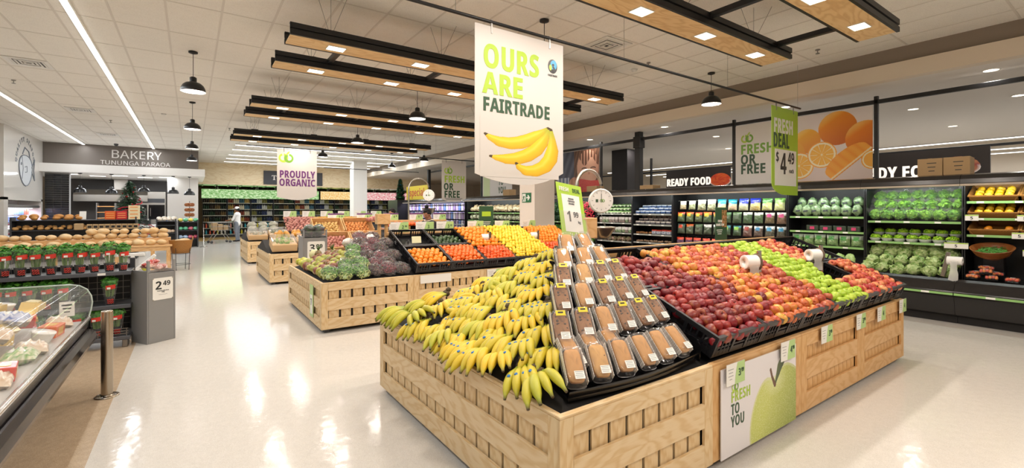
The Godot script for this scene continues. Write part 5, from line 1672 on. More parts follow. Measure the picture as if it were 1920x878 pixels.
	for k in 4: small_card(Vector3(9.14, [1.49, 1.49, 1.25, 1.02][k], [-1.56, -1.05, -1.1, -1.0][k]), "white price card clipped beside the %s" % ["yellow peppers", "green peppers, middle shelf", "orange peppers, lower shelf", "bowl at the picture's edge"][k])
	small_card(Vector3(9.12, 1.08, -1.72), "white double price card between lettuces and peppers", 0.26)
	# bag roll on the case front
	var br = thing("bag_roll_holder", "white bag roll with a long loose bag hanging on the cold case", "bag roll", "", Vector3(8.86, 0.62, -1.68))
	part(br, "post", boxmesh(Vector3(0.03, 0.36, 0.05), 0.004), M.steel, Transform3D(Basis(Vector3.RIGHT, 0.18), Vector3(0, 0.2, -0.1)))
	var rg = Geo.new()
	rg.lathe([Vector2(0.018, -0.08), Vector2(0.06, -0.08), Vector2(0.06, 0.08), Vector2(0.018, 0.08), Vector2(0.018, -0.08)], 20, Transform3D(Basis(Vector3.RIGHT, PI / 2), Vector3(-0.01, 0.26, 0.0)))
	part(br, "bag_roll", rg.done(), M.white_plastic)
	var fg = Geo.new()
	var rows = []
	for k in 8: rows.append(PackedVector3Array([Vector3(-0.075 - 0.01 * k, 0.26 - 0.06 * k, 0.045 - 0.01 * sin(k * 1.3)), Vector3(-0.09 - 0.01 * k, 0.26 - 0.06 * k, 0.0), Vector3(-0.075 - 0.01 * k, 0.26 - 0.06 * k, -0.045 + 0.012 * sin(k * 0.9))]))
	fg.skin(rows, false)
	part(br, "loose_bag", fg.done(), M.film)
	# lettuces
	var lsrc = []
	for k in 4: lsrc.append(lettuce_bag(50 + k, rgb(0x2C7416), rgb(0x8CC23C)))
	var spots = []
	for j in 3:
		for k in 7:
			spots.append(Vector3(9.27 + 0.13 * j, 1.53 + 0.15 * j, -1.76 - 0.16 * k + 0.03 * (j % 2)))
	scatter_copies(lsrc, "bagged_lettuce", "light green lettuce in a clear sleeve on the top lettuce shelf", "lettuce", "sleeved lettuces", spots, 0.25)
	var frl = []
	for k in 3: frl.append(lettuce_mesh(70 + k, Vector3(0.075, 0.05, 0.075), rgb(0x6BA814), rgb(0xAED22E), 300, 0.03))
	for j in 2: row_of("frilly_lettuce", "bright lime frilly lettuce in a low tray above the iceberg heads, %s row" % ["front", "back"][j], "lettuce", "frilly lettuces, %s row" % ["front", "back"][j], frl, -1.7, -2.8, 7, 9.27 + 0.18 * j, 1.16 + 0.09 * j)
	for j in 2:
		for k in 7:
			var g = Geo.new()
			g.lathe([Vector2(0, -0.03), Vector2(0.06, -0.03), Vector2(0.082, 0.02), Vector2(0.08, 0.022), Vector2(0.058, -0.026)], 14)
			solo("lettuce_tub", "shallow clear tub under a frilly lettuce", "tub", "frilly lettuce tubs", g.done(), mat("tub_white", rgb(0xC8CFC4), 0.2), T(9.27 + 0.18 * j, 1.125 + 0.09 * j, lerpf(-1.7, -2.8, (k + 0.5) / 7)))
	var ice = []
	for k in 4:
		var g = Geo.new()
		ball(g, Vector3(0.092, 0.082, 0.092), 18, 12, 0.16, 2.2, lin(rgb(0x86A85A)), lin(rgb(0xD6DEA8)), 3.0, k * 4.0)
		var q = RandomNumberGenerator.new()
		q.seed = k
		leaf_clump(g, 60, Vector3(0.094, 0.082, 0.094), 0.085, rgb(0x6F9A44), rgb(0xC8D894), q, Vector3.ZERO, -0.1)
		ice.append(g.done(M.leafy))
	for j in 3: row_of("iceberg_lettuce", "round pale iceberg lettuce in the lower lettuce trays, %s row" % ["front", "middle", "back"][j], "lettuce", "iceberg lettuces, %s row" % ["front", "middle", "back"][j], ice, -1.7, -2.82, 6, 8.98 + 0.18 * j, 0.68 + 0.11 * j, 0.02, 3.0)
	row_of("iceberg_lettuce", "round pale iceberg lettuce on top of the heap under the frilly lettuces", "lettuce", "topmost iceberg lettuces", ice, -1.75, -2.75, 6, 9.42, 0.99, 0.02, 3.0)
	solo("iceberg_tray", "black sloping tray under the iceberg lettuces", "tray", "", boxmesh(Vector3(0.62, 0.02, 1.12)), M.black_metal, Transform3D(Basis(Vector3.BACK, 0.45), Vector3(9.2, 0.74, -2.24)))
	# salad bags section
	var mixb = []
	for k in 4: mixb.append(salad_lump(k))
	for j in 2: row_of("salad_bag", "puffed clear salad bag with a dark label on the top railed shelf, %s row" % ["front", "back"][j], "salad bag", "puffed salad bags, %s row" % ["front", "back"][j], mixb, -2.9, -3.98, 7 - j, 9.27 + 0.13 * j, 1.59 + 0.14 * j, 0.01, 0.3)
	var pun = []
	for k in 2:
		var g = Geo.new()
		g.col = lin(rgb(0x2E3A2A))
		g.bevel_box(Vector3(0, 0.05, 0), Vector3(0.2, 0.1, 0.16), 0.012)
		var q = RandomNumberGenerator.new()
		q.seed = k
		leaf_clump(g, 60, Vector3(0.095, 0.05, 0.08), 0.03, rgb(0x3A5A2A), rgb(0x6B4A44), q, Vector3(0, 0.05, 0))
		g.col = lin(rgb(0xC83A6A))
		g.box(Vector3(0.0, 0.05, 0.084), Vector3(0.07, 0.05, 0.004))
		pun.append(g.done(M.bagged))
	row_of("leaf_punnet", "clear leaf punnet with a pink label on the middle railed shelf", "punnet", "pink labelled leaf punnets", pun, -2.9, -3.75, 4, 9.3, 1.225, 0.004, 0.04)
	var cgb = []
	for k in 3: cgb.append(print_bag(k + 5, rgb(0xB9C9B4), rgb(0x5E8A4A), rgb(0xA9C08A), 0.18, 0.2, 0.12, 0.3, rgb(0x4AA04A)))
	row_of("leaf_bag", "clear leaf bag with a round green badge on the lower railed shelf", "salad bag", "green badged leaf bags", cgb, -2.88, -4.0, 6, 9.28, 1.06, 0.005, 0.1)
	var chd = []
	for k in 3: chd.append(salad_lump(k + 9, rgb(0x8FB84A), rgb(0xC2D89A), rgb(0x3A5AA8)))
	row_of("celery_bag", "green vegetable bag with blue print on the lowest salad tier", "vegetable bag", "blue printed vegetable bags", chd, -2.9, -4.0, 6, 9.05, 0.75, 0.02, 0.5)
	# pegged printed bags
	var hues = [[0xE8E4DC, 0x8A5A3A], [0xE8E4DC, 0x5E7A4A], [0xF0F0EE, 0x3A4A34], [0xF0F0EE, 0x4A5A40], [0x2AA8C8, 0xD8C8A0], [0x1FA0C0, 0xC89A8A], [0x3A4AC8, 0xB8B89A], [0x2A3AB8, 0xC8A850], [0x5A9A4A, 0xC8CF6A], [0x7AAE50, 0xC8D07A]]
	var hn = ["white", "white", "white and black", "white and black", "turquoise", "turquoise and pink", "violet blue", "deep blue", "green", "lime"]
	for k in 10:
		var m = print_bag(k, rgb(hues[k][0]), rgb(hues[k][1]), rgb(0xD8D8B0), 0.2, 0.24, 0.09, 0.42)
		row_of("printed_salad_bag", "%s printed salad bag in the top pegged row, %s from the mushrooms" % [hn[k], nth(k)], "salad bag", "top row of pegged salad bags", [m], -6.35 + 0.235 * k, -6.35 + 0.235 * k, 1, 9.3, 1.71, 0.004, 0.06, 1.0 if k > 1 else 0.82, -0.12)
	var mid = [[0xE8452A, 0x3F5A34, 0xE8C82A], [0xE8642A, 0x4A6034, 0xE8C82A], [0xD8452A, 0x4A5A34, 0xE8C82A], [0xE8752A, 0x3F5A34, 0xE8C82A], [0xE8502A, 0x4A5A34, 0xE8C82A], [0x4A7A4A, 0x2F4A2A, null], [0x5A7A4A, 0x2F4A2A, null], [0xE4E8E0, 0x3A5A34, null], [0xE4E8E0, 0x44603A, null], [0xE8E4E6, 0x6A5A3A, 0xC8388A], [0xF0EEF0, 0x7A5A44, 0xD8488A]]
	var low = [[0x3A6A64, 0x3A4A34, 0xD84A2A], [0xD86A2A, 0x44563A, null], [0x4A6A44, 0x34442C, null], [0xE8E8E8, 0x34462E, null], [0xE0E4E4, 0x34462E, null], [0x3A8A9A, 0x2F5030, 0x8AC83A], [0x3A8A9A, 0x2F5030, 0x8AC83A], [0xF0EEEA, 0x6A4A40, 0xA8342A], [0xE8E8EA, 0x5A4A40, 0x3A8AB8], [0xE8F0F4, 0x4A4A3A, 0x3A9AC8], [0xE8F0F4, 0x4A4A3A, 0x3A9AC8]]
	for s in [[mid, 1.44, "middle"], [low, 1.17, "lower"]]:
		for k in 11:
			var e = s[0][k]
			var m = print_bag(k + s[1], rgb(e[0]), rgb(e[1]), rgb(e[1]).lightened(0.18), 0.185, 0.22, 0.09, 0.26, rgb(e[2]) if e[2] != null else null)
			row_of("printed_salad_bag", "pegged leaf bag in the %s row, %s from the mushrooms" % [s[2], nth(k)], "salad bag", s[2] + " row of pegged salad bags", [m], -6.4 + 0.22 * k, -6.4 + 0.22 * k, 1, 9.3, s[1], 0.004, 0.06, 1.0, -0.12)
	var lo2 = [print_bag(2, rgb(0xD8452A), rgb(0x3A5A8A), rgb(0x8A3A34), 0.18, 0.18, 0.09, 0.3)]
	row_of("printed_salad_bag", "red and blue printed bag in the lowest pegged row", "salad bag", "lowest row of pegged salad bags", lo2, -6.5, -4.1, 11, 9.25, 0.88, 0.01, 0.08)
	for r in [1.71, 1.44, 1.17, 0.9]:
		var pg = thing("peg_rail", "dark peg rail holding printed salad bags, %s" % {1.71: "top row", 1.44: "middle row", 1.17: "lower row", 0.9: "lowest row"}[r], "rail", "peg rails", Vector3(9.5, r + 0.1, -5.3))
		part(pg, "bar", boxmesh(Vector3(0.03, 0.03, 2.44)), M.black_metal)
		for k in 11: part(pg, "peg", boxmesh(Vector3(0.3, 0.008, 0.008)), M.dull_steel, T(-0.14, 0, 1.1 - 0.22 * k))
	# mushroom punnets
	for j in 2:
		for s in 3:
			var cols: Array = [[0x3A7AB8, 0xE8E4DC], [0x8A6A50, 0xE8E0D8]][j]
			var mm = []
			for k in 3:
				var g = Geo.new()
				g.col = lin(rgb(0x2A4A7A if j == 0 else 0x4A4A52))
				g.bevel_box(Vector3(0, 0.025, 0), Vector3(0.13, 0.05, 0.1), 0.008)
				for q in 9:
					ball(g, Vector3(0.024, 0.019, 0.024), 7, 5, 0.1, 2.0, lin(rgb(cols[1])), lin(rgb(cols[0])), 20.0, q + k * 9.0, Transform3D(Basis.IDENTITY, Vector3(-0.042 + 0.042 * (q % 3), 0.055, -0.03 + 0.03 * (q / 3))), -0.15)
				mm.append(g.done(M.bagged))
			row_of("mushroom_punnet", "%s mushroom punnet in the %s tier of its shelf" % [["blue", "brown"][j], nth(s)], "punnet", "%s mushroom punnets, %s tier" % [["blue", "brown"][j], nth(s)], mm, -6.62, -7.68, 7, 9.27 + 0.13 * s, 1.51 - 0.26 * j + 0.07 * s, 0.004, 0.06)
	row_of("mushroom_punnet", "mixed mushroom punnet on the third mushroom shelf", "punnet", "mixed mushroom punnets", [print_bag(3, rgb(0xB9382A), rgb(0x3A6AA8), rgb(0xE0DCD4), 0.15, 0.12, 0.1, 0.3)], -6.62, -7.2, 4, 9.27, 1.06, 0.005, 0.1)
	row_of("loose_mushroom", "brown loose mushroom on the third mushroom shelf", "mushroom", "loose brown mushrooms", [ball_mesh(Vector3(0.035, 0.03, 0.035), M.matte, rgb(0xA87A4A), rgb(0x8A5A34), {"amp": 0.1})], -7.2, -7.68, 8, 9.27, 1.03, 0.02, 1.0)
	row_of("loose_mushroom", "small brown loose mushroom on the lowest mushroom shelf", "mushroom", "lowest loose mushrooms", [ball_mesh(Vector3(0.03, 0.026, 0.03), M.matte, rgb(0x8A6A50), rgb(0xB09A80), {"amp": 0.1})], -6.62, -7.68, 18, 9.27, 0.825, 0.02, 1.0)
	# leeks and herbs
	for j in 3:
		for k in 9:
			var g = Geo.new()
			g.tube([Vector3(0, 0, 0.12), Vector3(0, 0.012, 0), Vector3(0, 0.04, -0.18)], [0.02, 0.02, 0.03], 8, [lin(rgb(0xE4E8D0)), lin(rgb(0xA9C87A)), lin(rgb(0x4A8A4A))])
			solo("leek", "pale leek lying with its green end up, %s tier above the herb packets" % nth(j), "leek", "leeks, %s tier" % nth(j), g.done(M.matte), null, Transform3D(Basis(Vector3.UP, FACE + rng.randf_range(-0.15, 0.15)), Vector3(9.32 + 0.12 * j, 1.53 + 0.09 * j, -7.86 - 0.125 * k)))
	var hb = [print_bag(1, rgb(0xE4E8E0), rgb(0x2F6A3A), rgb(0xB8C8A0), 0.11, 0.15, 0.05, 0.5), print_bag(4, rgb(0xE8E4E4), rgb(0x3A5A44), rgb(0xC8A8A8), 0.11, 0.15, 0.05, 0.45)]
	row_of("herb_packet", "small white topped herb packet under the leeks", "packet", "herb packets under the leeks", hb, -7.82, -8.95, 10, 9.26, 1.34, 0.006, 0.1)
	row_of("herb_packet", "small herb packet on the third shelf below the leeks", "packet", "herb packets on the third shelf", hb, -7.82, -8.95, 10, 9.26, 1.08, 0.006, 0.1)
	row_of("root_bunch", "mixed leafy root bunch on the lowest herb shelf", "vegetables", "leafy root bunches", [lettuce_mesh(90, Vector3(0.08, 0.06, 0.08), rgb(0x4A6A34), rgb(0xB08A7A), 120, 0.05)], -7.85, -8.95, 7, 9.27, 0.84, 0.01, 1.0)
	# kale and radish
	var kl = []
	for k in 3: kl.append(lettuce_mesh(100 + k, Vector3(0.14, 0.12, 0.14), rgb(0x1F3F24), rgb(0x3A5E34), 420, 0.05))
	for j in 3: row_of("kale_bunch", "dark green curly kale bunch, %s tier of the kale case" % ["lower", "middle", "upper"][j], "kale", "kale bunches, %s tier" % ["lower", "middle", "upper"][j], kl, -9.5, -11.9, 9, 9.3 + 0.08 * j, 1.35 + 0.19 * j, 0.02, 2.0)
	for k in 8:
		var g = Geo.new()
		for q in 22:
			var a = rng.randf() * TAU
			var r = sqrt(rng.randf()) * 0.09
			ball(g, Vector3.ONE * 0.019, 7, 5, 0, 1, lin(rgb(0xC81F3A)), lin(rgb(0xD83A50)), 2, 0, Transform3D(Basis.IDENTITY, Vector3(cos(a) * r, sin(a) * r * 1.3, 0.04 + 0.02 * rng.randf())))
		solo("radish_bunch", "bunch of bright red radishes hanging beside the leeks, %s of its heap" % nth(k), "radishes", "radish bunches", g.done(M.fruit), null, Transform3D(Basis(Vector3.UP, FACE), Vector3(9.2, 1.36 + 0.2 * (k / 3), -9.12 - 0.16 * (k % 3) - 0.05 * (k / 3))))
	for j in 2: row_of("green_bunch", "leafy green bunch, %s shelf below the kale" % ["upper", "lower"][j], "greens", "green bunches, %s shelf" % ["upper", "lower"][j], [lettuce_mesh(120, Vector3(0.11, 0.1, 0.11), rgb(0x4A8A2A), rgb(0x7AAE4A), 220, 0.06)], -9.1, -11.9, 11, 9.27, 1.06 - 0.28 * j, 0.02, 2.0)
	# far end: cauliflowers and roots
	for j in 3:
		var cc: Array = [[0xE4DCC0, 0xC8A87A], [0xE8E4D8, 0xA8C08A], [0x9AB07A, 0x6A4A60]][j]
		row_of(["cauliflower", "spring_onion_pack", "cabbage"][j], ["cream cauliflower on the top shelf beyond the exit column", "white and green vegetable pack on the middle shelf beyond the exit column", "green and purple cabbage on the low shelf beyond the exit column"][j], "vegetables", ["cauliflowers", "white vegetable packs", "far cabbages"][j], [lettuce_mesh(140 + j, Vector3(0.12, 0.1, 0.12), rgb(cc[0]), rgb(cc[1]), 90, 0.06)], -12.1, -16.1, 15, 9.3, 1.62 - 0.3 * j, 0.02, 2.0)
		row_of(["cauliflower", "spring_onion_pack", "cabbage"][j], ["cream cauliflower piled at the back of the top shelf", "white vegetable pack piled at the back of the middle shelf", "cabbage piled at the back of the low shelf"][j], "vegetables", ["cauliflowers at the back", "white vegetable packs at the back", "far cabbages at the back"][j], [lettuce_mesh(150 + j, Vector3(0.12, 0.1, 0.12), rgb(cc[1]), rgb(cc[0]), 90, 0.06)], -12.1, -16.1, 15, 9.5, 1.70 - 0.3 * j, 0.02, 2.0)
	for m in lsrc: m.free()
	overhead_frame()
	purple_case()

func salad_lump(seed_: int, ca := Color8(0x34, 0x66, 0x2C), cb := Color8(0xA0, 0xB4, 0x8A), lab := Color8(0x3A, 0x3E, 0x4A)) -> ArrayMesh:
	var g = Geo.new()
	ball(g, Vector3(0.085, 0.1, 0.06), 16, 12, 0.35, 3.5, lin(ca), lin(cb), 5.0, seed_ * 2.0)
	g.col = lin(lab)
	g.box(Vector3(0, -0.01, 0.06), Vector3(0.07, 0.028, 0.01), Basis(Vector3.BACK, 0.15))
	return g.done(M.bagged)

func thing_pack(cols: Array) -> Node3D:
	var t = Node3D.new()
	part(t, "tray", boxmesh(Vector3(0.13, 0.02, 0.13), 0.006), M.black_gloss, T(0, 0.01, 0))
	var g = Geo.new()
	for k in 16:
		var c: Color = lin(cols[k % cols.size()])
		ball(g, Vector3.ONE * 0.018, 7, 5, 0.0, 1.0, c, c, 1, 0, Transform3D(Basis.IDENTITY, Vector3(-0.045 + 0.03 * (k % 4), 0.038 + 0.006 * ((k * 7) % 3), -0.045 + 0.03 * (k / 4))))
	var c = part(t, "contents", g.done(M.fruit))
	c.set_meta("kind", "stuff")
	part(t, "clear_lid", boxmesh(Vector3(0.128, 0.045, 0.128), 0.01), M.clear, T(0, 0.044, 0))
	part(t, "label", boxmesh(Vector3(0.05, 0.001, 0.045)), M.ticket_white, T(0, 0.068, 0))
	return t

func small_card(at: Vector3, label: String, w := 0.14):
	var t = thing("price_card", label, "price card", "small white price cards", at, FACE)
	part(t, "card", boxmesh(Vector3(w, 0.085, 0.004), 0.001), M.ticket_white)
	txt(t, "price", "5", 0.04, M.ink, T(0.0, -0.005, 0.003))
	part(t, "header_band", boxmesh(Vector3(w, 0.014, 0.001)), M.lime, T(0, 0.034, 0.0025))

func overhead_frame():
	var t = thing("overhead_frame", "black steel frame standing above the refrigerated cases", "frame", "", Vector3(9.86, 0, 0))
	for e in [[3.5, 0.07], [2.09, 0.05]]: part(t, "beam", boxmesh(Vector3(0.06, e[1], 24.0), 0.004), M.black_metal, T(0, e[0], -9.5))
	for z in [1.2, -2.88, -5.45, -9.46, -13.2, -16.2]: part(t, "post", boxmesh(Vector3(0.06, 3.6, 0.06), 0.004), M.black_metal, T(0, 1.8, z))
	part(t, "pillar", boxmesh(Vector3(0.16, 3.7, 0.16), 0.006), M.black_metal, T(0.02, 1.85, -8.1))
	part(t, "pillar_collar", boxmesh(Vector3(0.22, 0.3, 0.22), 0.006), M.black_metal, T(0.02, 3.42, -8.1))
	part(t, "post", boxmesh(Vector3(0.14, 3.6, 0.14), 0.004), M.black_metal, T(-0.2, 1.8, -20.9))
	# things stored on top of the cases
	for k in 2:
		var b = thing("carton", ["brown carton on the cold case, left of the pair under the food lettering", "brown carton on the cold case, right of the pair"][k], "box", "cartons on the cold case", Vector3(9.5, 2.12, -2.06 + 0.3 * k), 0.04)
		part(b, "body", boxmesh(Vector3(0.36, 0.27, 0.29), 0.004), mat("carton", rgb(0xB99A70), 0.75), T(0, 0.137, 0))
		part(b, "tape", boxmesh(Vector3(0.362, 0.002, 0.05)), mat("tape", rgb(0xA98A5E), 0.4), T(0, 0.2735, 0))
		for q in 3: part(b, "print_line", boxmesh(Vector3(0.001, 0.012, 0.11 - 0.02 * q)), M.ink, T(-0.1806, 0.2 - 0.06 * q, 0.02))
	for k in 3:
		solo("carton", ["flat brown carton on the cold case above the mushrooms", "flat brown carton behind the hanging scale", "brown carton on the cold case beyond the exit column"][k], "box", "cartons on the cold case", boxmesh(Vector3(0.3, [0.1, 0.16, 0.22][k], 0.4), 0.005), M.carton, T(9.45, 2.12 + [0.05, 0.08, 0.11][k], [-7.4, -9.3, -13.6][k]))
	# framed posters
	poster_panel("citrus_poster", "large poster of whole and halved oranges above the salad bags", -2.93, -4.35, 2.13, 3.44, poster_oranges())
	var p = poster_panel("fresh_or_free_poster", "white poster reading fresh or free beside the oranges poster", -4.36, -5.41, 2.13, 3.44, null)
	logo(p, T(-0.27, 0.36, 0.006), 0.3)
	txt(p, "lettering", "FRESH", 0.2, M.logo_green, T(-0.42, 0.12, 0.004), 0.85, "sans", 0.003, 0)
	txt(p, "lettering", "OR", 0.2, M.leaf_dark, T(-0.42, -0.1, 0.004), 0.85, "sans", 0.003, 0)
	txt(p, "lettering", "FREE", 0.2, M.leaf_dark, T(-0.42, -0.31, 0.004), 0.85, "sans", 0.003, 0)
	poster_panel("child_poster", "poster of a child with closed eyes biting red melon", -9.52, -11.4, 2.13, 3.44, poster_child())
	var q = poster_panel("fresh_to_you_poster", "pale poster reading to you beyond the exit column", -14.0, -16.1, 2.13, 3.44, null)
	part(q, "green_print", boxmesh(Vector3(0.5, 1.3, 0.004)), mat("pale_green", rgb(0xD4E4B0), 0.5), T(-0.75, 0, 0.003))
	txt(q, "lettering", "TO", 0.24, M.leaf_dark, T(0.3, -0.1, 0.004), 0.78, "sans", 0.003)
	txt(q, "lettering", "YOU", 0.24, M.leaf_dark, T(0.38, -0.42, 0.004), 0.78, "sans", 0.003)
	# lit boards in the neighbouring department
	for k in 2:
		var z0: float = [-7.29, -1.95][k]
		var z1: float = [-9.5, -5.3][k]
		var b = thing("ready_food_board", ["dark board with lit ready food lettering and a plated meal print", "dark board with lit ready food lettering and a sandwich print, behind the cartons"][k], "sign", "lit ready food boards", Vector3(13.0, 2.55, (z0 + z1) / 2), FACE)
		var w = z0 - z1
		part(b, "board", boxmesh(Vector3(w, 0.66, 0.06), 0.004), mat("board_dark", rgb(0x2A2320), 0.4))
		txt(b, "lettering", "READY FOOD", 0.23 if k == 0 else 0.25, mat("letter_glow", rgb(0xF4EEE6), 0.5, {"emit": Color(1, 0.96, 0.9), "power": 0.9}), T(-w * 0.13 if k == 0 else 0.2, -0.06 if k == 0 else -0.12, 0.04), 0.8, "sans", 0.02)
		part(b, "food_print", food_print(k), null, T(w * 0.36, 0, 0.034))
		part(b, "post", boxmesh(Vector3(0.06, 2.2, 0.06)), M.black_metal, T(-w / 2 + 0.04, -1.42, -0.03))
		part(b, "post", boxmesh(Vector3(0.06, 2.2, 0.06)), M.black_metal, T(w / 2 - 0.04, -1.42, -0.03))
	var s = thing("far_frame", "black frame bars across the neighbouring department", "frame", "", Vector3(13.1, 0, 0))
	part(s, "beam", boxmesh(Vector3(0.05, 0.05, 18.0)), M.black_metal, T(0, 2.9, -6))
	for z in [-0.9, -10.2, -6.3]: part(s, "post", boxmesh(Vector3(0.06, 3.4, 0.06)), M.black_metal, T(0, 1.7, z))
	slab("column", Vector3(12.2, 0, -11.2), Vector3(12.9, SOFFIT, -10.5), mat("column_dark", rgb(0x2C2A2C), 0.6), "dark square column behind the cold cases", "column")
	for k in 4: strip_light(15.0 + 1.3 * k, 3.0, -14.0, 3.25, 6.0, "white strip light over the neighbouring department, %s from the cold cases" % nth(k), "strip lights over the neighbouring department")

func poster_panel(called: String, label: String, z0: float, z1: float, y0: float, y1: float, texture) -> Node3D:
	var t = thing(called, label, "poster", "", Vector3(9.85, (y0 + y1) / 2, (z0 + z1) / 2), FACE)
	var w = z0 - z1
	part(t, "panel", boxmesh(Vector3(w, y1 - y0, 0.006)), mat("poster_white", rgb(0xE4E0DE), 0.4))
	if texture != null:
		var g = Geo.new()
		g.quad(Vector3(-w / 2, -(y1 - y0) / 2, 0.0042), Vector3(w / 2, -(y1 - y0) / 2, 0.0042), Vector3(w / 2, (y1 - y0) / 2, 0.0042), Vector3(-w / 2, (y1 - y0) / 2, 0.0042))
		part(t, "print", g.done(), mat("print_" + called, Color(1, 1, 1), 0.4, {"tex": texture}))
	return t

func purple_case():
	var t = case_unit(-16.4, -22.6, [1.0], "open refrigerated case lit violet with rows of hanging packets", false, 0.7, Color(0.9, 0.88, 1.0))
	for j in 3:
		for k in 26:
			var c: int = [0xB9A4C8, 0xD8D0E0, 0x9A84B0, 0xC8B8D4, 0x6A8AC8, 0xE4E0EA][(k * 5 + j * 3) % 6]
			solo("hanging_packet", "slim lilac packet on a peg of the violet lit case, %s row" % ["top", "middle", "bottom"][j], "packet", "lilac packets, %s row" % ["top", "middle", "bottom"][j], boxmesh(Vector3(0.05, 0.3, 0.16), 0.01), mat("packet_%x" % c, rgb(c), 0.3), T(9.3, 1.72 - 0.36 * j, -16.6 - 0.23 * k))
	for j in 3:
		var pr = thing("peg_rail", "dark peg rail in the violet lit case, %s row" % ["top", "middle", "bottom"][j], "rail", "peg rails in the violet case", Vector3(9.5, 1.84 - 0.36 * j, -19.5))
		part(pr, "bar", boxmesh(Vector3(0.03, 0.03, 6.0)), M.black_metal)
		part(pr, "peg_row", boxmesh(Vector3(0.3, 0.01, 5.9)), M.black_metal, T(-0.15, 0, 0))
	var b = thing("special_board", "yellow board reading special above the violet lit case", "sign", "", Vector3(9.2, 2.46, -21.3), FACE)
	part(b, "board", boxmesh(Vector3(2.6, 0.68, 0.04), 0.004), mat("board_yellow", rgb(0xC9B22E), 0.5))
	txt(b, "lettering", "special", 0.36, mat("brick_red", rgb(0xA8382A), 0.5), T(0.02, 0.0, 0.022), 1.1, "bold", 0.004)
	xmas_tree(Vector3(9.0, 2.12, -23.0), 1.15, 0.26, "slim Christmas tree with coloured baubles beside the yellow special board", true)
	slab("column", Vector3(8.7, 0, -24.0), Vector3(9.6, 2.12, -22.64), M.black_metal, "dark end panel of the violet lit case", "panel")

func xmas_tree(at: Vector3, h: float, r: float, label: String, coloured: bool):
	var t = thing("christmas_tree", label, "tree", "", at)
	var tg = Geo.new()
	tg.tube([Vector3.ZERO, Vector3(0, h * 0.98, 0)], [0.03, 0.008], 7)
	part(t, "trunk", tg.done(), mat("trunk", rgb(0x4A3824), 0.9))
	var g = Geo.new()
	var q = RandomNumberGenerator.new()
	q.seed = int(h * 100)
	var n = 5200
	for k in n:
		var f = pow(q.randf(), 0.7)
		var y = h * (1.0 - f) * 0.94 + 0.04
		var lay = 0.75 + 0.25 * absf(sin(f * 17.0))
		var rr = r * (0.05 + 0.95 * pow(f, 0.8)) * lay
		var a = q.randf() * TAU
		var d = Vector3(cos(a), -0.25, sin(a)).normalized()
		var p = Vector3(0, y, 0) + d * rr * q.randf_range(0.25, 0.95)
		var s = Vector3(-sin(a), q.randf_range(-0.4, 0.4), cos(a)) * 0.022
		g.col = lin(rgb(0x1C3A26)).lerp(lin(rgb(0x3A6440)), q.randf())
		g.tri(p - s, p + s, p + (d + Vector3(0, q.randf_range(-0.3, 0.3), 0)) * 0.1)
	part(t, "needles", g.done(M.leafy)).set_meta("kind", "stuff")
	var cols = [0xC81F2A, 0xE8E4E0, 0xC81F2A, 0xB8182A] if not coloured else [0xC81F2A, 0x2A5AC8, 0x2A9A4A, 0xE8B02A, 0xC83A8A]
	for k in 30:
		var f = 0.12 + 0.86 * (k / 30.0)
		var a = k * 2.4
		var rr = r * (0.06 + 0.94 * f) * 0.88
		part(t, "bauble", ball_mesh(Vector3.ONE * (0.028 if not coloured else 0.03), mat("bauble", Color(1, 1, 1), 0.15, {"vc": true}), rgb(cols[k % cols.size()]), rgb(cols[k % cols.size()])), null, T(cos(a) * rr, h * (1 - f) * 0.94 + 0.03, sin(a) * rr))
	if not coloured:
		for k in 5:
			var rb = Geo.new()
			var pts = []
			for s in 9:
				var f = 0.2 + 0.17 * k + 0.02 * s
				var a = s * 0.35 + k * 1.9 - 2.4
				var rr = r * (0.06 + 0.94 * f) * 0.98
				pts.append(Vector3(cos(a) * rr, h * (1 - f) * 0.94 + 0.05 + 0.02 * sin(s * 2.0), sin(a) * rr))
			rb.tube(pts, 0.018, 6)
			part(t, "red_ribbon", rb.done(), mat("ribbon", rgb(0xB8202A), 0.5))

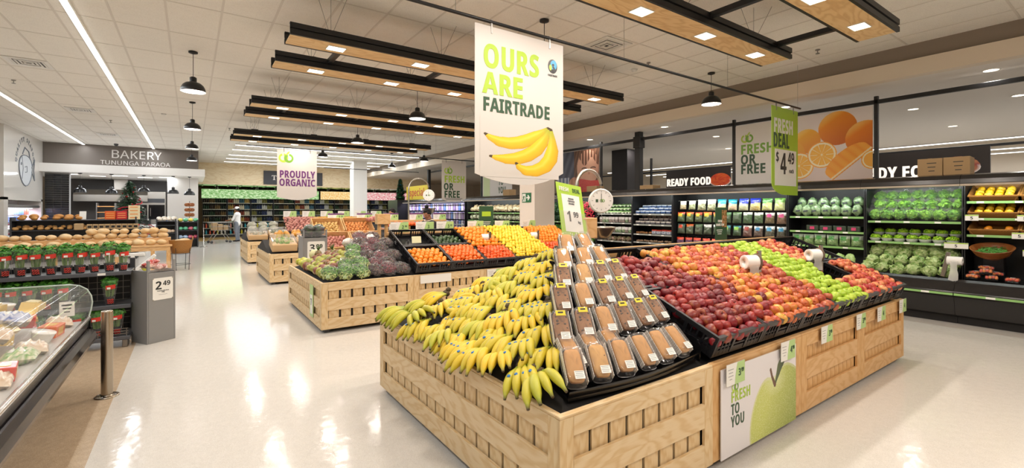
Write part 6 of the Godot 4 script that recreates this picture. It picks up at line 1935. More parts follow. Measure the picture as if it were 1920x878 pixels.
# ---------------------------------------------------------------- glass counter, herb rack, bin, bollard
func herb_pot(seed_: int, flat_leaf: bool) -> Node3D:
	var t = Node3D.new()
	var g = Geo.new()
	g.lathe([Vector2(0, 0), Vector2(0.036, 0), Vector2(0.046, 0.08), Vector2(0.05, 0.085), Vector2(0.05, 0.098), Vector2(0.0, 0.09)], 16)
	var pot = part(t, "pot", g.done(), M.black_gloss)
	for k in 3:
		var sc = Geo.new()
		var pts = []
		for q in 9: pts.append(Vector3(-0.028 + 0.007 * q, 0.024 + 0.02 * k + 0.007 * sin(q * 2.1 + k), sqrt(maxf(0.0, 0.0021 + 0.0004 * k - pow(-0.028 + 0.007 * q, 2.0))) + 0.002))
		sc.tube(pts, 0.0042, 5)
		part(pot, "red_script", sc.done(), M.red_label)
	var r = RandomNumberGenerator.new()
	r.seed = seed_
	var st = Geo.new()
	for k in 34:
		var a = r.randf() * TAU
		var q = sqrt(r.randf())
		var p0 = Vector3(cos(a) * 0.032 * q, 0.085, sin(a) * 0.032 * q)
		var p1 = Vector3(cos(a) * 0.055 * q, 0.22 + r.randf_range(-0.02, 0.05), sin(a) * 0.055 * q)
		st.col = lin(rgb(0x9AB46A)).lerp(lin(rgb(0x5E8A3A)), r.randf())
		st.tube([p0, (p0 + p1) / 2 + Vector3(r.randf_range(-0.008, 0.008), 0, r.randf_range(-0.008, 0.008)), p1], 0.0024, 4, null, false)
	part(t, "stalks", st.done(M.leafy))
	var lf = Geo.new()
	leaf_clump(lf, 240, Vector3(0.076, 0.075, 0.076), 0.042 if flat_leaf else 0.032, rgb(0x2F7A24), rgb(0x6CB040), r, Vector3(0, 0.27, 0), 0.9)
	part(t, "leaves", lf.done(M.leafy))
	var sl = Geo.new()
	sl.lathe([Vector2(0.04, 0.002), Vector2(0.052, 0.09), Vector2(0.066, 0.19), Vector2(0.08, 0.29)], 18)
	part(t, "clear_sleeve", sl.done(), M.clear_bag)
	var lb = Geo.new()
	var rows = []
	for j in 3:
		var row = PackedVector3Array()
		for k in 7:
			var a = PI / 2 + 0.62 - 0.2 * k
			var y = 0.235 - 0.024 * j + 0.01 * (k / 6.0 - 0.5)
			row.append(Vector3(cos(a) * 0.0765, y, sin(a) * 0.0765))
		rows.append(row)
	rows.reverse()
	lb.skin(rows, false)
	var lp = part(t, "red_label", lb.done(), mat("red_label_two", rgb(0xD8392B), 0.4, {"two": true}))
	part(lp, "barcode_patch", boxmesh(Vector3(0.032, 0.022, 0.001)), M.ticket_white, Transform3D(Basis(Vector3.UP, -0.25), Vector3(-0.02, 0.2, 0.0758)))
	return t

func herb_rack():
	var t = thing("herb_rack", "dark metal shelf rack holding sleeved herb pots behind the glass counter", "rack", "", Vector3(-2.05, 0, -7.22))
	for y in [0.88, 0.49, 0.13]:
		var d = 0.4 if y > 0.2 else 0.46
		var s = part(t, "shelf", boxmesh(Vector3(2.94, 0.03, d), 0.004), M.dark_grey, T(0, y - 0.015, 0.0 if y > 0.2 else 0.03))
		part(s, "shelf_lip", boxmesh(Vector3(2.94, 0.045, 0.016), 0.004), mat("lip_dark", rgb(0x55575C), 0.3), T(0, -0.005, d / 2 + 0.008))
	for x in [-1.45, 0.0, 1.45]: part(t, "upright", boxmesh(Vector3(0.05, 1.0, 0.05), 0.004), M.dark_grey, T(x, 0.5, -0.23))
	for x in [-1.42, 1.42]: part(t, "foot", boxmesh(Vector3(0.05, 0.1, 0.46), 0.006), M.dull_steel, T(x, 0.05, 0.03))
	var g = Geo.new()
	for k in 37: g.box(Vector3(-1.44 + 0.08 * k, 0.52, -0.215), Vector3(0.005, 0.86, 0.005))
	for k in 12: g.box(Vector3(0, 0.12 + 0.075 * k, -0.21), Vector3(2.9, 0.005, 0.005))
	part(t, "wire_back", g.done(), M.dull_steel)
	part(t, "back_panel", boxmesh(Vector3(2.9, 0.86, 0.01)), M.black_metal, T(0, 0.5, -0.225))
	var w = Geo.new()
	for k in 3: w.box(Vector3(0, 0.16 + 0.03 * k, 0.262), Vector3(2.9, 0.006, 0.006))
	for k in 24: w.box(Vector3(-1.44 + 0.125 * k, 0.17, 0.262), Vector3(0.006, 0.1, 0.006))
	part(t, "wire_front", w.done(), M.dull_steel)
	part(t, "ticket", boxmesh(Vector3(0.07, 0.026, 0.003)), M.ticket_white, T(1.21, 0.86, 0.218))
	var src = []
	for k in 4: src.append(herb_pot(k + 1, k % 2 == 0))
	for k in 14:
		var o: Node3D = src[[0, 1, 3, 2][k % 4]].duplicate()
		o.name = numbered("herb_pot")
		add_child(o)
		o.transform = T(-0.66 - 0.122 * k + rng.randf_range(-0.008, 0.008), 0.88, -7.08 + rng.randf_range(-0.02, 0.01), rng.randf_range(-0.2, 0.2) + 0.3, rng.randf_range(0.96, 1.08))
		tag(o, "red labelled herb pot on the top rack shelf, %s from the grey bin" % nth(k), "potted herb", "herb pots on the top shelf")
	for k in 10:
		if k == 1 or k == 2: continue
		var o: Node3D = src[k % 4].duplicate()
		o.name = numbered("herb_pot")
		add_child(o)
		o.transform = T(-0.78 - 0.13 * k, 0.49, -7.1, rng.randf_range(-0.3, 0.3))
		tag(o, "sleeved herb pot on the middle rack shelf, " + ("alone at the bin end" if k == 0 else "%s from the bin end" % nth(k)), "potted herb", "herb pots on the middle shelf")
	for k in 8:
		var o: Node3D = src[(k + 2) % 4].duplicate()
		o.name = numbered("herb_pot")
		add_child(o)
		o.transform = T(-0.72 - 0.17 * k, 0.13, -7.1, rng.randf_range(-0.3, 0.3))
		tag(o, "sleeved herb pot on the bottom rack shelf, %s from the grey bin" % nth(k), "potted herb", "herb pots on the bottom shelf")
	for s in src: s.free()

func counter_section() -> Array:
	return []

func glass_counter():
	var za = 2.0
	var zb = -5.6
	var l = za - zb
	var t = thing("glass_counter", "long chilled counter with a curved glass front and dark bumper", "counter", "", Vector3(0, 0, (za + zb) / 2))
	var run = func(poly, called, m, inset := 0.0):
		var g = Geo.new()
		g.prism(poly.map(func(p): return Vector2(p[0], p[1])), -l / 2 + inset, l / 2)
		return part(t, called, g.done(), m)
	run.call([[-2.3, 0.0], [-1.0, 0.0], [-1.0, 0.12], [-2.3, 0.12]], "kick_plate", M.black_metal, 0.1)
	run.call([[-2.3, 0.12], [-1.05, 0.12], [-0.86, 0.4], [-0.80, 0.5], [-0.80, 0.56], [-2.3, 0.56]], "cabinet", mat("counter_dark", rgb(0x2E2A2A), 0.22))
	run.call([[-0.80, 0.40], [-0.74, 0.40], [-0.705, 0.43], [-0.70, 0.46], [-0.715, 0.50], [-0.75, 0.52], [-0.80, 0.52]], "bumper", mat("bumper_dark", rgb(0x3A3638), 0.12, {"metal": 0.6}))
	run.call([[-0.80, 0.52], [-0.77, 0.53], [-0.755, 0.60], [-0.80, 0.60]], "front_band", mat("band_steel", rgb(0x8A8684), 0.18, {"metal": 1.0}))
	var rl = Geo.new()
	rl.tube([Vector3(-0.757, 0.622, -l / 2), Vector3(-0.757, 0.622, l / 2)], 0.016, 12)
	part(t, "chrome_rail", rl.done(), M.chrome)
	run.call([[-0.84, 0.56], [-0.80, 0.56], [-0.80, 0.60], [-0.86, 0.60], [-1.02, 0.575], [-2.3, 0.80], [-2.3, 0.76], [-1.02, 0.545]], "display_deck", mat("deck_white", rgb(0xC4C0BA), 0.3), 0.02)
	# curved glass: profile swept along the counter, open to the back
	var prof = []
	for p in [[-0.757, 0.635], [-0.742, 0.70], [-0.735, 0.76], [-0.742, 0.82], [-0.77, 0.88], [-0.82, 0.918], [-0.88, 0.932], [-1.3, 0.936]]: prof.append(Vector2(p[0], p[1]))
	var g = Geo.new()
	var rows = []
	for p in prof: rows.append(PackedVector3Array([Vector3(p.x, p.y, -l / 2), Vector3(p.x, p.y, l / 2)]))
	rows.reverse()
	g.skin(rows, false)
	part(t, "curved_glass", g.done(), M.glass)
	var e = Geo.new()
	var ep = prof.duplicate()
	ep.append(Vector2(-2.2, 0.94))
	ep.append(Vector2(-2.2, 0.79))
	ep.append(Vector2(-1.02, 0.58))
	e.prism(ep, -l / 2 - 0.008, -l / 2)
	part(t, "end_glass", e.done(), M.glass)
	var d = Geo.new()
	d.prism([Vector2(-0.80, 0.62), Vector2(-0.77, 0.74), Vector2(-0.80, 0.84), Vector2(-0.9, 0.885), Vector2(-1.1, 0.9), Vector2(-1.5, 0.9), Vector2(-1.5, 0.68), Vector2(-1.02, 0.59)], -0.004, 0.004)
	part(t, "glass_divider", d.done(), M.glass, T(0, 0, -4.3 - (za + zb) / 2))
	var rim = Geo.new()
	var rp = []
	for p in prof: rp.append(Vector3(p.x, p.y, -l / 2 - 0.004))
	rp.append(Vector3(-2.2, 0.942, -l / 2 - 0.004))
	rim.tube(rp, 0.006, 6)
	part(t, "glass_edge", rim.done(), mat("edge_green", rgb(0xB9C8C0), 0.15))
	part(t, "end_panel", boxmesh(Vector3(1.3, 0.42, 0.03), 0.004), M.counter_dark, T(-1.62, 0.34, -l / 2 - 0.012))
	var lab = thing("paper_label", "white paper label with black print taped inside the counter's end glass", "label", "", Vector3(-0.9, 0.72, -5.588), 0.0)
	part(lab, "paper", boxmesh(Vector3(0.1, 0.13, 0.002)), M.ticket_white)
	for k in 3: part(lab, "print_line", boxmesh(Vector3(0.07 - 0.015 * k, 0.014 - 0.003 * k, 0.001)), M.ink, T(0, 0.035 - 0.03 * k, 0.0015))
	# goods: rows stepping up the deck
	var kinds = [
		["cheese_wedge", "wrapped yellow cheese wedge", rgb(0xE8C878), rgb(0xF0DCA0), 0], ["white_tub", "white lidded tub", rgb(0xECE8E0), rgb(0xECE8E0), 1], ["deli_box", "red and yellow printed deli box", rgb(0xD8322A), rgb(0xE8B82A), 2],
		["orange_box", "orange printed box", rgb(0xE0662A), rgb(0xE8B04A), 2], ["wrapped_deli_pack", "crinkled clear wrapped deli pack", rgb(0xC8A888), rgb(0xE8DCC8), 3], ["herb_cheese_pack", "pale cheese pack with green print", rgb(0xE4DCC0), rgb(0x5E9A44), 3], ["blue_pack", "white pack with blue print", rgb(0xE4E4E8), rgb(0x3A5AA8), 3]]
	var mk = []
	for k in kinds.size():
		var q = kinds[k]
		var m = Geo.new()
		if q[4] == 0:
			m.col = lin(q[2])
			m.prism([Vector2(-0.09, 0), Vector2(0.09, 0), Vector2(0.07, 0.05), Vector2(-0.06, 0.06)], -0.05, 0.05)
			m.col = lin(q[3])
			m.box(Vector3(0, 0.062, 0), Vector3(0.09, 0.006, 0.06))
		elif q[4] == 1:
			m.col = lin(q[2])
			m.lathe([Vector2(0, 0), Vector2(0.05, 0), Vector2(0.062, 0.07), Vector2(0.066, 0.072), Vector2(0.066, 0.085), Vector2(0, 0.085)], 18)
		elif q[4] == 2:
			m.col = lin(q[2])
			m.bevel_box(Vector3(0, 0.04, 0), Vector3(0.15, 0.08, 0.1), 0.004)
			m.col = lin(q[3])
			m.box(Vector3(0, 0.04, 0), Vector3(0.08, 0.05, 0.102))
			m.box(Vector3(0, 0.042, 0), Vector3(0.08, 0.08, 0.05))
		else:
			var ca: Color = lin(q[2])
			var cb: Color = lin(q[3])
			pillow(m, 0.19, 0.15, 0.07, 14, 12, 1.3, k * 2.0, func(a, b):
				if absf(a) < 0.42 and absf(b - 0.15) < 0.4: return lin(rgb(0xE9E4D8)) if absf(b - 0.15) > 0.12 else cb
				return ca.lerp(cb, clampf(0.4 + 1.6 * noise.get_noise_2d(a * 5.0 + k * 9.0, b * 5.0), 0, 1)))
			for w in m.v.size():
				m.v[w] = Basis(Vector3.RIGHT, -PI / 2) * m.v[w] + Vector3(0, 0.035, 0)
				m.n[w] = Basis(Vector3.RIGHT, -PI / 2) * m.n[w]
		mk.append(m.done(M.bagged))
	var order = [4, 0, 5, 6, 4, 0, 3, 2, 2, 1, 1, 4, 5, 0, 6, 4]
	var n = 0
	for j in 6:
		for k in 26:
			var z = -5.42 + 0.185 * k
			if z > -0.6: continue
			var x = -0.92 - 0.17 * j
			if j == 0 and k % 3 == 1: continue
			var id: int = order[(k * 3 + j * 5) % 16]
			if j == 2 and k > 2 and k < 8: id = 2
			if j == 3 and k > 2 and k < 7: id = 3
			var y = 0.56 + (-1.02 - x) * 0.176 + 0.02
			var s: float = [1.15, 1.05, 1.1, 1.15, 1.15, 1.15, 1.15][id]
			if j == 0: y = 0.575
			if j > 0: y += 0.05 * (n % 3) + (0.05 if z < -3.0 else 0.0)
			solo(kinds[id][0], kinds[id][1] + " in the glass counter, %s row from the front glass" % nth(j), "deli goods", kinds[id][0].replace("_", " ") + "s in the glass counter, %s row" % nth(j), mk[id], null, Transform3D(Basis(Vector3.UP, PI / 2 + rng.randf_range(-0.25, 0.25)) * Basis(Vector3.RIGHT, 0.16 + rng.randf_range(-0.1, 0.12)) * Basis.from_scale(Vector3.ONE * s), Vector3(x + rng.randf_range(-0.015, 0.015), y + 0.025, z + rng.randf_range(-0.02, 0.02))))
			n += 1
	for k in 7:
		solo("stacked_cheese_pack", "wrapped cheese pack stacked upright near the counter's far end, %s from the end" % nth(k), "deli goods", "upright cheese packs", mk[[0, 5, 4, 0, 6, 4, 0][k]], null, Transform3D(Basis(Vector3.UP, 0.6 + 0.2 * k) * Basis(Vector3.RIGHT, 0.9), Vector3(-1.12 - 0.1 * (k % 3), 0.72, -5.3 + 0.16 * k)))

func build_foreground_left():
	glass_counter()
	herb_rack()
	var b = grey_bin(Vector3(-0.374, 0, -7.13), 0.315, 0.87, ["2", "49", "Tomato Jelly Bean\n190g"], "grey dump bin with a 2.49 card standing beside the herb rack", 0.552)
	for k in 7:
		solo("snack_pack", "red and white sweet pack in the 2.49 bin", "sweet pack", "sweet packs in the 2.49 bin", print_bag(k, rgb(0xB8342A), rgb(0xE0C8B8), rgb(0xB85A4A), 0.13, 0.1, 0.06, 0.4), null, Transform3D(Basis(Vector3.UP, k * 0.9) * Basis(Vector3.RIGHT, -1.2), Vector3(-0.374 + 0.07 * cos(k * 2.2), 0.90 + 0.025 * (k % 3), -7.13 + 0.07 * sin(k * 2.2))))
	var t = thing("bollard", "brushed steel bollard standing on the floor beside the glass counter", "bollard", "", Vector3(-0.59, 0, -5.21))
	var g = Geo.new()
	g.lathe([Vector2(0, 0.0), Vector2(0.041, 0.0), Vector2(0.041, 0.728), Vector2(0.038, 0.735), Vector2(0, 0.735)], 28)
	part(t, "post", g.done(), mat("brushed", rgb(0xB0A595), 0.26, {"metal": 1.0}))
	var f = Geo.new()
	f.lathe([Vector2(0, 0), Vector2(0.085, 0), Vector2(0.085, 0.006), Vector2(0.078, 0.01), Vector2(0.044, 0.012), Vector2(0.044, 0.02)], 28)
	part(t, "floor_flange", f.done(), M.brushed)
	for k in 4: part(t, "bolt", boxmesh(Vector3(0.012, 0.006, 0.012), 0.002), M.dull_steel, T(cos(k * PI / 2 + 0.4) * 0.064, 0.013, sin(k * PI / 2 + 0.4) * 0.064))

# ---------------------------------------------------------------- bakery
func bread_mesh(seed_: int, r: Vector3, ca := Color8(0xD8, 0xA0, 0x5A), cb := Color8(0xB8, 0x78, 0x38)) -> ArrayMesh:
	return ball_mesh(r, M.loaf, ca, cb, {"amp": 0.1, "seed": seed_ * 1.0, "cfreq": 1.4})

func goods_rack(at: Vector3, w: float, levels: Array, label: String, depth := 0.45) -> Node3D:
	var t = thing("bakery_rack", label, "rack", "dark bakery racks", at)
	for y in levels: part(t, "shelf", boxmesh(Vector3(w, 0.025, depth), 0.003), M.dark_grey, T(0, y, 0))
	for x in [-w / 2 + 0.03, w / 2 - 0.03]: part(t, "side_frame", boxmesh(Vector3(0.04, levels.max() + 0.1, depth), 0.004), M.dark_grey, T(x, (levels.max() + 0.1) / 2, 0))
	part(t, "back_panel", boxmesh(Vector3(w, levels.max(), 0.02)), M.dark_grey, T(0, levels.max() / 2, -depth / 2))
	return t

func loaves(called: String, label: String, group: String, meshes: Array, at: Vector3, w: float, n: int, rows := 1, dz := 0.14):
	for j in rows:
		for k in n:
			solo(called, label, "bread", group, meshes[(k + j) % meshes.size()], null, Transform3D((Basis(Vector3.UP, rng.randf_range(-1.2, 1.2)) * Basis(Vector3.RIGHT, rng.randf_range(-0.2, 0.2))).scaled(Vector3.ONE * rng.randf_range(0.72, 1.1)), at + Vector3(lerpf(-w / 2, w / 2, (k + 0.5) / n) + rng.randf_range(-0.03, 0.03), 0.05 * j - 0.012, -dz * j + rng.randf_range(-0.04, 0.04))))

func build_bakery():
	# fascia, canopy slab, pillar, back wall
	slab("trim_3", Vector3(-4.6, 3.36, -24.7), Vector3(0.27, CEIL + 0.06, -24.42), M.sign_taupe, "taupe bakery fascia carrying white lettering", "fascia")
	var f = get_node("trim_3")
	var lm = mat("letter_white", rgb(0xE8E4DE), 0.5)
	txt(f, "lettering", "BAKERY", 0.33, lm, T(0.33, 0.06, 0.145), 1.05, "thin", 0.02)
	txt(f, "lettering", "TUNUNGA PARAOA", 0.17, lm, T(0.32, -0.29, 0.145), 1.1, "thin", 0.02)
	slab("trim_4", Vector3(-5.2, 3.05, -29.0), Vector3(0.5, 3.36, -23.9), M.white_paint, "white canopy slab over the bakery counter", "canopy")
	slab("wall_pillar", Vector3(-0.85, 0, -25.6), Vector3(0.27, 3.05, -25.2), M.white_paint, "white wall panel at the bakery's aisle end", "wall")
	slab("wall_bakery", Vector3(-5.2, 0, -29.2), Vector3(0.27, 3.05, -29.0), mat("bakery_dark", rgb(0x4A4644), 0.4), "dark back wall of the bakery", "wall")
	slab("wall_bakery_end", Vector3(0.07, 0, -29.0), Vector3(0.27, 3.05, -25.6), M.white_paint, "white end wall of the bakery", "wall")
	# black tiled pier: courses of glazed bricks with pale joints
	var pier = slab("wall_pier", Vector3(-4.58, 0, -24.9), Vector3(-3.9, 3.05, -24.6), mat("joint_grey", rgb(0x8A8784), 0.8), "pier clad in glossy black bricks beside the bakery", "wall")
	var bm = boxmesh(Vector3(0.22, 0.075, 0.02), 0.004)
	for j in 34:
		for k in 3: part(pier, "brick", bm, mat("black_brick", rgb(0x17171A), 0.12), T(-0.225 + 0.226 * k, -1.48 + 0.088 * j, 0.152))
	for k in 6:
		var lx = -4.0 + 0.78 * k
		var p = thing("ceiling_panel_light", "bright rectangular panel light under the bakery canopy, %s from the fish wall" % ["first", "second", "third", "fourth", "fifth", "sixth"][k], "light", "bakery panel lights", Vector3(lx, 3.05, -25.2 - 0.7 * (k % 2)))
		part(p, "diffuser", boxmesh(Vector3(0.5, 0.012, 0.28), 0.004), M.strip_glow, T(0, -0.008, 0))
		part(p, "frame", rim_mesh(0.5, 0.28, 0.02, 0.016), M.white_plastic, T(0, -0.008, 0))
		area_light("bakery_lamp", Vector3(lx, 3.03, -25.2 - 0.7 * (k % 2)), Vector2(0.48, 0.26), 3.0, COOL)
	var pl = ["first", "second", "third", "fourth", "fifth"]
	for k in 5: pendant(Vector3([-3.55, -2.62, -1.6, -0.62, -0.05][k], 3.05, -24.35), [2.28, 2.25, 2.35, 2.3, 2.25][k], "dark pendant lamp under the bakery canopy, %s from the black pier" % pl[k], "bakery pendant lamps", 0.15, 0.2, false)
	# kitchen behind: hood, oven, rack trolley, counter
	var hood = thing("extractor_hood", "brushed steel extractor hood with a duct at the back of the bakery", "hood", "", Vector3(-3.0, 2.0, -28.4))
	var hg = Geo.new()
	hg.prism([Vector2(-0.5, 0), Vector2(0.5, 0), Vector2(0.5, 0.3), Vector2(0.2, 0.55), Vector2(-0.5, 0.55)], -1.3, 1.3, Transform3D(Basis(Vector3.UP, -PI / 2), Vector3.ZERO))
	part(hood, "canopy", hg.done(), M.steel)
	part(hood, "duct", boxmesh(Vector3(0.5, 0.5, 0.4), 0.01), M.steel, T(0.3, 0.8, 0))
	var ov = thing("bakery_oven", "tall steel bakery oven with dark glass doors", "oven", "", Vector3(-1.7, 0, -28.5))
	part(ov, "body", boxmesh(Vector3(1.4, 2.5, 0.8), 0.02), M.steel, T(0, 1.25, 0))
	for k in 2:
		var dr = part(ov, "door", boxmesh(Vector3(0.62, 0.7, 0.03), 0.01), M.black_gloss, T(-0.34 + 0.68 * k, 1.5, 0.415))
		part(dr, "handle", boxmesh(Vector3(0.03, 0.4, 0.03), 0.008), M.chrome, T(0.24 - 0.48 * k, 0, 0.035))
	part(ov, "control_panel", boxmesh(Vector3(1.3, 0.2, 0.02)), M.dark_grey, T(0, 2.05, 0.41))
	var tr = thing("tray_trolley", "tall tray trolley with golden loaves on orange trays", "trolley", "", Vector3(-3.0, 0, -26.4))
	for x in [-0.3, 0.3]: part(tr, "upright", boxmesh(Vector3(0.04, 1.9, 0.5), 0.004), M.dull_steel, T(x, 0.95, 0))
	for k in 6: part(tr, "tray", boxmesh(Vector3(0.56, 0.03, 0.48), 0.006), mat("tray_orange", rgb(0xC98A4A), 0.5), T(0, 0.5 + 0.25 * k, 0))
	var mx = thing("dough_machine", "black dough machine on a white worktop", "machine", "", Vector3(-1.9, 0, -26.6))
	part(mx, "worktop", boxmesh(Vector3(1.3, 0.9, 0.6), 0.01), M.white_plastic, T(0, 0.45, 0))
	part(mx, "body", boxmesh(Vector3(0.8, 0.3, 0.45), 0.06), M.black_gloss, T(0, 1.06, 0))
	part(mx, "head", boxmesh(Vector3(0.3, 0.3, 0.3), 0.08), M.black_gloss, T(-0.1, 1.32, 0))
	solo("blue_crate", "blue plastic crate beside the bakery's white panel", "crate", "", boxmesh(Vector3(0.5, 0.2, 0.36), 0.02), mat("blue_plastic", rgb(0x2A5AB8), 0.4), T(-0.75, 1.15, -25.9))
	solo("work_counter", "long white work counter across the back of the bakery", "counter", "", boxmesh(Vector3(3.0, 0.95, 0.7), 0.01), M.white_plastic, T(-2.4, 0.475, -25.4))
	# shop-side racks with bread
	var br = []
	for k in 3: br.append(bread_mesh(k, Vector3(0.13, 0.075, 0.1)))
	var bun = []
	for k in 3: bun.append(bread_mesh(k + 5, Vector3(0.08, 0.055, 0.075), rgb(0xE0B070), rgb(0xC08848)))
	goods_rack(Vector3(-2.9, 0, -19.6), 2.9, [0.62, 0.98, 1.28], "dark bakery rack with boxed loaves in front of the Christmas tree")
	loaves("crusty_loaf", "golden crusty loaf on the top bakery rack shelf", "loaves on the top bakery shelf", br, Vector3(-3.5, 1.36, -19.5), 1.5, 6, 2)
	loaves("bread_roll", "pale bread roll on the middle bakery rack shelf", "rolls on the middle bakery shelf", bun, Vector3(-3.4, 1.05, -19.45), 1.8, 11, 2)
	loaves("bagged_bun", "brown bagged bun in the lower bakery rack row", "bagged buns on the lower bakery shelf", bun, Vector3(-2.6, 0.70, -19.4), 2.2, 14, 2)
	for k in 9:
		var bx = thing("window_bread_box", "brown bread box with a dark window below the red gift boxes", "box", "windowed bread boxes", Vector3(-2.6 + 0.14 * k, 0.99, -19.38))
		part(bx, "carton", boxmesh(Vector3(0.13, 0.16, 0.12), 0.004), M.carton, T(0, 0.085, 0))
		part(bx, "window", boxmesh(Vector3(0.09, 0.07, 0.002)), M.dark_void, T(0, 0.08, 0.0605))
	var gx = [[-2.12, 0xE0622A, "orange gift box beside the Christmas tree"], [-1.84, 0xC8262E, "red gift box beside the Christmas tree"]]
	for q in gx:
		var gb = thing("gift_box", q[2], "box", "", Vector3(q[0], 1.295, -19.5))
		part(gb, "carton", boxmesh(Vector3(0.26, 0.27, 0.2), 0.006), mat("box_%x" % q[1], rgb(q[1]), 0.4), T(0, 0.135, 0))
		for k in 3: part(gb, "print_line", boxmesh(Vector3(0.2, 0.02, 0.001)), mat("box_print", rgb(0xE8B060), 0.4), T(0, 0.06 + 0.07 * k, 0.101))
	for k in 4:
		var gb = thing("cake_carton", "cream cake carton with orange print, %s up in the stack beside the red box" % nth(k), "box", "stacked cake cartons", Vector3(-1.53, 1.295 + 0.115 * k, -19.5))
		part(gb, "carton", boxmesh(Vector3(0.28, 0.112, 0.22), 0.004), mat("cake_cream", rgb(0xEAD8B0), 0.5), T(0, 0.056, 0))
		part(gb, "print_line", boxmesh(Vector3(0.2, 0.03, 0.001)), mat("cake_orange", rgb(0xE08A3A), 0.5), T(0, 0.056, 0.111))
	xmas_tree(Vector3(-1.75, 0.7, -20.75), 2.0, 0.78, "large green Christmas tree with red ribbons and white baubles before the bakery", false)
	solo("tree_stand", "low white table under the large Christmas tree", "table", "", boxmesh(Vector3(0.9, 0.7, 0.7), 0.01), M.white_plastic, T(-1.75, 0.35, -20.62))
	solo("paper_bag", "upright brown paper bag on the bakery rack", "bag", "", boxmesh(Vector3(0.22, 0.2, 0.14), 0.02), M.carton, T(-2.85, 1.08, -19.36))
	solo("paper_card", "upright white folded card on the bakery rack", "card", "", boxmesh(Vector3(0.16, 0.26, 0.02), 0.004), M.ticket_white, Transform3D(Basis(Vector3.RIGHT, -0.2), Vector3(-2.78, 1.43, -19.5)))
	# rack beside the pillar
	goods_rack(Vector3(-0.1, 0, -24.3), 0.75, [0.35, 0.72, 1.08], "small dark rack of wrapped bread at the bakery's aisle end", 0.5)
	var cb = [[0xE8D02A, "yellow"], [0x3AB87A, "green"], [0xA8C8E8, "pale blue"], [0xC82A4A, "crimson"]]
	for j in 3:
		for k in 4:
			var c = cb[[[0, 1, 0, 1], [1, 1, 3, 1], [2, 2, 3, 3]][j][k]]
			solo("wrapped_bread", "%s wrapped bread bag on the aisle end rack, %s shelf" % [c[1], ["top", "middle", "lower"][j]], "bread bag", "wrapped bread on the aisle end rack, %s shelf, %s" % [["top", "middle", "lower"][j], c[1]], ball_mesh(Vector3(0.1, 0.085, 0.11), M.bagged, rgb(c[0]), rgb(c[0]).lightened(0.4), {"amp": 0.3, "freq": 2.5, "seed": k * 2.0 + j}), null, T(-0.37 + 0.18 * k, 1.17 - 0.365 * j, -24.22))
	goods_rack(Vector3(-0.85, 0, -24.3), 0.7, [0.62, 0.95, 1.12], "dark rack of white wrapped loaves beside the Christmas tree", 0.5)
	loaves("white_loaf_bag", "white wrapped loaf on the rack beside the Christmas tree", "white wrapped loaves", [ball_mesh(Vector3(0.1, 0.08, 0.1), M.bagged, rgb(0xE8E0D4), rgb(0xD8C4A8), {"amp": 0.2})], Vector3(-0.85, 1.21, -24.2), 0.62, 4, 2)
	loaves("white_loaf_bag", "white wrapped loaf on the lower rack beside the Christmas tree", "lower white wrapped loaves", [ball_mesh(Vector3(0.1, 0.08, 0.1), M.bagged, rgb(0xE8DCC8), rgb(0xD8A880), {"amp": 0.2})], Vector3(-0.85, 0.72, -24.2), 0.62, 4, 1)
	var ps = thing("pretzel_stand", "stand of three tiers of brown pretzels before the white bakery panel", "pretzels", "", Vector3(-0.05, 1.09, -24.45))
	var pg = Geo.new()
	pg.tube([Vector3(0, 0, 0), Vector3(0, 0.9, 0)], 0.012, 6)
	part(ps, "pole", pg.done(), M.dark_grey)
	for j in 3:
		for k in 4:
			var a = TAU * k / 4 + 0.4
			var tg = Geo.new()
			var pts = []
			for q in 13: pts.append(Vector3(cos(a) * 0.11 + 0.06 * cos(TAU * q / 12), 0.3 + 0.22 * j + 0.05 * sin(TAU * q / 12), sin(a) * 0.11))
			tg.tube(pts, 0.03, 7)
			part(ps, "pretzel", tg.done(), mat("pretzel", rgb(0x9A5A28), 0.5))
	var bs = thing("barrier_post", "thin steel barrier post with a round foot beside the bakery rack", "post", "", Vector3(0.45, 0, -23.9))
	var bg = Geo.new()
	bg.lathe([Vector2(0, 0), Vector2(0.14, 0), Vector2(0.14, 0.012), Vector2(0.016, 0.03), Vector2(0.016, 1.0), Vector2(0, 1.0)], 16)
	part(bs, "post", bg.done(), M.chrome)
	# bread table in the aisle
	var tb = thing("bread_table", "long pine table heaped with round loaves before the bakery racks", "table", "", Vector3(-2.1, 0, -15.2))
	part(tb, "tabletop", boxmesh(Vector3(3.4, 0.05, 0.8), 0.004), M.pine_warm, T(0, 0.68, 0))
	part(tb, "apron", boxmesh(Vector3(3.2, 0.1, 0.03), 0.003), M.pine_warm, T(0, 0.6, 0.36))
	for x in [-1.62, -0.5, 0.6, 1.3, 1.62]: part(tb, "leg", boxmesh(Vector3(0.08, 0.655, 0.08), 0.004), M.pine_warm_upright, T(x, 0.3275, 0.33))
	for x in [-1.62, 1.62]: part(tb, "leg", boxmesh(Vector3(0.08, 0.655, 0.08), 0.004), M.pine_warm_upright, T(x, 0.3275, -0.33))
	part(tb, "riser", boxmesh(Vector3(3.3, 0.16, 0.3), 0.004), M.pine_warm, T(0, 0.785, -0.24))
	var big = []
	for k in 3: big.append(bread_mesh(k + 20, Vector3(0.13, 0.085, 0.12), rgb(0xE8CFA4), rgb(0xD0A468)))
	loaves("round_loaf", "round floury loaf on the bread table, front row", "round loaves, front row", big, Vector3(-2.1, 0.78, -14.95), 3.2, 14)
	loaves("round_loaf", "round floury loaf on the bread table's riser", "round loaves on the riser", big, Vector3(-2.1, 0.94, -15.4), 3.2, 15)
	loaves("round_loaf", "round floury loaf on top of the riser heap", "topmost round loaves", big, Vector3(-1.3, 1.06, -15.42), 1.6, 8)
	var bk = thing("tall_basket", "tall round wicker basket of bread on a wire stand at the table's end", "basket", "", Vector3(-0.22, 0, -15.1))
	var wg = Geo.new()
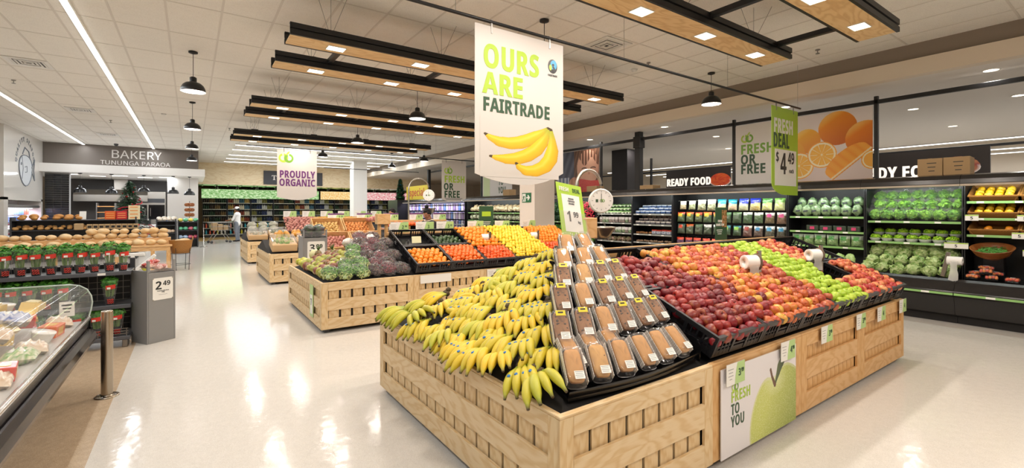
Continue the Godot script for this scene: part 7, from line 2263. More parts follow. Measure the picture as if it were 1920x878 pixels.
	wg.lathe([Vector2(0, 0.45), Vector2(0.2, 0.45), Vector2(0.235, 0.6), Vector2(0.26, 0.78), Vector2(0.27, 0.8), Vector2(0.25, 0.8), Vector2(0.22, 0.62), Vector2(0, 0.6)], 24)
	part(bk, "basket", wg.done(), M.wicker)
	var hd = Geo.new()
	var hp = []
	for k in 9: hp.append(Vector3(0.26 + 0.0, 0.8 + 0.09 * sin(PI * k / 8.0), -0.1 + 0.2 * k / 8.0))
	hd.tube(hp, 0.014, 6)
	part(bk, "handle", hd.done(), M.wicker)
	var sw = Geo.new()
	for k in 4:
		var a = TAU * k / 4 + 0.5
		sw.tube([Vector3(cos(a) * 0.2, 0.0, sin(a) * 0.2), Vector3(cos(a) * 0.23, 0.6, sin(a) * 0.23)], 0.007, 5)
	for y in [0.15, 0.44]:
		var ring = []
		for k in 17: ring.append(Vector3(cos(TAU * k / 16) * 0.215, y, sin(TAU * k / 16) * 0.215))
		sw.tube(ring, 0.006, 5)
	part(bk, "wire_stand", sw.done(), M.black_metal)
	loaves("basket_loaf", "flat pale loaf lying in the tall wicker basket", "loaves in the tall basket", [bread_mesh(40, Vector3(0.16, 0.05, 0.1), rgb(0xE4CFA8), rgb(0xD4B480))], Vector3(-0.22, 0.8, -15.06), 0.2, 2)
	solo("cleaning_bag", "yellow bag lying under the bread table", "bag", "", ball_mesh(Vector3(0.1, 0.14, 0.1), M.bagged, rgb(0xD8D82A), rgb(0xE4E45A), {"amp": 0.2}), null, T(-0.95, 0.14, -15.1))
	var wt = thing("white_handle_frame", "white sloping handle frame between the herb pots and the bread table", "frame", "", Vector3(-0.75, 0, -9.3))
	part(wt, "bar", boxmesh(Vector3(0.5, 0.05, 0.05), 0.01), M.white_plastic, T(-0.1, 0.9, 0))
	part(wt, "bar", boxmesh(Vector3(0.45, 0.05, 0.05), 0.01), M.white_plastic, Transform3D(Basis(Vector3.BACK, 0.75), Vector3(0.12, 0.73, 0.05)))
	for x in [-0.3, 0.0]: part(wt, "leg", boxmesh(Vector3(0.05, 0.88, 0.05), 0.008), M.white_plastic, T(x, 0.44, 0))
	# seafood case in the fish wall
	var sc = thing("seafood_case", "built-in chilled case with hanging packets below the fish drawing", "display case", "", Vector3(-4.62, 0, -22.3))
	part(sc, "back_panel", boxmesh(Vector3(0.04, 1.95, 3.66)), M.white_plastic, T(-0.6, 0.975, 0))
	part(sc, "canopy", boxmesh(Vector3(0.5, 0.1, 3.66), 0.02), M.dull_steel, T(-0.25, 1.72, 0))
	for y in [0.3, 0.55, 0.8, 1.05]: part(sc, "shelf", boxmesh(Vector3(0.5, 0.03, 3.6), 0.004), M.white_plastic, Transform3D(Basis(Vector3.BACK, -0.25), Vector3(-0.3, y, 0)))
	part(sc, "kick_plate", boxmesh(Vector3(0.5, 0.18, 3.64)), M.dark_grey, T(-0.3, 0.09, 0))
	part(sc, "lamp_tube", boxmesh(Vector3(0.04, 0.02, 3.5)), M.cool_glow, T(-0.2, 1.66, 0))
	area_light("seafood_lamp", Vector3(-4.82, 1.645, -22.3), Vector2(3.5, 0.04), 4.0, Color(0.93, 0.9, 1.0), Vector3(-0.35, -0.9, 0).normalized(), Vector3(1, 0, 0))
	for j in 4:
		for k in 9:
			var c: int = [0xECE8EC, 0x2A2A34, 0xD83A5A, 0xE4DCE8][(k + j * 2) % 4]
			solo("seafood_tray", "flat seafood tray on the sloping shelves, %s level" % ["bottom", "second", "third", "top"][j], "tray", "seafood trays, %s level" % ["bottom", "second", "third", "top"][j], boxmesh(Vector3(0.34, 0.035, 0.3), 0.01), mat("sea_%x" % c, rgb(c), 0.35), Transform3D(Basis(Vector3.BACK, -0.25), Vector3(-4.92, 0.335 + 0.25 * j, -20.75 - 0.385 * k)))
	for j in 2:
		for k in 12:
			var c: int = [0x6A8AC8, 0xA8604A, 0xE4E0E8, 0x8AA0D0][(k / 2 + j) % 4]
			solo("hanging_seafood_packet", "hanging seafood packet in the chilled case, %s row" % ["upper", "lower"][j], "packet", "hanging seafood packets, %s row" % ["upper", "lower"][j], boxmesh(Vector3(0.05, 0.2, 0.2), 0.01), mat("pack_%x" % c, rgb(c), 0.35), T(-4.9, 1.53 - 0.24 * j, -20.65 - 0.29 * k))
	var pr = thing("peg_rail", "white peg rail behind the hanging seafood packets", "rail", "", Vector3(-5.1, 1.4, -22.3))
	for j in 2: part(pr, "bar", boxmesh(Vector3(0.24, 0.015, 3.5)), M.white_plastic, T(0, 0.22 - 0.24 * j, 0))
	fish_drawing()

func fish_drawing():
	var t = thing("fish_drawing", "large line drawing of a round fish under arched lettering", "wall drawing", "", Vector3(-4.594, 3.0, -22.2), PI / 2)
	var ink = mat("fish_ink", rgb(0x6A7078), 0.6)
	var g = Geo.new()
	var b = Geo.new()
	var pts = []
	for k in 25:
		var a = TAU * k / 24
		pts.append(Vector3(cos(a) * 0.75, sin(a) * 0.52 + 0.06 * cos(a * 2.0), 0.0))
	g.tube(pts, 0.018, 5)
	g.tube([Vector3(0.7, 0.08, 0), Vector3(1.05, 0.4, 0), Vector3(0.95, 0.0, 0), Vector3(1.05, -0.35, 0), Vector3(0.7, -0.06, 0)], 0.018, 5)
	g.tube([Vector3(-0.35, 0.48, 0), Vector3(-0.1, 0.72, 0), Vector3(0.35, 0.62, 0), Vector3(0.5, 0.36, 0)], 0.018, 5)
	g.tube([Vector3(-0.1, 0.05, 0), Vector3(0.12, 0.1, 0), Vector3(0.15, -0.1, 0), Vector3(-0.05, -0.12, 0)], 0.014, 5)
	g.tube([Vector3(-0.42, 0.38, 0), Vector3(-0.3, 0.0, 0), Vector3(-0.42, -0.36, 0)], 0.012, 5)
	part(t, "outline", g.done(), ink)
	var poly = []
	for k in 24: poly.append(Vector2(pts[k].x, pts[k].y))
	b.prism(poly, -0.004, 0.001)
	part(t, "body_fill", b.done(), mat("fish_fill", rgb(0xC8CCD0), 0.4))
	var e = Geo.new()
	e.lathe([Vector2(0, 0), Vector2(0.05, 0), Vector2(0.05, 0.01), Vector2(0, 0.012)], 12, Transform3D(Basis(Vector3.RIGHT, PI / 2), Vector3(-0.5, 0.14, 0)))
	part(t, "eye", e.done(), ink)
	var s = "QUALITY SEAFOOD"
	for k in s.length():
		if s[k] == " ": continue
		var a = PI * 0.94 - k * (PI * 0.94 - 0.2) / (s.length() - 1.0)
		txt(t, "letter", s[k], 0.15, ink, Transform3D(Basis(Vector3.BACK, a - PI / 2), Vector3(cos(a) * 1.05, sin(a) * 0.95 + 0.05, 0.0)), 1.0, "serif", 0.004)

# ---------------------------------------------------------------- far aisle, column, signs
func leaf_print(kind: int) -> ImageTexture:
	var f = FastNoiseLite.new()
	f.seed = 40 + kind
	f.frequency = 1.0
	return tex(192, 32, func(x, y):
		var a = f.get_noise_2d(x * 26.0, y * 5.0) * 0.5 + 0.5
		var b = f.get_noise_2d(x * 60.0 + 9.0, y * 9.0) * 0.5 + 0.5
		var c1 = [rgb(0x4E8A3A), rgb(0xD89A3A), rgb(0xC85A6A)][kind]
		var c2 = [rgb(0xE6F4CC), rgb(0xFBF0D0), rgb(0xEEF2E0)][kind]
		return c1.lerp(c2, clampf(a * 1.5 + b * 1.0 - 0.75, 0, 1)))

func build_back_aisle():
	slab("trim_5", Vector3(0.27, 3.02, -30.3), Vector3(14.0, CEIL + 0.06, -30.1), M.pale_board, "pale timber fascia across the far aisle", "fascia")
	var bd = thing("aisle_board", "dark board with white letters on the timber fascia, half behind the purple sign", "sign", "", Vector3(5.08, 3.5, -30.06))
	part(bd, "board", boxmesh(Vector3(3.24, 0.8, 0.06), 0.004), mat("board_slate", rgb(0x3E3E44), 0.5))
	txt(bd, "lettering", "T I", 0.28, M.letter_white, T(-0.95, 0, 0.03), 1.0, "serif", 0.01)
	for k in 3:
		var x0: float = [0.5, 7.0, 9.2][k]
		var x1: float = [6.9, 9.1, 13.0][k]
		var t = thing("lit_frieze", ["long backlit leaf print above the bottle shelves", "backlit golden grain print above the bottle shelves", "backlit pink and green fruit print above the bottle shelves"][k], "light box", "", Vector3((x0 + x1) / 2, 2.56, -32.0))
		var g = Geo.new()
		var w = x1 - x0
		g.quad(Vector3(-w / 2, -0.27, 0.06), Vector3(w / 2, -0.27, 0.06), Vector3(w / 2, 0.27, 0.06), Vector3(-w / 2, 0.27, 0.06))
		part(t, "print", g.done(), mat("frieze_%d" % k, Color(0.2, 0.2, 0.2), 0.4, {"emit_tex": leaf_print(k), "power": 1.25}))
		part(t, "housing", boxmesh(Vector3(w, 0.6, 0.1), 0.004), M.black_metal)
		area_light("frieze_lamp", Vector3((x0 + x1) / 2, 2.56, -31.92), Vector2(w, 0.5), 3.0 * w / 4.0, [Color(0.85, 1, 0.75), Color(1, 0.9, 0.6), Color(1, 0.9, 0.9)][k], Vector3.BACK, Vector3.UP)
	# soffit between fascia and shelves, green slats with spot heads
	slab("trim_6", Vector3(0.27, 3.02, -34.2), Vector3(14.0, 3.1, -30.3), mat("green_soffit", rgb(0x6A8A5A), 0.6), "green slatted soffit over the bottle shelves", "soffit")
	var sf = get_node("trim_6")
	for k in 22: part(sf, "slat", boxmesh(Vector3(0.05, 0.04, 3.7)), M.green_soffit, T(-6.6 + 0.62 * k, -0.06, 0))
	for k in 12:
		var sp = thing("track_spotlight", "small black track spotlight under the green soffit, %s from the bakery" % nth(k), "spotlight", "track spotlights", Vector3(1.2 + 1.0 * k, 3.0, -30.7))
		var sg = Geo.new()
		sg.lathe([Vector2(0, -0.22), Vector2(0.06, -0.22), Vector2(0.06, -0.06), Vector2(0.02, -0.03), Vector2(0.02, 0.0)], 10, Transform3D(Basis(Vector3.RIGHT, 0.5), Vector3.ZERO))
		part(sp, "head", sg.done(), M.black_metal)
	# bottle shelving
	var bays = ["beside the bakery", "second from the bakery", "behind the cook", "fourth from the bakery", "left of the purple sign", "behind the purple sign", "under the golden print", "left of the white column", "right of the white column", "behind the small decorated tree"]
	var bottle = Geo.new()
	bottle.lathe([Vector2(0, 0), Vector2(0.038, 0), Vector2(0.04, 0.01), Vector2(0.04, 0.17), Vector2(0.03, 0.2), Vector2(0.015, 0.225), Vector2(0.014, 0.28), Vector2(0, 0.28)], 8)
	var bmesh = bottle.done(mat("bottle_tint", Color(1, 1, 1), 0.2, {"vc": true}))
	for k in 10:
		var x = 1.15 + 1.22 * k
		var t = thing("bottle_shelf", "tall dark shelf bay of bottles, %s" % bays[k], "shelf", "bottle shelf bays", Vector3(x, 0, -32.1))
		part(t, "back_panel", boxmesh(Vector3(1.2, 2.25, 0.04)), M.black_metal, T(0, 1.125, -0.26))
		part(t, "plinth", boxmesh(Vector3(1.2, 0.14, 0.5)), M.black_metal, T(0, 0.07, 0))
		for j in 6: 
			var sh = part(t, "shelf", boxmesh(Vector3(1.18, 0.025, 0.48)), M.black_metal, T(0, 0.16 + 0.37 * j, 0))
			part(sh, "price_rail", boxmesh(Vector3(1.18, 0.035, 0.006)), mat("rail_pale", rgb(0xB8B8A8), 0.4), T(0, 0, 0.243))
		for x2 in [-0.59, 0.59]: part(t, "side_panel", boxmesh(Vector3(0.02, 2.25, 0.5)), M.black_metal, T(x2, 1.125, 0))
		var mm = MultiMesh.new()
		mm.transform_format = MultiMesh.TRANSFORM_3D
		mm.use_colors = true
		mm.mesh = bmesh
		var list = []
		var pal = [[0x223A24, 0x33261A, 0x6A5430, 0x18241A], [0xA88A4A, 0x7A3A2A, 0xCFC4AA, 0x3F6272], [0x1A2430, 0x2C3656, 0xB8B8B4, 0x6E6C3A]][k % 3]
		for j in 6:
			for q in 12:
				for r in 2:
					if j < 2 and k < 3 and q % 2 == 0: continue
					var c: Color = lin(rgb(pal[(q / 3 + j) % 4]))
					if j < 2 and k < 3: c = lin(rgb([0x3A9AA8, 0xD85A3A, 0xC8C03A, 0xE0D8C8][(q / 3 + j) % 4]))
					list.append([Transform3D(Basis.from_scale(Vector3(1.15, rng.randf_range(0.85, 1.08), 1.15)), Vector3(-0.52 + 0.094 * q, 0.173 + 0.37 * j, 0.14 - 0.16 * r)), c])
		mm.instance_count = list.size()
		for q in list.size():
			mm.set_instance_transform(q, list[q][0])
			mm.set_instance_color(q, list[q][1])
		var mi = MultiMeshInstance3D.new()
		mi.name = numbered("shelved_bottles")
		mi.multimesh = mm
		add_child(mi)
		mi.position = Vector3(x, 0, -32.1)
		tag(mi, "close rows of small bottles in the dark bay %s" % bays[k], "bottles", "bottles in the dark bays", "stuff")
	slab("column", Vector3(6.95, 0, -24.95), Vector3(7.65, CEIL + 0.02, -24.25), M.white_paint, "white square column in the far aisle", "column")
	# exit column
	slab("column", Vector3(7.8, 0, -10.7), Vector3(8.52, CEIL + 0.02, -10.0), mat("column_cream", rgb(0xE4D8CC), 0.6), "cream square column carrying the green exit sign", "column")
	var ex = thing("exit_sign", "green exit sign with a running figure and an arrow on the cream column", "sign", "", Vector3(7.79, 1.95, -10.36), FACE)
	part(ex, "plate", boxmesh(Vector3(0.42, 0.27, 0.012), 0.003), mat("exit_green", rgb(0x14663A), 0.4))
	part(ex, "white_panel", boxmesh(Vector3(0.15, 0.22, 0.003)), M.ticket_white, T(-0.11, 0, 0.0065))
	var rg = Geo.new()
	for s in [[0.0, 0.075, 0.0, 0.074, 0.02], [0.0, 0.05, -0.01, -0.01, 0.018], [-0.01, -0.01, 0.025, -0.05, 0.01], [0.025, -0.05, 0.01, -0.095, 0.009], [-0.01, -0.01, -0.045, -0.06, 0.01], [-0.045, -0.06, -0.06, -0.09, 0.009], [0.0, 0.045, 0.04, 0.01, 0.008], [0.0, 0.045, -0.045, 0.01, 0.008]]:
		rg.tube([Vector3(s[0] - 0.11, s[1], 0.009), Vector3(s[2] - 0.11, s[3] - 0.0001, 0.009)], s[4], 6)
	part(ex, "running_figure", rg.done(), M.exit_green)
	var ag = Geo.new()
	ag.prism([Vector2(0.0, -0.02), Vector2(0.09, -0.02), Vector2(0.055, -0.055), Vector2(0.085, -0.085), Vector2(0.17, 0.0), Vector2(0.085, 0.085), Vector2(0.055, 0.055), Vector2(0.09, 0.02), Vector2(0.0, 0.02)], 0.006, 0.009)
	part(ex, "arrow", ag.done(), M.ticket_white)
	var bl = thing("recipe_board", "tall dark green board on a stick reading from Hamilton behind the apples", "sign", "", Vector3(5.02, 1.2, -2.93))
	part(bl, "board", boxmesh(Vector3(0.24, 0.38, 0.006), 0.001), M.leaf_dark, T(0, 0.24, 0))
	part(bl, "picture_print", boxmesh(Vector3(0.1, 0.2, 0.002)), mat("recipe_print", rgb(0xC88A6A), 0.5, {"tex": tex(32, 64, func(x, y): return Color(1, 1, 1).lerp(Color(0.45, 0.6, 0.3), clampf(0.5 + noise.get_noise_2d(x * 5.0, y * 9.0), 0, 1))), "tri": Vector3(4, 4, 4)}), T(0.06, 0.3, 0.004))
	txt(bl, "lettering", "FROM\nHAMILTON", 0.028, M.ticket_white, T(-0.03, 0.25, 0.0055), 0.8)
	for k in 3: part(bl, "print_line", boxmesh(Vector3(0.12 - 0.02 * k, 0.008, 0.001)), M.ticket_white, T(-0.04, 0.17 - 0.022 * k, 0.004))
	part(bl, "stick", boxmesh(Vector3(0.03, 0.06, 0.01)), M.leaf_dark, T(0, 0.03, 0))
	var gb = thing("recipe_board", "dark green board with white print standing among the citrus tickets", "sign", "", Vector3(4.63, 1.225, -7.44))
	part(gb, "board", boxmesh(Vector3(0.32, 0.42, 0.006), 0.001), M.leaf_dark, T(0, 0.24, 0))
	part(gb, "print_block", boxmesh(Vector3(0.2, 0.09, 0.001)), M.lime, T(0, 0.3, 0.004))
	for k in 3: part(gb, "print_line", boxmesh(Vector3(0.2 - 0.03 * k, 0.01, 0.001)), M.ticket_white, T(0, 0.15 - 0.03 * k, 0.004))
	part(gb, "stick", boxmesh(Vector3(0.03, 0.06, 0.01)), M.leaf_dark, T(0, 0.03, 0))

# ---------------------------------------------------------------- prints
func stroke(p: Vector2, pts: Array, rad: Array) -> Vector3:
	# nearest of a polyline of radii: x = distance over radius, y = along 0..1, z = signed side
	var best = Vector3(9, 0, 0)
	var n = pts.size() - 1
	for k in n:
		var a: Vector2 = pts[k]
		var d: Vector2 = pts[k + 1] - a
		var t = clampf((p - a).dot(d) / d.length_squared(), 0, 1)
		var off = p - a - d * t
		var r: float = lerpf(rad[k], rad[k + 1], t)
		var q = off.length() / r
		if q < best.x: best = Vector3(q, (k + t) / n, signf(d.cross(off)) * q)
	return best

func arc_pts(c: Vector2, r: float, a0: float, a1: float, squash := 1.0) -> Array:
	var out = []
	for k in 9:
		var a = lerpf(a0, a1, k / 8.0)
		out.append(c + Vector2(cos(a) * r, sin(a) * r * squash))
	return out

func poster_bananas() -> ImageTexture:
	# x right, y down, unit square
	var rad = [0.018, 0.05, 0.085, 0.1, 0.105, 0.1, 0.085, 0.05, 0.02]
	var A = [Vector2(0.06, 0.30), Vector2(0.13, 0.36), Vector2(0.24, 0.41), Vector2(0.36, 0.42), Vector2(0.48, 0.39), Vector2(0.6, 0.32), Vector2(0.7, 0.24), Vector2(0.78, 0.16), Vector2(0.85, 0.08)]
	var B = [Vector2(0.12, 0.66), Vector2(0.2, 0.68), Vector2(0.32, 0.69), Vector2(0.44, 0.67), Vector2(0.56, 0.61), Vector2(0.68, 0.5), Vector2(0.76, 0.37), Vector2(0.82, 0.24), Vector2(0.87, 0.09)]
	var C = [Vector2(0.43, 0.75), Vector2(0.48, 0.82), Vector2(0.57, 0.87), Vector2(0.68, 0.86), Vector2(0.8, 0.78), Vector2(0.88, 0.64), Vector2(0.91, 0.48), Vector2(0.91, 0.3), Vector2(0.89, 0.1)]
	var paper = rgb(0xD2CCC6)
	return tex(240, 220, func(x, y):
		var p = Vector2(x, y)
		var col = paper
		var sh = Vector2((x - 0.58) / 0.42, (y - 0.93) / 0.07).length()
		if sh < 1.0: col = paper.lerp(rgb(0xCFC6BC), (1.0 - sh) * 0.8)
		for b in [A, B, C]:
			var s = stroke(p, b, rad)
			if s.x < 1.0:
				var shade = clampf(0.5 + 0.5 * s.z, 0, 1)
				col = rgb(0xF5CF2C).lerp(rgb(0xD9A21E), pow(shade, 2.2)).lerp(rgb(0xFBE36A), clampf(0.6 - absf(s.z + 0.35) * 1.6, 0, 0.6))
				if s.y > 0.8: col = col.lerp(rgb(0xA9B43A), clampf((s.y - 0.8) * 5.0, 0, 0.8))
				if s.y < 0.03 or s.y > 0.985: col = rgb(0x4A3A26)
				if s.x > 0.94: col = col.lerp(rgb(0xB0841A), 0.5)
		return col)

func shaded_disc(p: Vector2, c: Vector2, r: float, asp: float) -> Vector2:
	var d = (p - c) * Vector2(asp, 1.0) / r
	return Vector2(d.length(), d.dot(Vector2(-0.5, -0.75)))

func poster_oranges() -> ImageTexture:
	var whole = [[0.62, 0.24, 0.24, 0xF39A1E, 0xC9650F], [0.93, 0.42, 0.24, 0xEE8A1A, 0xC25C0E], [0.26, 0.38, 0.18, 0xF6B82C, 0xE08A1A], [0.05, 0.55, 0.2, 0xF6BC34, 0xE0921E]]
	var cut = [[0.16, 0.74, 0.2], [0.44, 0.6, 0.19]]
	return tex(220, 200, func(x, y):
		var p = Vector2(x, y)
		var asp = 1.42 / 1.31
		var col = rgb(0xE6DEDC).lerp(rgb(0xD8C0B4), clampf(y * 1.3 - 0.5, 0, 1))
		for w in whole:
			var s = shaded_disc(p, Vector2(w[0], w[1]), w[2], asp)
			if s.x < 1.0: col = rgb(w[3]).lerp(rgb(w[4]), clampf(0.45 - s.y * 0.7, 0, 1)).lerp(rgb(0xFBD98A), clampf((s.y - 0.45) * 1.6, 0, 0.6))
		for c in cut:
			var d = (p - Vector2(c[0], c[1])) * Vector2(asp, 1.0) / c[2]
			var l = d.length()
			if l < 1.0:
				col = rgb(0xF0A22A)
				if l < 0.93: col = rgb(0xF8EBC8)
				if l < 0.8:
					var a = fposmod(d.angle() * 10.0 / TAU, 1.0)
					col = rgb(0xF6BE4A).lerp(rgb(0xF0A028), absf(a - 0.5)) if l > 0.08 and a > 0.07 and a < 0.93 else rgb(0xF8E4B0)
		# a long wedge
		var q = (p - Vector2(0.72, 0.7)).rotated(0.75)
		if absf(q.x) < 0.3 and q.y < 0.1 and q.y > -0.13 * sqrt(maxf(0.0, 1.0 - q.x * q.x / 0.09)):
			col = rgb(0xF0982A).lerp(rgb(0xF6B040), absf(sin(q.x * 30.0)) * 0.7)
			if q.y > 0.065: col = rgb(0xF4DDB0)
			if q.y > 0.088: col = rgb(0xE08A1E)
		var e = shaded_disc(p, Vector2(1.0, 0.72), 0.13, asp)
		if e.x < 1.0: col = rgb(0xF0A22A) if e.x > 0.9 else (rgb(0xF8EBC8) if e.x > 0.76 else rgb(0xF4B040))
		return col)

func poster_child() -> ImageTexture:
	return tex(150, 110, func(x, y):
		var p = Vector2(x, y)
		var col = rgb(0x3A3F52).lerp(rgb(0x5A6074), 0.5 + 0.5 * sin(x * 40.0 + y * 14.0))
		if x > 0.42: col = rgb(0x55382A).lerp(rgb(0x7A5640), 0.5 + 0.5 * sin((x + y * 0.25) * 90.0))
		var f = ((p - Vector2(0.74, 0.42)) / Vector2(0.25, 0.42)).length()
		if f < 1.0:
			col = rgb(0xD8A88E).lerp(rgb(0xB88068), clampf((p.x - 0.78) * 2.0, 0, 0.7))
			if y < 0.28 + 0.09 * sin(x * 21.0) and int(x * 46.0) % 3 != 0: col = rgb(0x6A4634)
		for e in [0.66, 0.86]:
			if absf(y - 0.42 - (x - e) * (x - e) * 6.0) < 0.013 and absf(x - e) < 0.06: col = rgb(0x5A3A2E)
		if absf(x - 0.77) < 0.025 and y > 0.48 and y < 0.58: col = rgb(0xC48E76)
		if y > 0.7 + 0.03 * sin(x * 9.0) and x > 0.4: col = rgb(0xC83A34).lerp(rgb(0xD8574E), 0.5 + 0.5 * noise.get_noise_2d(x * 20.0, y * 20.0))
		var h = ((p - Vector2(0.42, 0.78)) / Vector2(0.12, 0.16)).length()
		if h < 1.0: col = rgb(0xC8967C) if int(x * 34.0) % 3 else rgb(0xA8765E)
		if x < 0.3 and y > 0.62: col = rgb(0x6A7A9A).lerp(rgb(0xC8CCD8), 0.5 + 0.5 * signf(sin(x * 70.0)))
		return col)

func poster_apple() -> ImageTexture:
	var f = FastNoiseLite.new()
	f.seed = 8
	f.frequency = 1.0
	return tex(300, 168, func(x, y):
		var px = x
		var py = y * 0.56
		var col = rgb(0xE6E2E4)
		var d = (Vector2(px, py) - Vector2(0.76, 0.50)) / Vector2(0.42, 0.40)
		var dip = 0.16 * exp(-pow((px - 0.68) / 0.1, 2.0))
		var l = Vector2(d.x, d.y - (dip if d.y < 0 else 0.0)).length()
		if d.y < 0: l = d.length() + dip
		if l < 1.0:
			var t = clampf(0.35 + d.x * 0.55 + d.y * 0.25, 0, 1)
			col = rgb(0xC8D06A).lerp(rgb(0x7A8A34), t)
			col = col.lerp(rgb(0xE4E8C0), clampf(0.75 - Vector2(px - 0.68, (py - 0.2) * 1.6).length() * 4.0, 0, 0.7))
			if f.get_noise_2d(px * 110.0, py * 110.0) > 0.3: col = col.lerp(rgb(0xF0F2DC), 0.6)
			if l > 0.96: col = col.lerp(rgb(0xE6E2E4), 0.4)
		var s = stroke(Vector2(px, py), [Vector2(0.62, 0.12), Vector2(0.64, 0.17), Vector2(0.68, 0.235)], [0.012, 0.012, 0.016])
		var lf = stroke(Vector2(px, py), [Vector2(0.69, 0.22), Vector2(0.75, 0.12), Vector2(0.86, 0.02)], [0.01, 0.035, 0.03])
		if lf.x < 1.0: col = rgb(0x5E6E40).lerp(rgb(0x3E4C30), clampf(0.5 + lf.z * 0.5, 0, 1))
		if s.x < 1.0: col = rgb(0x6A4A34)
		return col)

func food_print(k: int) -> ArrayMesh:
	var g = Geo.new()
	var a = lin(rgb([0xE8702A, 0xC88A5A][k]))
	var b = lin(rgb([0xC82A2A, 0x8A3A3A][k]))
	var rows = []
	var cols = []
	for j in 7:
		var row = PackedVector3Array()
		var cr = []
		for q in 22:
			var t = TAU * q / 22
			var r = j / 6.0
			row.append(Vector3(cos(t) * 0.34 * r, -0.08 + sin(t) * 0.2 * r * (1.2 if sin(t) > 0 else 0.8), 0))
			cr.append(lin(rgb(0xE8E4E0)) if j > 5 and sin(t) < 0.2 else a.lerp(b, clampf(0.5 + noise.get_noise_2d(q * 0.9, j * 2.0 + k * 7.0), 0, 1)))
		rows.append(row)
		cols.append(cr)
	rows.reverse()
	cols.reverse()
	g.skin(rows, true, cols)
	return g.done(M.matte)

func logo(parent: Node3D, xf: Transform3D, s: float):
	# two rounded loops and a leaf
	for q in [-1, 1]:
		var g = Geo.new()
		var o = []
		var n = 30
		for k in n:
			var a = TAU * k / n
			o.append([a, 0.30, 0.15 + 0.03 * cos(a * 1.0 + (0.0 if q > 0 else PI))])
		for k in n:
			var a0: float = o[k][0]
			var a1: float = o[(k + 1) % n][0]
			if sin(a0) > 0.86 and q * cos(a0) < 0.3 and q * cos(a0) > -0.3: continue
			var c = Vector3(q * 0.16, 0, 0.001 * q)
			var P = func(a, r): return c + Vector3(cos(a) * r * 0.95, sin(a) * r, 0)
			g.quad(P.call(a0, o[k][2]) * s, P.call(a0, o[k][1]) * s, P.call(a1, o[(k + 1) % n][1]) * s, P.call(a1, o[(k + 1) % n][2]) * s)
		part(parent, "emblem_loop", g.done(), M.logo_light if q < 0 else M.logo_green, xf)
	var l = Geo.new()
	l.prism([Vector2(-0.02, 0.2), Vector2(0.03, 0.3), Vector2(0.12, 0.42), Vector2(0.22, 0.46), Vector2(0.2, 0.36), Vector2(0.12, 0.26), Vector2(0.03, 0.18)].map(func(p): return p * s), 0, 0.002)
	part(parent, "emblem_leaf", l.done(), M.logo_light, xf)

func banner(called: String, label: String, at: Vector3, w: float, h: float, m: Material, corner := false) -> Node3D:
	# hung from its top edge at `at`; bottom edge bowed or with one rounded corner
	var t = thing(called, label, "sign", "", at)
	var poly = [Vector2(w / 2, 0), Vector2(-w / 2, 0)]
	if corner:
		poly.append(Vector2(-w / 2, -h * 0.86))
		for k in 6:
			var a = PI + (PI / 2) * (k + 1) / 6.0
			poly.append(Vector2(-w / 2 + w * 0.5 + cos(a) * w * 0.5, -h * 0.86 + sin(a) * h * 0.14))
		poly.append(Vector2(w / 2, -h))
	else:
		for k in 17:
			var q = k / 16.0
			poly.append(Vector2(lerpf(-w / 2, w / 2, q), -h + 0.085 * w * (pow(2.0 * q - 1.0, 2.0)) * (1.0 if q < 0.5 else 1.5)))
	var g = Geo.new()
	g.prism(poly, -0.004, 0.004)
	part(t, "board", g.done(), m)
	for x in [-w * 0.33, w * 0.33]:
		part(t, "hanging_clip", boxmesh(Vector3(0.022, 0.14, 0.016), 0.003), M.dull_steel, T(x, 0.0, 0.0))
	return t

func rail(xa: float, xb: float, y: float, z: float, label: String):
	var t = thing("sign_rail", label, "rail", "black sign rails", Vector3((xa + xb) / 2, y, z))
	var g = Geo.new()
	g.tube([Vector3((xa - xb) / 2, 0, 0), Vector3((xb - xa) / 2, 0, 0)], 0.017, 8)
	part(t, "tube", g.done(), M.black_metal)
	for k in 5:
		var x = lerpf((xa - xb) / 2 + 0.3, (xb - xa) / 2 - 0.1, k / 4.0)
		var w = Geo.new()
		wire(w, Vector3(x, 0.01, 0), Vector3(x, CEIL - y, 0), 0.0022)
		part(t, "suspension_wire", w.done(), M.dull_steel)

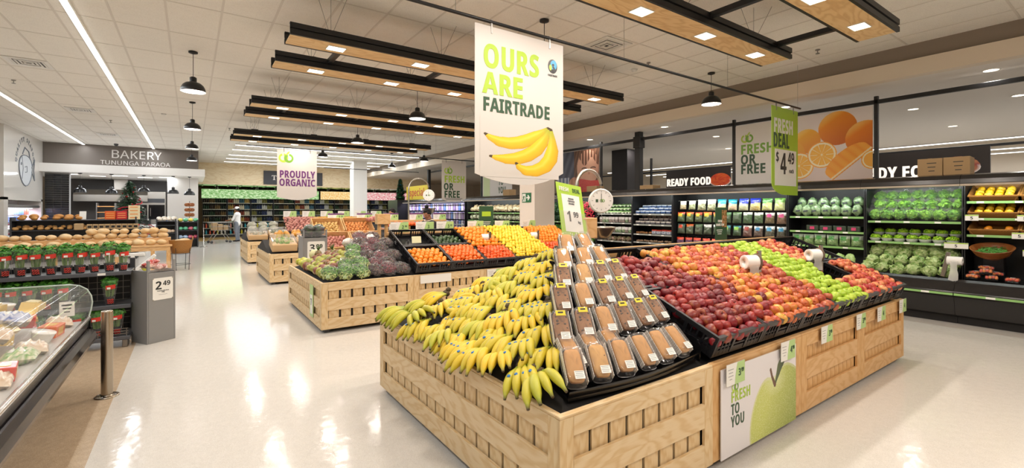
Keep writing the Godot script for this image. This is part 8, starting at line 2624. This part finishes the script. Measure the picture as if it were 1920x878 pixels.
func build_signs():
	rail(-0.6, 9.0, 3.43, -3.75, "black rail holding the large banana sign and the lime deal sign")
	rail(1.25, 8.9, 3.40, -14.55, "black rail holding the purple lettered sign")
	rail(4.6, 8.9, 3.40, -20.4, "thin black rail behind the purple lettered sign")
	var sw = M.sign_white
	# large banana sign
	var t = banner("banana_sign", "tall white hanging sign picturing three bananas under lime and dark green lettering", Vector3(2.76, 3.385, -3.75), 1.11, 1.53, sw)
	var lime = mat("paint_lime", rgb(0xA9C840), 0.6)
	txt(t, "lettering", "OURS", 0.225, lime, T(-0.475, -0.30, 0.006), 0.84, "sans", 0.002, 0)
	txt(t, "lettering", "ARE", 0.2, lime, T(-0.475, -0.56, 0.006), 0.96, "sans", 0.002, 0)
	txt(t, "lettering", "FAIRTRADE", 0.13, M.leaf_dark, T(-0.475, -0.765, 0.006), 0.87, "sans", 0.002, 0)
	var g = Geo.new()
	g.quad(Vector3(-0.5, -1.46, 0.0055), Vector3(0.49, -1.46, 0.0055), Vector3(0.49, -0.87, 0.0055), Vector3(-0.5, -0.87, 0.0055))
	part(t, "banana_print", g.done(), mat("print_bananas", Color(1, 1, 1), 0.5, {"tex": poster_bananas()}))
	fair_mark(t, T(0.405, -0.25, 0.006), 0.075)
	# lime deal sign
	var d = banner("deal_sign", "lime hanging sign reading fresh deal 4.49 each before the orange poster", Vector3(8.42, 3.36, -3.75), 0.95, 1.5, M.lime, true)
	txt(d, "lettering", "FRESH", 0.235, M.ticket_white, T(-0.06, -0.33, 0.006), 0.72)
	txt(d, "lettering", "DEAL", 0.235, M.leaf_dark, T(-0.14, -0.58, 0.006), 0.72)
	part(d, "white_panel", boxmesh(Vector3(0.78, 0.62, 0.004)), M.ticket_white, T(0.02, -1.03, 0.005))
	txt(d, "price", "$", 0.17, M.ink, T(-0.29, -0.86, 0.009), 0.8)
	txt(d, "price", "4", 0.36, M.ink, T(-0.08, -0.97, 0.009), 0.8)
	txt(d, "price", "49", 0.2, M.ink, T(0.21, -0.86, 0.009), 0.8)
	txt(d, "lettering", "each", 0.07, M.ink, T(0.22, -1.08, 0.009), 0.8)
	# small banners
	var p = banner("organic_sign", "pale hanging sign with purple lettering reading proudly organic", Vector3(2.55, 3.35, -14.55), 1.07, 1.46, sw)
	logo(p, T(-0.3, -0.25, 0.006), 0.44)
	txt(p, "lettering", "PROUDLY", 0.2, M.purple, T(0.0, -0.72, 0.006), 0.76, "sans", 0.003)
	txt(p, "lettering", "ORGANIC", 0.2, M.purple, T(0.0, -0.96, 0.006), 0.76, "sans", 0.003)
	var f = banner("fresh_or_free_sign", "pale hanging sign reading fresh or free in green", Vector3(7.7, 3.35, -14.55), 0.97, 1.46, sw)
	logo(f, T(-0.23, -0.36, 0.006), 0.36)
	txt(f, "lettering", "FRESH", 0.235, lime, T(0.02, -0.66, 0.006), 0.85, "sans", 0.003)
	txt(f, "lettering", "OR", 0.235, M.leaf_dark, T(-0.23, -0.93, 0.006), 0.85, "sans", 0.003)
	txt(f, "lettering", "FREE", 0.235, M.leaf_dark, T(-0.08, -1.2, 0.006), 0.85, "sans", 0.003)
	for k in 2: part(f, "print_line", boxmesh(Vector3(0.7 - 0.1 * k, 0.02, 0.002)), M.ink_grey, T(-0.02, -1.34 - 0.04 * k, 0.005))
	# poster on the apple stand
	var a = thing("apple_poster", "white poster of a large green apple reading fresh to you on the stand", "poster", "", Vector3(3.17, 0.33, -1.562))
	part(a, "panel", boxmesh(Vector3(1.0, 0.56, 0.006), 0.001), mat("poster_white", rgb(0xE4E0DE), 0.4))
	var ag = Geo.new()
	ag.quad(Vector3(-0.5, -0.28, 0.0036), Vector3(0.5, -0.28, 0.0036), Vector3(0.5, 0.28, 0.0036), Vector3(-0.5, 0.28, 0.0036))
	part(a, "apple_print", ag.done(), mat("print_apple", Color(1, 1, 1), 0.4, {"tex": poster_apple()}))
	logo(a, T(-0.34, 0.145, 0.005), 0.09)
	txt(a, "lettering", "FRESH", 0.068, lime, T(-0.39, 0.085, 0.005), 0.85, "sans", 0.001, 0)
	txt(a, "lettering", "TO", 0.068, M.leaf_dark, T(-0.39, 0.005, 0.005), 0.85, "sans", 0.001, 0)
	txt(a, "lettering", "YOU", 0.068, M.leaf_dark, T(-0.39, -0.072, 0.005), 0.85, "sans", 0.001, 0)

func fair_mark(parent: Node3D, xf: Transform3D, r: float):
	var disc = func(c: Vector2, rr: float, z: float, sx := 1.0):
		var poly = []
		for k in 24: poly.append(c + Vector2(cos(TAU * k / 24) * rr * sx, sin(TAU * k / 24) * rr))
		var g = Geo.new()
		g.prism(poly, z, z + 0.0008)
		return g.done()
	part(parent, "mark_disc", disc.call(Vector2.ZERO, r, 0.0, 0.85), mat("mark_black", rgb(0x1C1E20), 0.4), xf)
	part(parent, "mark_blue", disc.call(Vector2(0.16, 0.22) * r, r * 0.68, 0.001, 0.85), mat("mark_blue", rgb(0x2FA3D6), 0.4), xf)
	part(parent, "mark_green", disc.call(Vector2(-0.42, -0.2) * r, r * 0.42, 0.0012, 0.6), mat("mark_green", rgb(0xA8C83A), 0.4), xf)
	part(parent, "mark_head", disc.call(Vector2(0.05, 0.2) * r, r * 0.2, 0.0022), M.mark_black, xf)
	var poly = [Vector2(0.0, 0.05), Vector2(0.3, -0.1), Vector2(0.5, -0.5), Vector2(0.1, -0.85), Vector2(-0.15, -0.6), Vector2(0.1, -0.35), Vector2(-0.1, -0.1)].map(func(p): return p * r)
	var g = Geo.new()
	g.prism(poly, 0.0022, 0.003)
	part(parent, "mark_swirl", g.done(), M.mark_black, xf)
	txt(parent, "lettering", "FAIRTRADE", r * 0.28, M.ink, xf * T(0, -r * 1.32, 0), 0.85)

# ---------------------------------------------------------------- people
func flesh(g: Geo, bones: Array, cell: float, k: float):
	# tapered capsules joined by a smooth minimum, meshed as surface nets
	var lo = Vector3.ONE * 1e9
	var hi = -lo
	for b in bones:
		var r = Vector3.ONE * (maxf(b[2], b[3]) + 3.0 * cell)
		lo = lo.min(b[0] - r).min(b[1] - r)
		hi = hi.max(b[0] + r).max(b[1] + r)
	var nx = int((hi.x - lo.x) / cell) + 2
	var ny = int((hi.y - lo.y) / cell) + 2
	var nz = int((hi.z - lo.z) / cell) + 2
	var sum = PackedFloat32Array()
	sum.resize(nx * ny * nz)
	var best = PackedFloat32Array()
	best.resize(nx * ny * nz)
	var who = PackedInt32Array()
	who.resize(nx * ny * nz)
	for q in bones.size():
		var b: Array = bones[q]
		var a: Vector3 = b[0]
		var d: Vector3 = b[1] - a
		var dd = maxf(d.length_squared(), 1e-8)
		var m = maxf(b[2], b[3]) + 2.5 * cell
		var l0 = ((a.min(b[1]) - Vector3.ONE * m - lo) / cell).floor()
		var l1 = ((a.max(b[1]) + Vector3.ONE * m - lo) / cell).ceil()
		for z in range(maxi(0, int(l0.z)), mini(nz, int(l1.z) + 1)):
			for y in range(maxi(0, int(l0.y)), mini(ny, int(l1.y) + 1)):
				for x in range(maxi(0, int(l0.x)), mini(nx, int(l1.x) + 1)):
					var p = lo + Vector3(x, y, z) * cell
					var t = clampf((p - a).dot(d) / dd, 0.0, 1.0)
					var e = exp(-k * ((p - a - d * t).length() - lerpf(b[2], b[3], t)))
					var i = (z * ny + y) * nx + x
					sum[i] += e
					if e > best[i]:
						best[i] = e
						who[i] = q
	var ids = {}
	var base = g.v.size()
	var pos = PackedVector3Array()
	var cols = PackedColorArray()
	var off = [0, 1, nx, nx + 1, nx * ny, nx * ny + 1, nx * ny + nx, nx * ny + nx + 1]
	var edges = [[0, 1], [2, 3], [4, 5], [6, 7], [0, 2], [1, 3], [4, 6], [5, 7], [0, 4], [1, 5], [2, 6], [3, 7]]
	for z in nz - 1:
		for y in ny - 1:
			for x in nx - 1:
				var i = (z * ny + y) * nx + x
				var n = 0
				for o in off: n += 1 if sum[i + o] >= 1.0 else 0
				if n == 0 or n == 8: continue
				var acc = Vector3.ZERO
				var cnt = 0
				for e in edges:
					var sa = sum[i + off[e[0]]]
					var sb = sum[i + off[e[1]]]
					if (sa >= 1.0) == (sb >= 1.0): continue
					var fa = log(maxf(sa, 1e-6))
					var fb = log(maxf(sb, 1e-6))
					var t = clampf(fa / (fa - fb), 0.0, 1.0)
					acc += Vector3(e[0] & 1, (e[0] >> 1) & 1, e[0] >> 2).lerp(Vector3(e[1] & 1, (e[1] >> 1) & 1, e[1] >> 2), t)
					cnt += 1
				ids[i] = pos.size()
				pos.append(lo + (Vector3(x, y, z) + acc / cnt) * cell)
				var top = 0
				for o in 8:
					if best[i + off[o]] > best[i + off[top]]: top = o
				cols.append(bones[who[i + off[top]]][4])
	var nrm = PackedVector3Array()
	nrm.resize(pos.size())
	var steps = [1, nx, nx * ny]
	for i in ids:
		for ax in 3:
			var u: int = steps[(ax + 1) % 3]
			var w: int = steps[(ax + 2) % 3]
			var s0 = sum[i] >= 1.0
			if s0 == (sum[i + steps[ax]] >= 1.0): continue
			if not (ids.has(i - u) and ids.has(i - w) and ids.has(i - u - w)): continue
			var qd = [ids[i - u - w], ids[i - w], ids[i], ids[i - u]]
			if not s0: qd.reverse()
			var f = (pos[qd[2]] - pos[qd[0]]).cross(pos[qd[3]] - pos[qd[1]])
			for q in 4: nrm[qd[q]] += f
			for q in [0, 2, 1, 0, 3, 2]: g.i.append(base + qd[q])
	for q in pos.size():
		g.v.append(pos[q])
		g.n.append(nrm[q].normalized())
		g.c.append(cols[q])
		g.u.append(Vector2.ZERO)

func person(at: Vector3, turn: float, s: float, label: String, o: Dictionary) -> Node3D:
	var t = thing("person", label, "person", "", at, turn)
	t.scale = Vector3.ONE * s
	var skin = lin(o.skin)
	var shirt = lin(o.shirt)
	var legs = lin(o.legs)
	var shoe = lin(o.shoe)
	var slv = lin(o.get("sleeve", o.shirt))
	var fwd: float = o.get("reach", 0.3)
	var hand_y: float = o.get("hand_y", 1.0)
	var B = []
	B.append([Vector3(0, 0.95, 0), Vector3(0, 1.12, 0.01), 0.15, 0.135, shirt])
	B.append([Vector3(0, 1.12, 0.01), Vector3(0, 1.34, 0.0), 0.135, 0.15, shirt])
	B.append([Vector3(-0.13, 1.38, 0), Vector3(0.13, 1.38, 0), 0.085, 0.085, shirt])
	B.append([Vector3(0, 1.4, 0), Vector3(0, 1.52, 0.02), 0.06, 0.055, skin])
	for q in [-1, 1]:
		B.append([Vector3(q * 0.09, 0.93, 0), Vector3(q * 0.1, 0.5, 0.02), 0.1, 0.066, legs])
		B.append([Vector3(q * 0.1, 0.5, 0.02), Vector3(q * 0.1, 0.1, -0.02), 0.066, 0.046, legs])
		B.append([Vector3(q * 0.1, 0.05, -0.04), Vector3(q * 0.11, 0.035, 0.14), 0.042, 0.034, shoe])
		var elbow = Vector3(q * 0.25, 1.1, 0.04 + fwd * 0.2)
		var wrist = Vector3(q * 0.17, hand_y + 0.02, fwd)
		B.append([Vector3(q * 0.19, 1.37, 0), elbow, 0.06, 0.046, shirt])
		B.append([elbow, wrist, 0.044, 0.03, slv])
		B.append([wrist, wrist + Vector3(-q * 0.01, -0.01, 0.05), 0.028, 0.024, skin])
	var g = Geo.new()
	flesh(g, B, 0.02, 60.0)
	var tilt: float = o.get("nod", 0.0)
	var hb = Basis(Vector3.UP, o.get("look", 0.0)) * Basis(Vector3.RIGHT, tilt)
	var hc = Vector3(0, 1.61, 0.03 + 0.05 * tilt)
	var H = []
	for e in [[0, 0.04, -0.015, 0, 0.03, 0.015, 0.082, 0.08], [0, 0.0, 0.0, 0, -0.045, 0.035, 0.075, 0.05], [0, -0.07, 0.045, 0, -0.075, 0.055, 0.036, 0.03], [0, 0.02, 0.085, 0, -0.014, 0.104, 0.010, 0.015], [-0.03, -0.02, 0.06, 0.03, -0.02, 0.06, 0.032, 0.032], [0, -0.06, -0.02, 0, -0.16, -0.02, 0.055, 0.055], [-0.078, 0.012, -0.005, -0.085, -0.02, -0.002, 0.013, 0.01], [0.078, 0.012, -0.005, 0.085, -0.02, -0.002, 0.013, 0.01]]:
		H.append([hc + hb * Vector3(e[0], e[1], e[2]), hc + hb * Vector3(e[3], e[4], e[5]), e[6], e[7], skin])
	flesh(g, H, 0.009, 160.0)
	for q in [-1, 1]:
		var w = Vector3(q * 0.16, hand_y + 0.01, fwd + 0.045)
		var F = [[w, w + Vector3(-q * 0.005, 0, 0.05), 0.026, 0.03, skin]]
		for f in 4:
			var root = w + Vector3(-q * 0.03 + q * 0.02 * f, 0.004, 0.06)
			var l: float = [0.03, 0.034, 0.032, 0.026][f]
			var k1 = root + Vector3(0, 0.0, l)
			var k2 = k1 + Vector3(0, -l * 0.7, l * 0.4)
			F.append([root, k1, 0.0095, 0.009, skin])
			F.append([k1, k2, 0.009, 0.0075, skin])
		F.append([w + Vector3(-q * 0.024, 0, 0.015), w + Vector3(-q * 0.052, -0.012, 0.04), 0.011, 0.009, skin])
		F.append([w + Vector3(-q * 0.052, -0.012, 0.04), w + Vector3(-q * 0.05, -0.03, 0.062), 0.009, 0.008, skin])
		flesh(g, F, 0.006, 400.0)
	part(t, "body", g.done(M.cloth))
	for q in [-1, 1]:
		part(t, "eye", ball_mesh(Vector3(0.013, 0.007, 0.006), mat("eye_dark", rgb(0x241A16), 0.3), Color.BLACK, Color.BLACK), null, Transform3D(hb, hc + hb * Vector3(q * 0.032, 0.006, 0.0905)))
		part(t, "eyebrow", boxmesh(Vector3(0.034, 0.006, 0.006), 0.002), mat("brow_dark", rgb(0x1E1612), 0.8), Transform3D(hb, hc + hb * Vector3(q * 0.033, 0.03, 0.09)))
	part(t, "mouth", ball_mesh(Vector3(0.024, 0.006, 0.007), mat("lip", rgb(0x8A4A40), 0.5), Color.WHITE, Color.WHITE), null, Transform3D(hb, hc + hb * Vector3(0, -0.05, 0.088)))
	var hg = Geo.new()
	var hcol = lin(o.hair)
	var P = func(v): return hc + hb * v
	flesh(hg, [[P.call(Vector3(0, 0.06, -0.03)), P.call(Vector3(0, 0.02, -0.055)), 0.086, 0.08, hcol], [P.call(Vector3(0, 0.095, 0.03)), P.call(Vector3(0, 0.085, -0.02)), 0.052, 0.08, hcol], [P.call(Vector3(-0.07, 0.06, 0.03)), P.call(Vector3(-0.07, 0.0, -0.04)), 0.026, 0.03, hcol], [P.call(Vector3(0.07, 0.06, 0.03)), P.call(Vector3(0.07, 0.0, -0.04)), 0.026, 0.03, hcol]], 0.012, 120.0)
	if o.get("bun", false): flesh(hg, [[P.call(Vector3(0, 0.17, -0.07)), P.call(Vector3(0, 0.18, -0.08)), 0.05, 0.05, hcol], [P.call(Vector3(0, 0.12, -0.06)), P.call(Vector3(0, 0.16, -0.07)), 0.03, 0.03, hcol]], 0.012, 120.0)
	part(t, "hair", hg.done(M.cloth))
	if o.has("cap"):
		var c = Geo.new()
		c.col = lin(o.cap)
		c.lathe([Vector2(0.098, 0.03), Vector2(0.104, 0.06), Vector2(0.1, 0.11), Vector2(0.07, 0.15), Vector2(0, 0.16)], 20, Transform3D(hb, hc + Vector3(0, 0.01, -0.01)))
		part(t, "cap", c.done(M.cloth))
		var v = Geo.new()
		v.bevel_box(Vector3(0, 0.055, 0.125), Vector3(0.14, 0.01, 0.08), 0.004)
		part(t, "cap_peak", v.done(), mat("cap_white", o.cap, 0.8), Transform3D(hb, hc))
	if o.has("apron"):
		var a = Geo.new()
		var rows = []
		for e in [[1.3, 0.1, 0.165], [1.1, 0.15, 0.165], [0.95, 0.17, 0.17], [0.75, 0.17, 0.15], [0.55, 0.18, 0.14]]:
			var row = PackedVector3Array()
			for k in 9:
				var an: float = lerpf(-0.95, 0.95, k / 8.0)
				row.append(Vector3(sin(an) * e[1] * 1.15, e[0], cos(an) * e[2] + 0.01))
			row.reverse()
			rows.append(row)
		rows.reverse()
		a.skin(rows, false)
		part(t, "apron", a.done(), mat("apron_white", o.apron, 0.85, {"two": true}))
	if o.has("collar"):
		var c = Geo.new()
		var ring = []
		for k in 17: ring.append(Vector3(cos(TAU * k / 16) * 0.088, 1.455 + 0.02 * sin(TAU * k / 16 + PI), sin(TAU * k / 16) * 0.085))
		c.tube(ring, 0.03, 8)
		part(t, "hood_collar", c.done(), mat("collar_cream", o.collar, 0.9))
	return t

func build_people():
	person(Vector3(1.93, 0, -27.0), -2.1, 1.0, "person in white cap, shirt and apron standing behind a shopping trolley", {"skin": rgb(0x8A5A40), "shirt": rgb(0xE8E6E4), "sleeve": rgb(0x8A5A40), "legs": rgb(0x7A7E88), "shoe": rgb(0x1C1C1E), "hair": rgb(0x1A1614), "cap": rgb(0xECEAE8), "apron": rgb(0xE4E2E0), "reach": 0.36, "hand_y": 1.05})
	person(Vector3(4.5, 0, -9.75), -1.15, 0.93, "person with a dark hair bun and cream collar looking down beyond the citrus tickets", {"skin": rgb(0xA8745A), "shirt": rgb(0x2A2628), "legs": rgb(0x2A2A30), "shoe": rgb(0x1A1A1A), "hair": rgb(0x15110F), "bun": true, "collar": rgb(0xD8C8B0), "nod": 0.5, "reach": 0.34, "hand_y": 1.1})
	person(Vector3(5.4, 0, -14.4), -1.5, 0.94, "person in a grey top bending beside the far vegetable bins", {"skin": rgb(0xB8866A), "shirt": rgb(0x7A7C82), "legs": rgb(0x34363E), "shoe": rgb(0x1A1A1A), "hair": rgb(0x1A1512), "nod": 0.35, "reach": 0.34, "hand_y": 1.05})
	# trolley
	var t = thing("shopping_trolley", "steel shopping trolley with sloping legs before the white clad person", "trolley", "", Vector3(1.15, 0, -26.4), 0.25)
	var g = Geo.new()
	var ring = func(w0, w1, y):
		var p = [Vector3(-w1, y, -0.26), Vector3(w0, y, -0.3), Vector3(w0, y, 0.3), Vector3(-w1, y, 0.26), Vector3(-w1, y, -0.26)]
		for k in 4: g.tube([p[k], p[k + 1]], 0.012, 6)
	ring.call(0.45, 0.45, 1.0)
	ring.call(0.42, 0.38, 0.8)
	ring.call(0.4, 0.3, 0.62)
	part(t, "frame", g.done(), M.dull_steel)
	var b = Geo.new()
	for k in 13:
		var f = k / 12.0
		for z in [-1, 1]: b.tube([Vector3(lerpf(-0.3, 0.4, f), 0.62, z * 0.28), Vector3(lerpf(-0.45, 0.45, f), 1.0, z * 0.28)], 0.004, 4)
	for k in 8:
		var z = lerpf(-0.28, 0.28, k / 7.0)
		for x in [[-0.3, -0.45], [0.4, 0.45]]: b.tube([Vector3(x[0], 0.62, z), Vector3(x[1], 1.0, z)], 0.004, 4)
		b.tube([Vector3(-0.3, 0.62, z), Vector3(0.4, 0.62, z)], 0.004, 4)
	part(t, "basket_wires", b.done(), M.dull_steel)
	for z in [-0.24, 0.24]:
		var l = Geo.new()
		l.tube([Vector3(-0.42, 0.12, z), Vector3(-0.1, 0.6, z)], 0.014, 6)
		l.tube([Vector3(0.38, 0.12, z), Vector3(0.1, 0.6, z)], 0.014, 6)
		l.tube([Vector3(-0.42, 0.13, z), Vector3(0.38, 0.13, z)], 0.012, 6)
		part(t, "leg_frame", l.done(), M.dull_steel)
		for x in [-0.42, 0.38]:
			var w = Geo.new()
			w.lathe([Vector2(0, -0.02), Vector2(0.06, -0.02), Vector2(0.06, 0.02), Vector2(0, 0.02)], 14, Transform3D(Basis(Vector3.RIGHT, PI / 2), Vector3(x, 0.06, z)))
			part(t, "wheel", w.done(), M.dark_grey)
	var h = Geo.new()
	h.tube([Vector3(0.5, 1.04, -0.28), Vector3(0.5, 1.04, 0.28)], 0.018, 8)
	part(t, "handle", h.done(), M.leaf_dark)
	for k in 3: solo("trolley_carton", ["brown carton in the trolley, nearest the handle", "brown carton in the middle of the trolley", "brown carton at the front of the trolley"][k], "box", "cartons in the trolley", boxmesh(Vector3(0.2, 0.22 + 0.06 * k, 0.3), 0.006), M.carton, T(1.36 - 0.22 * k, 0.74 + 0.03 * k, -26.45 + 0.055 * k, 0.25))
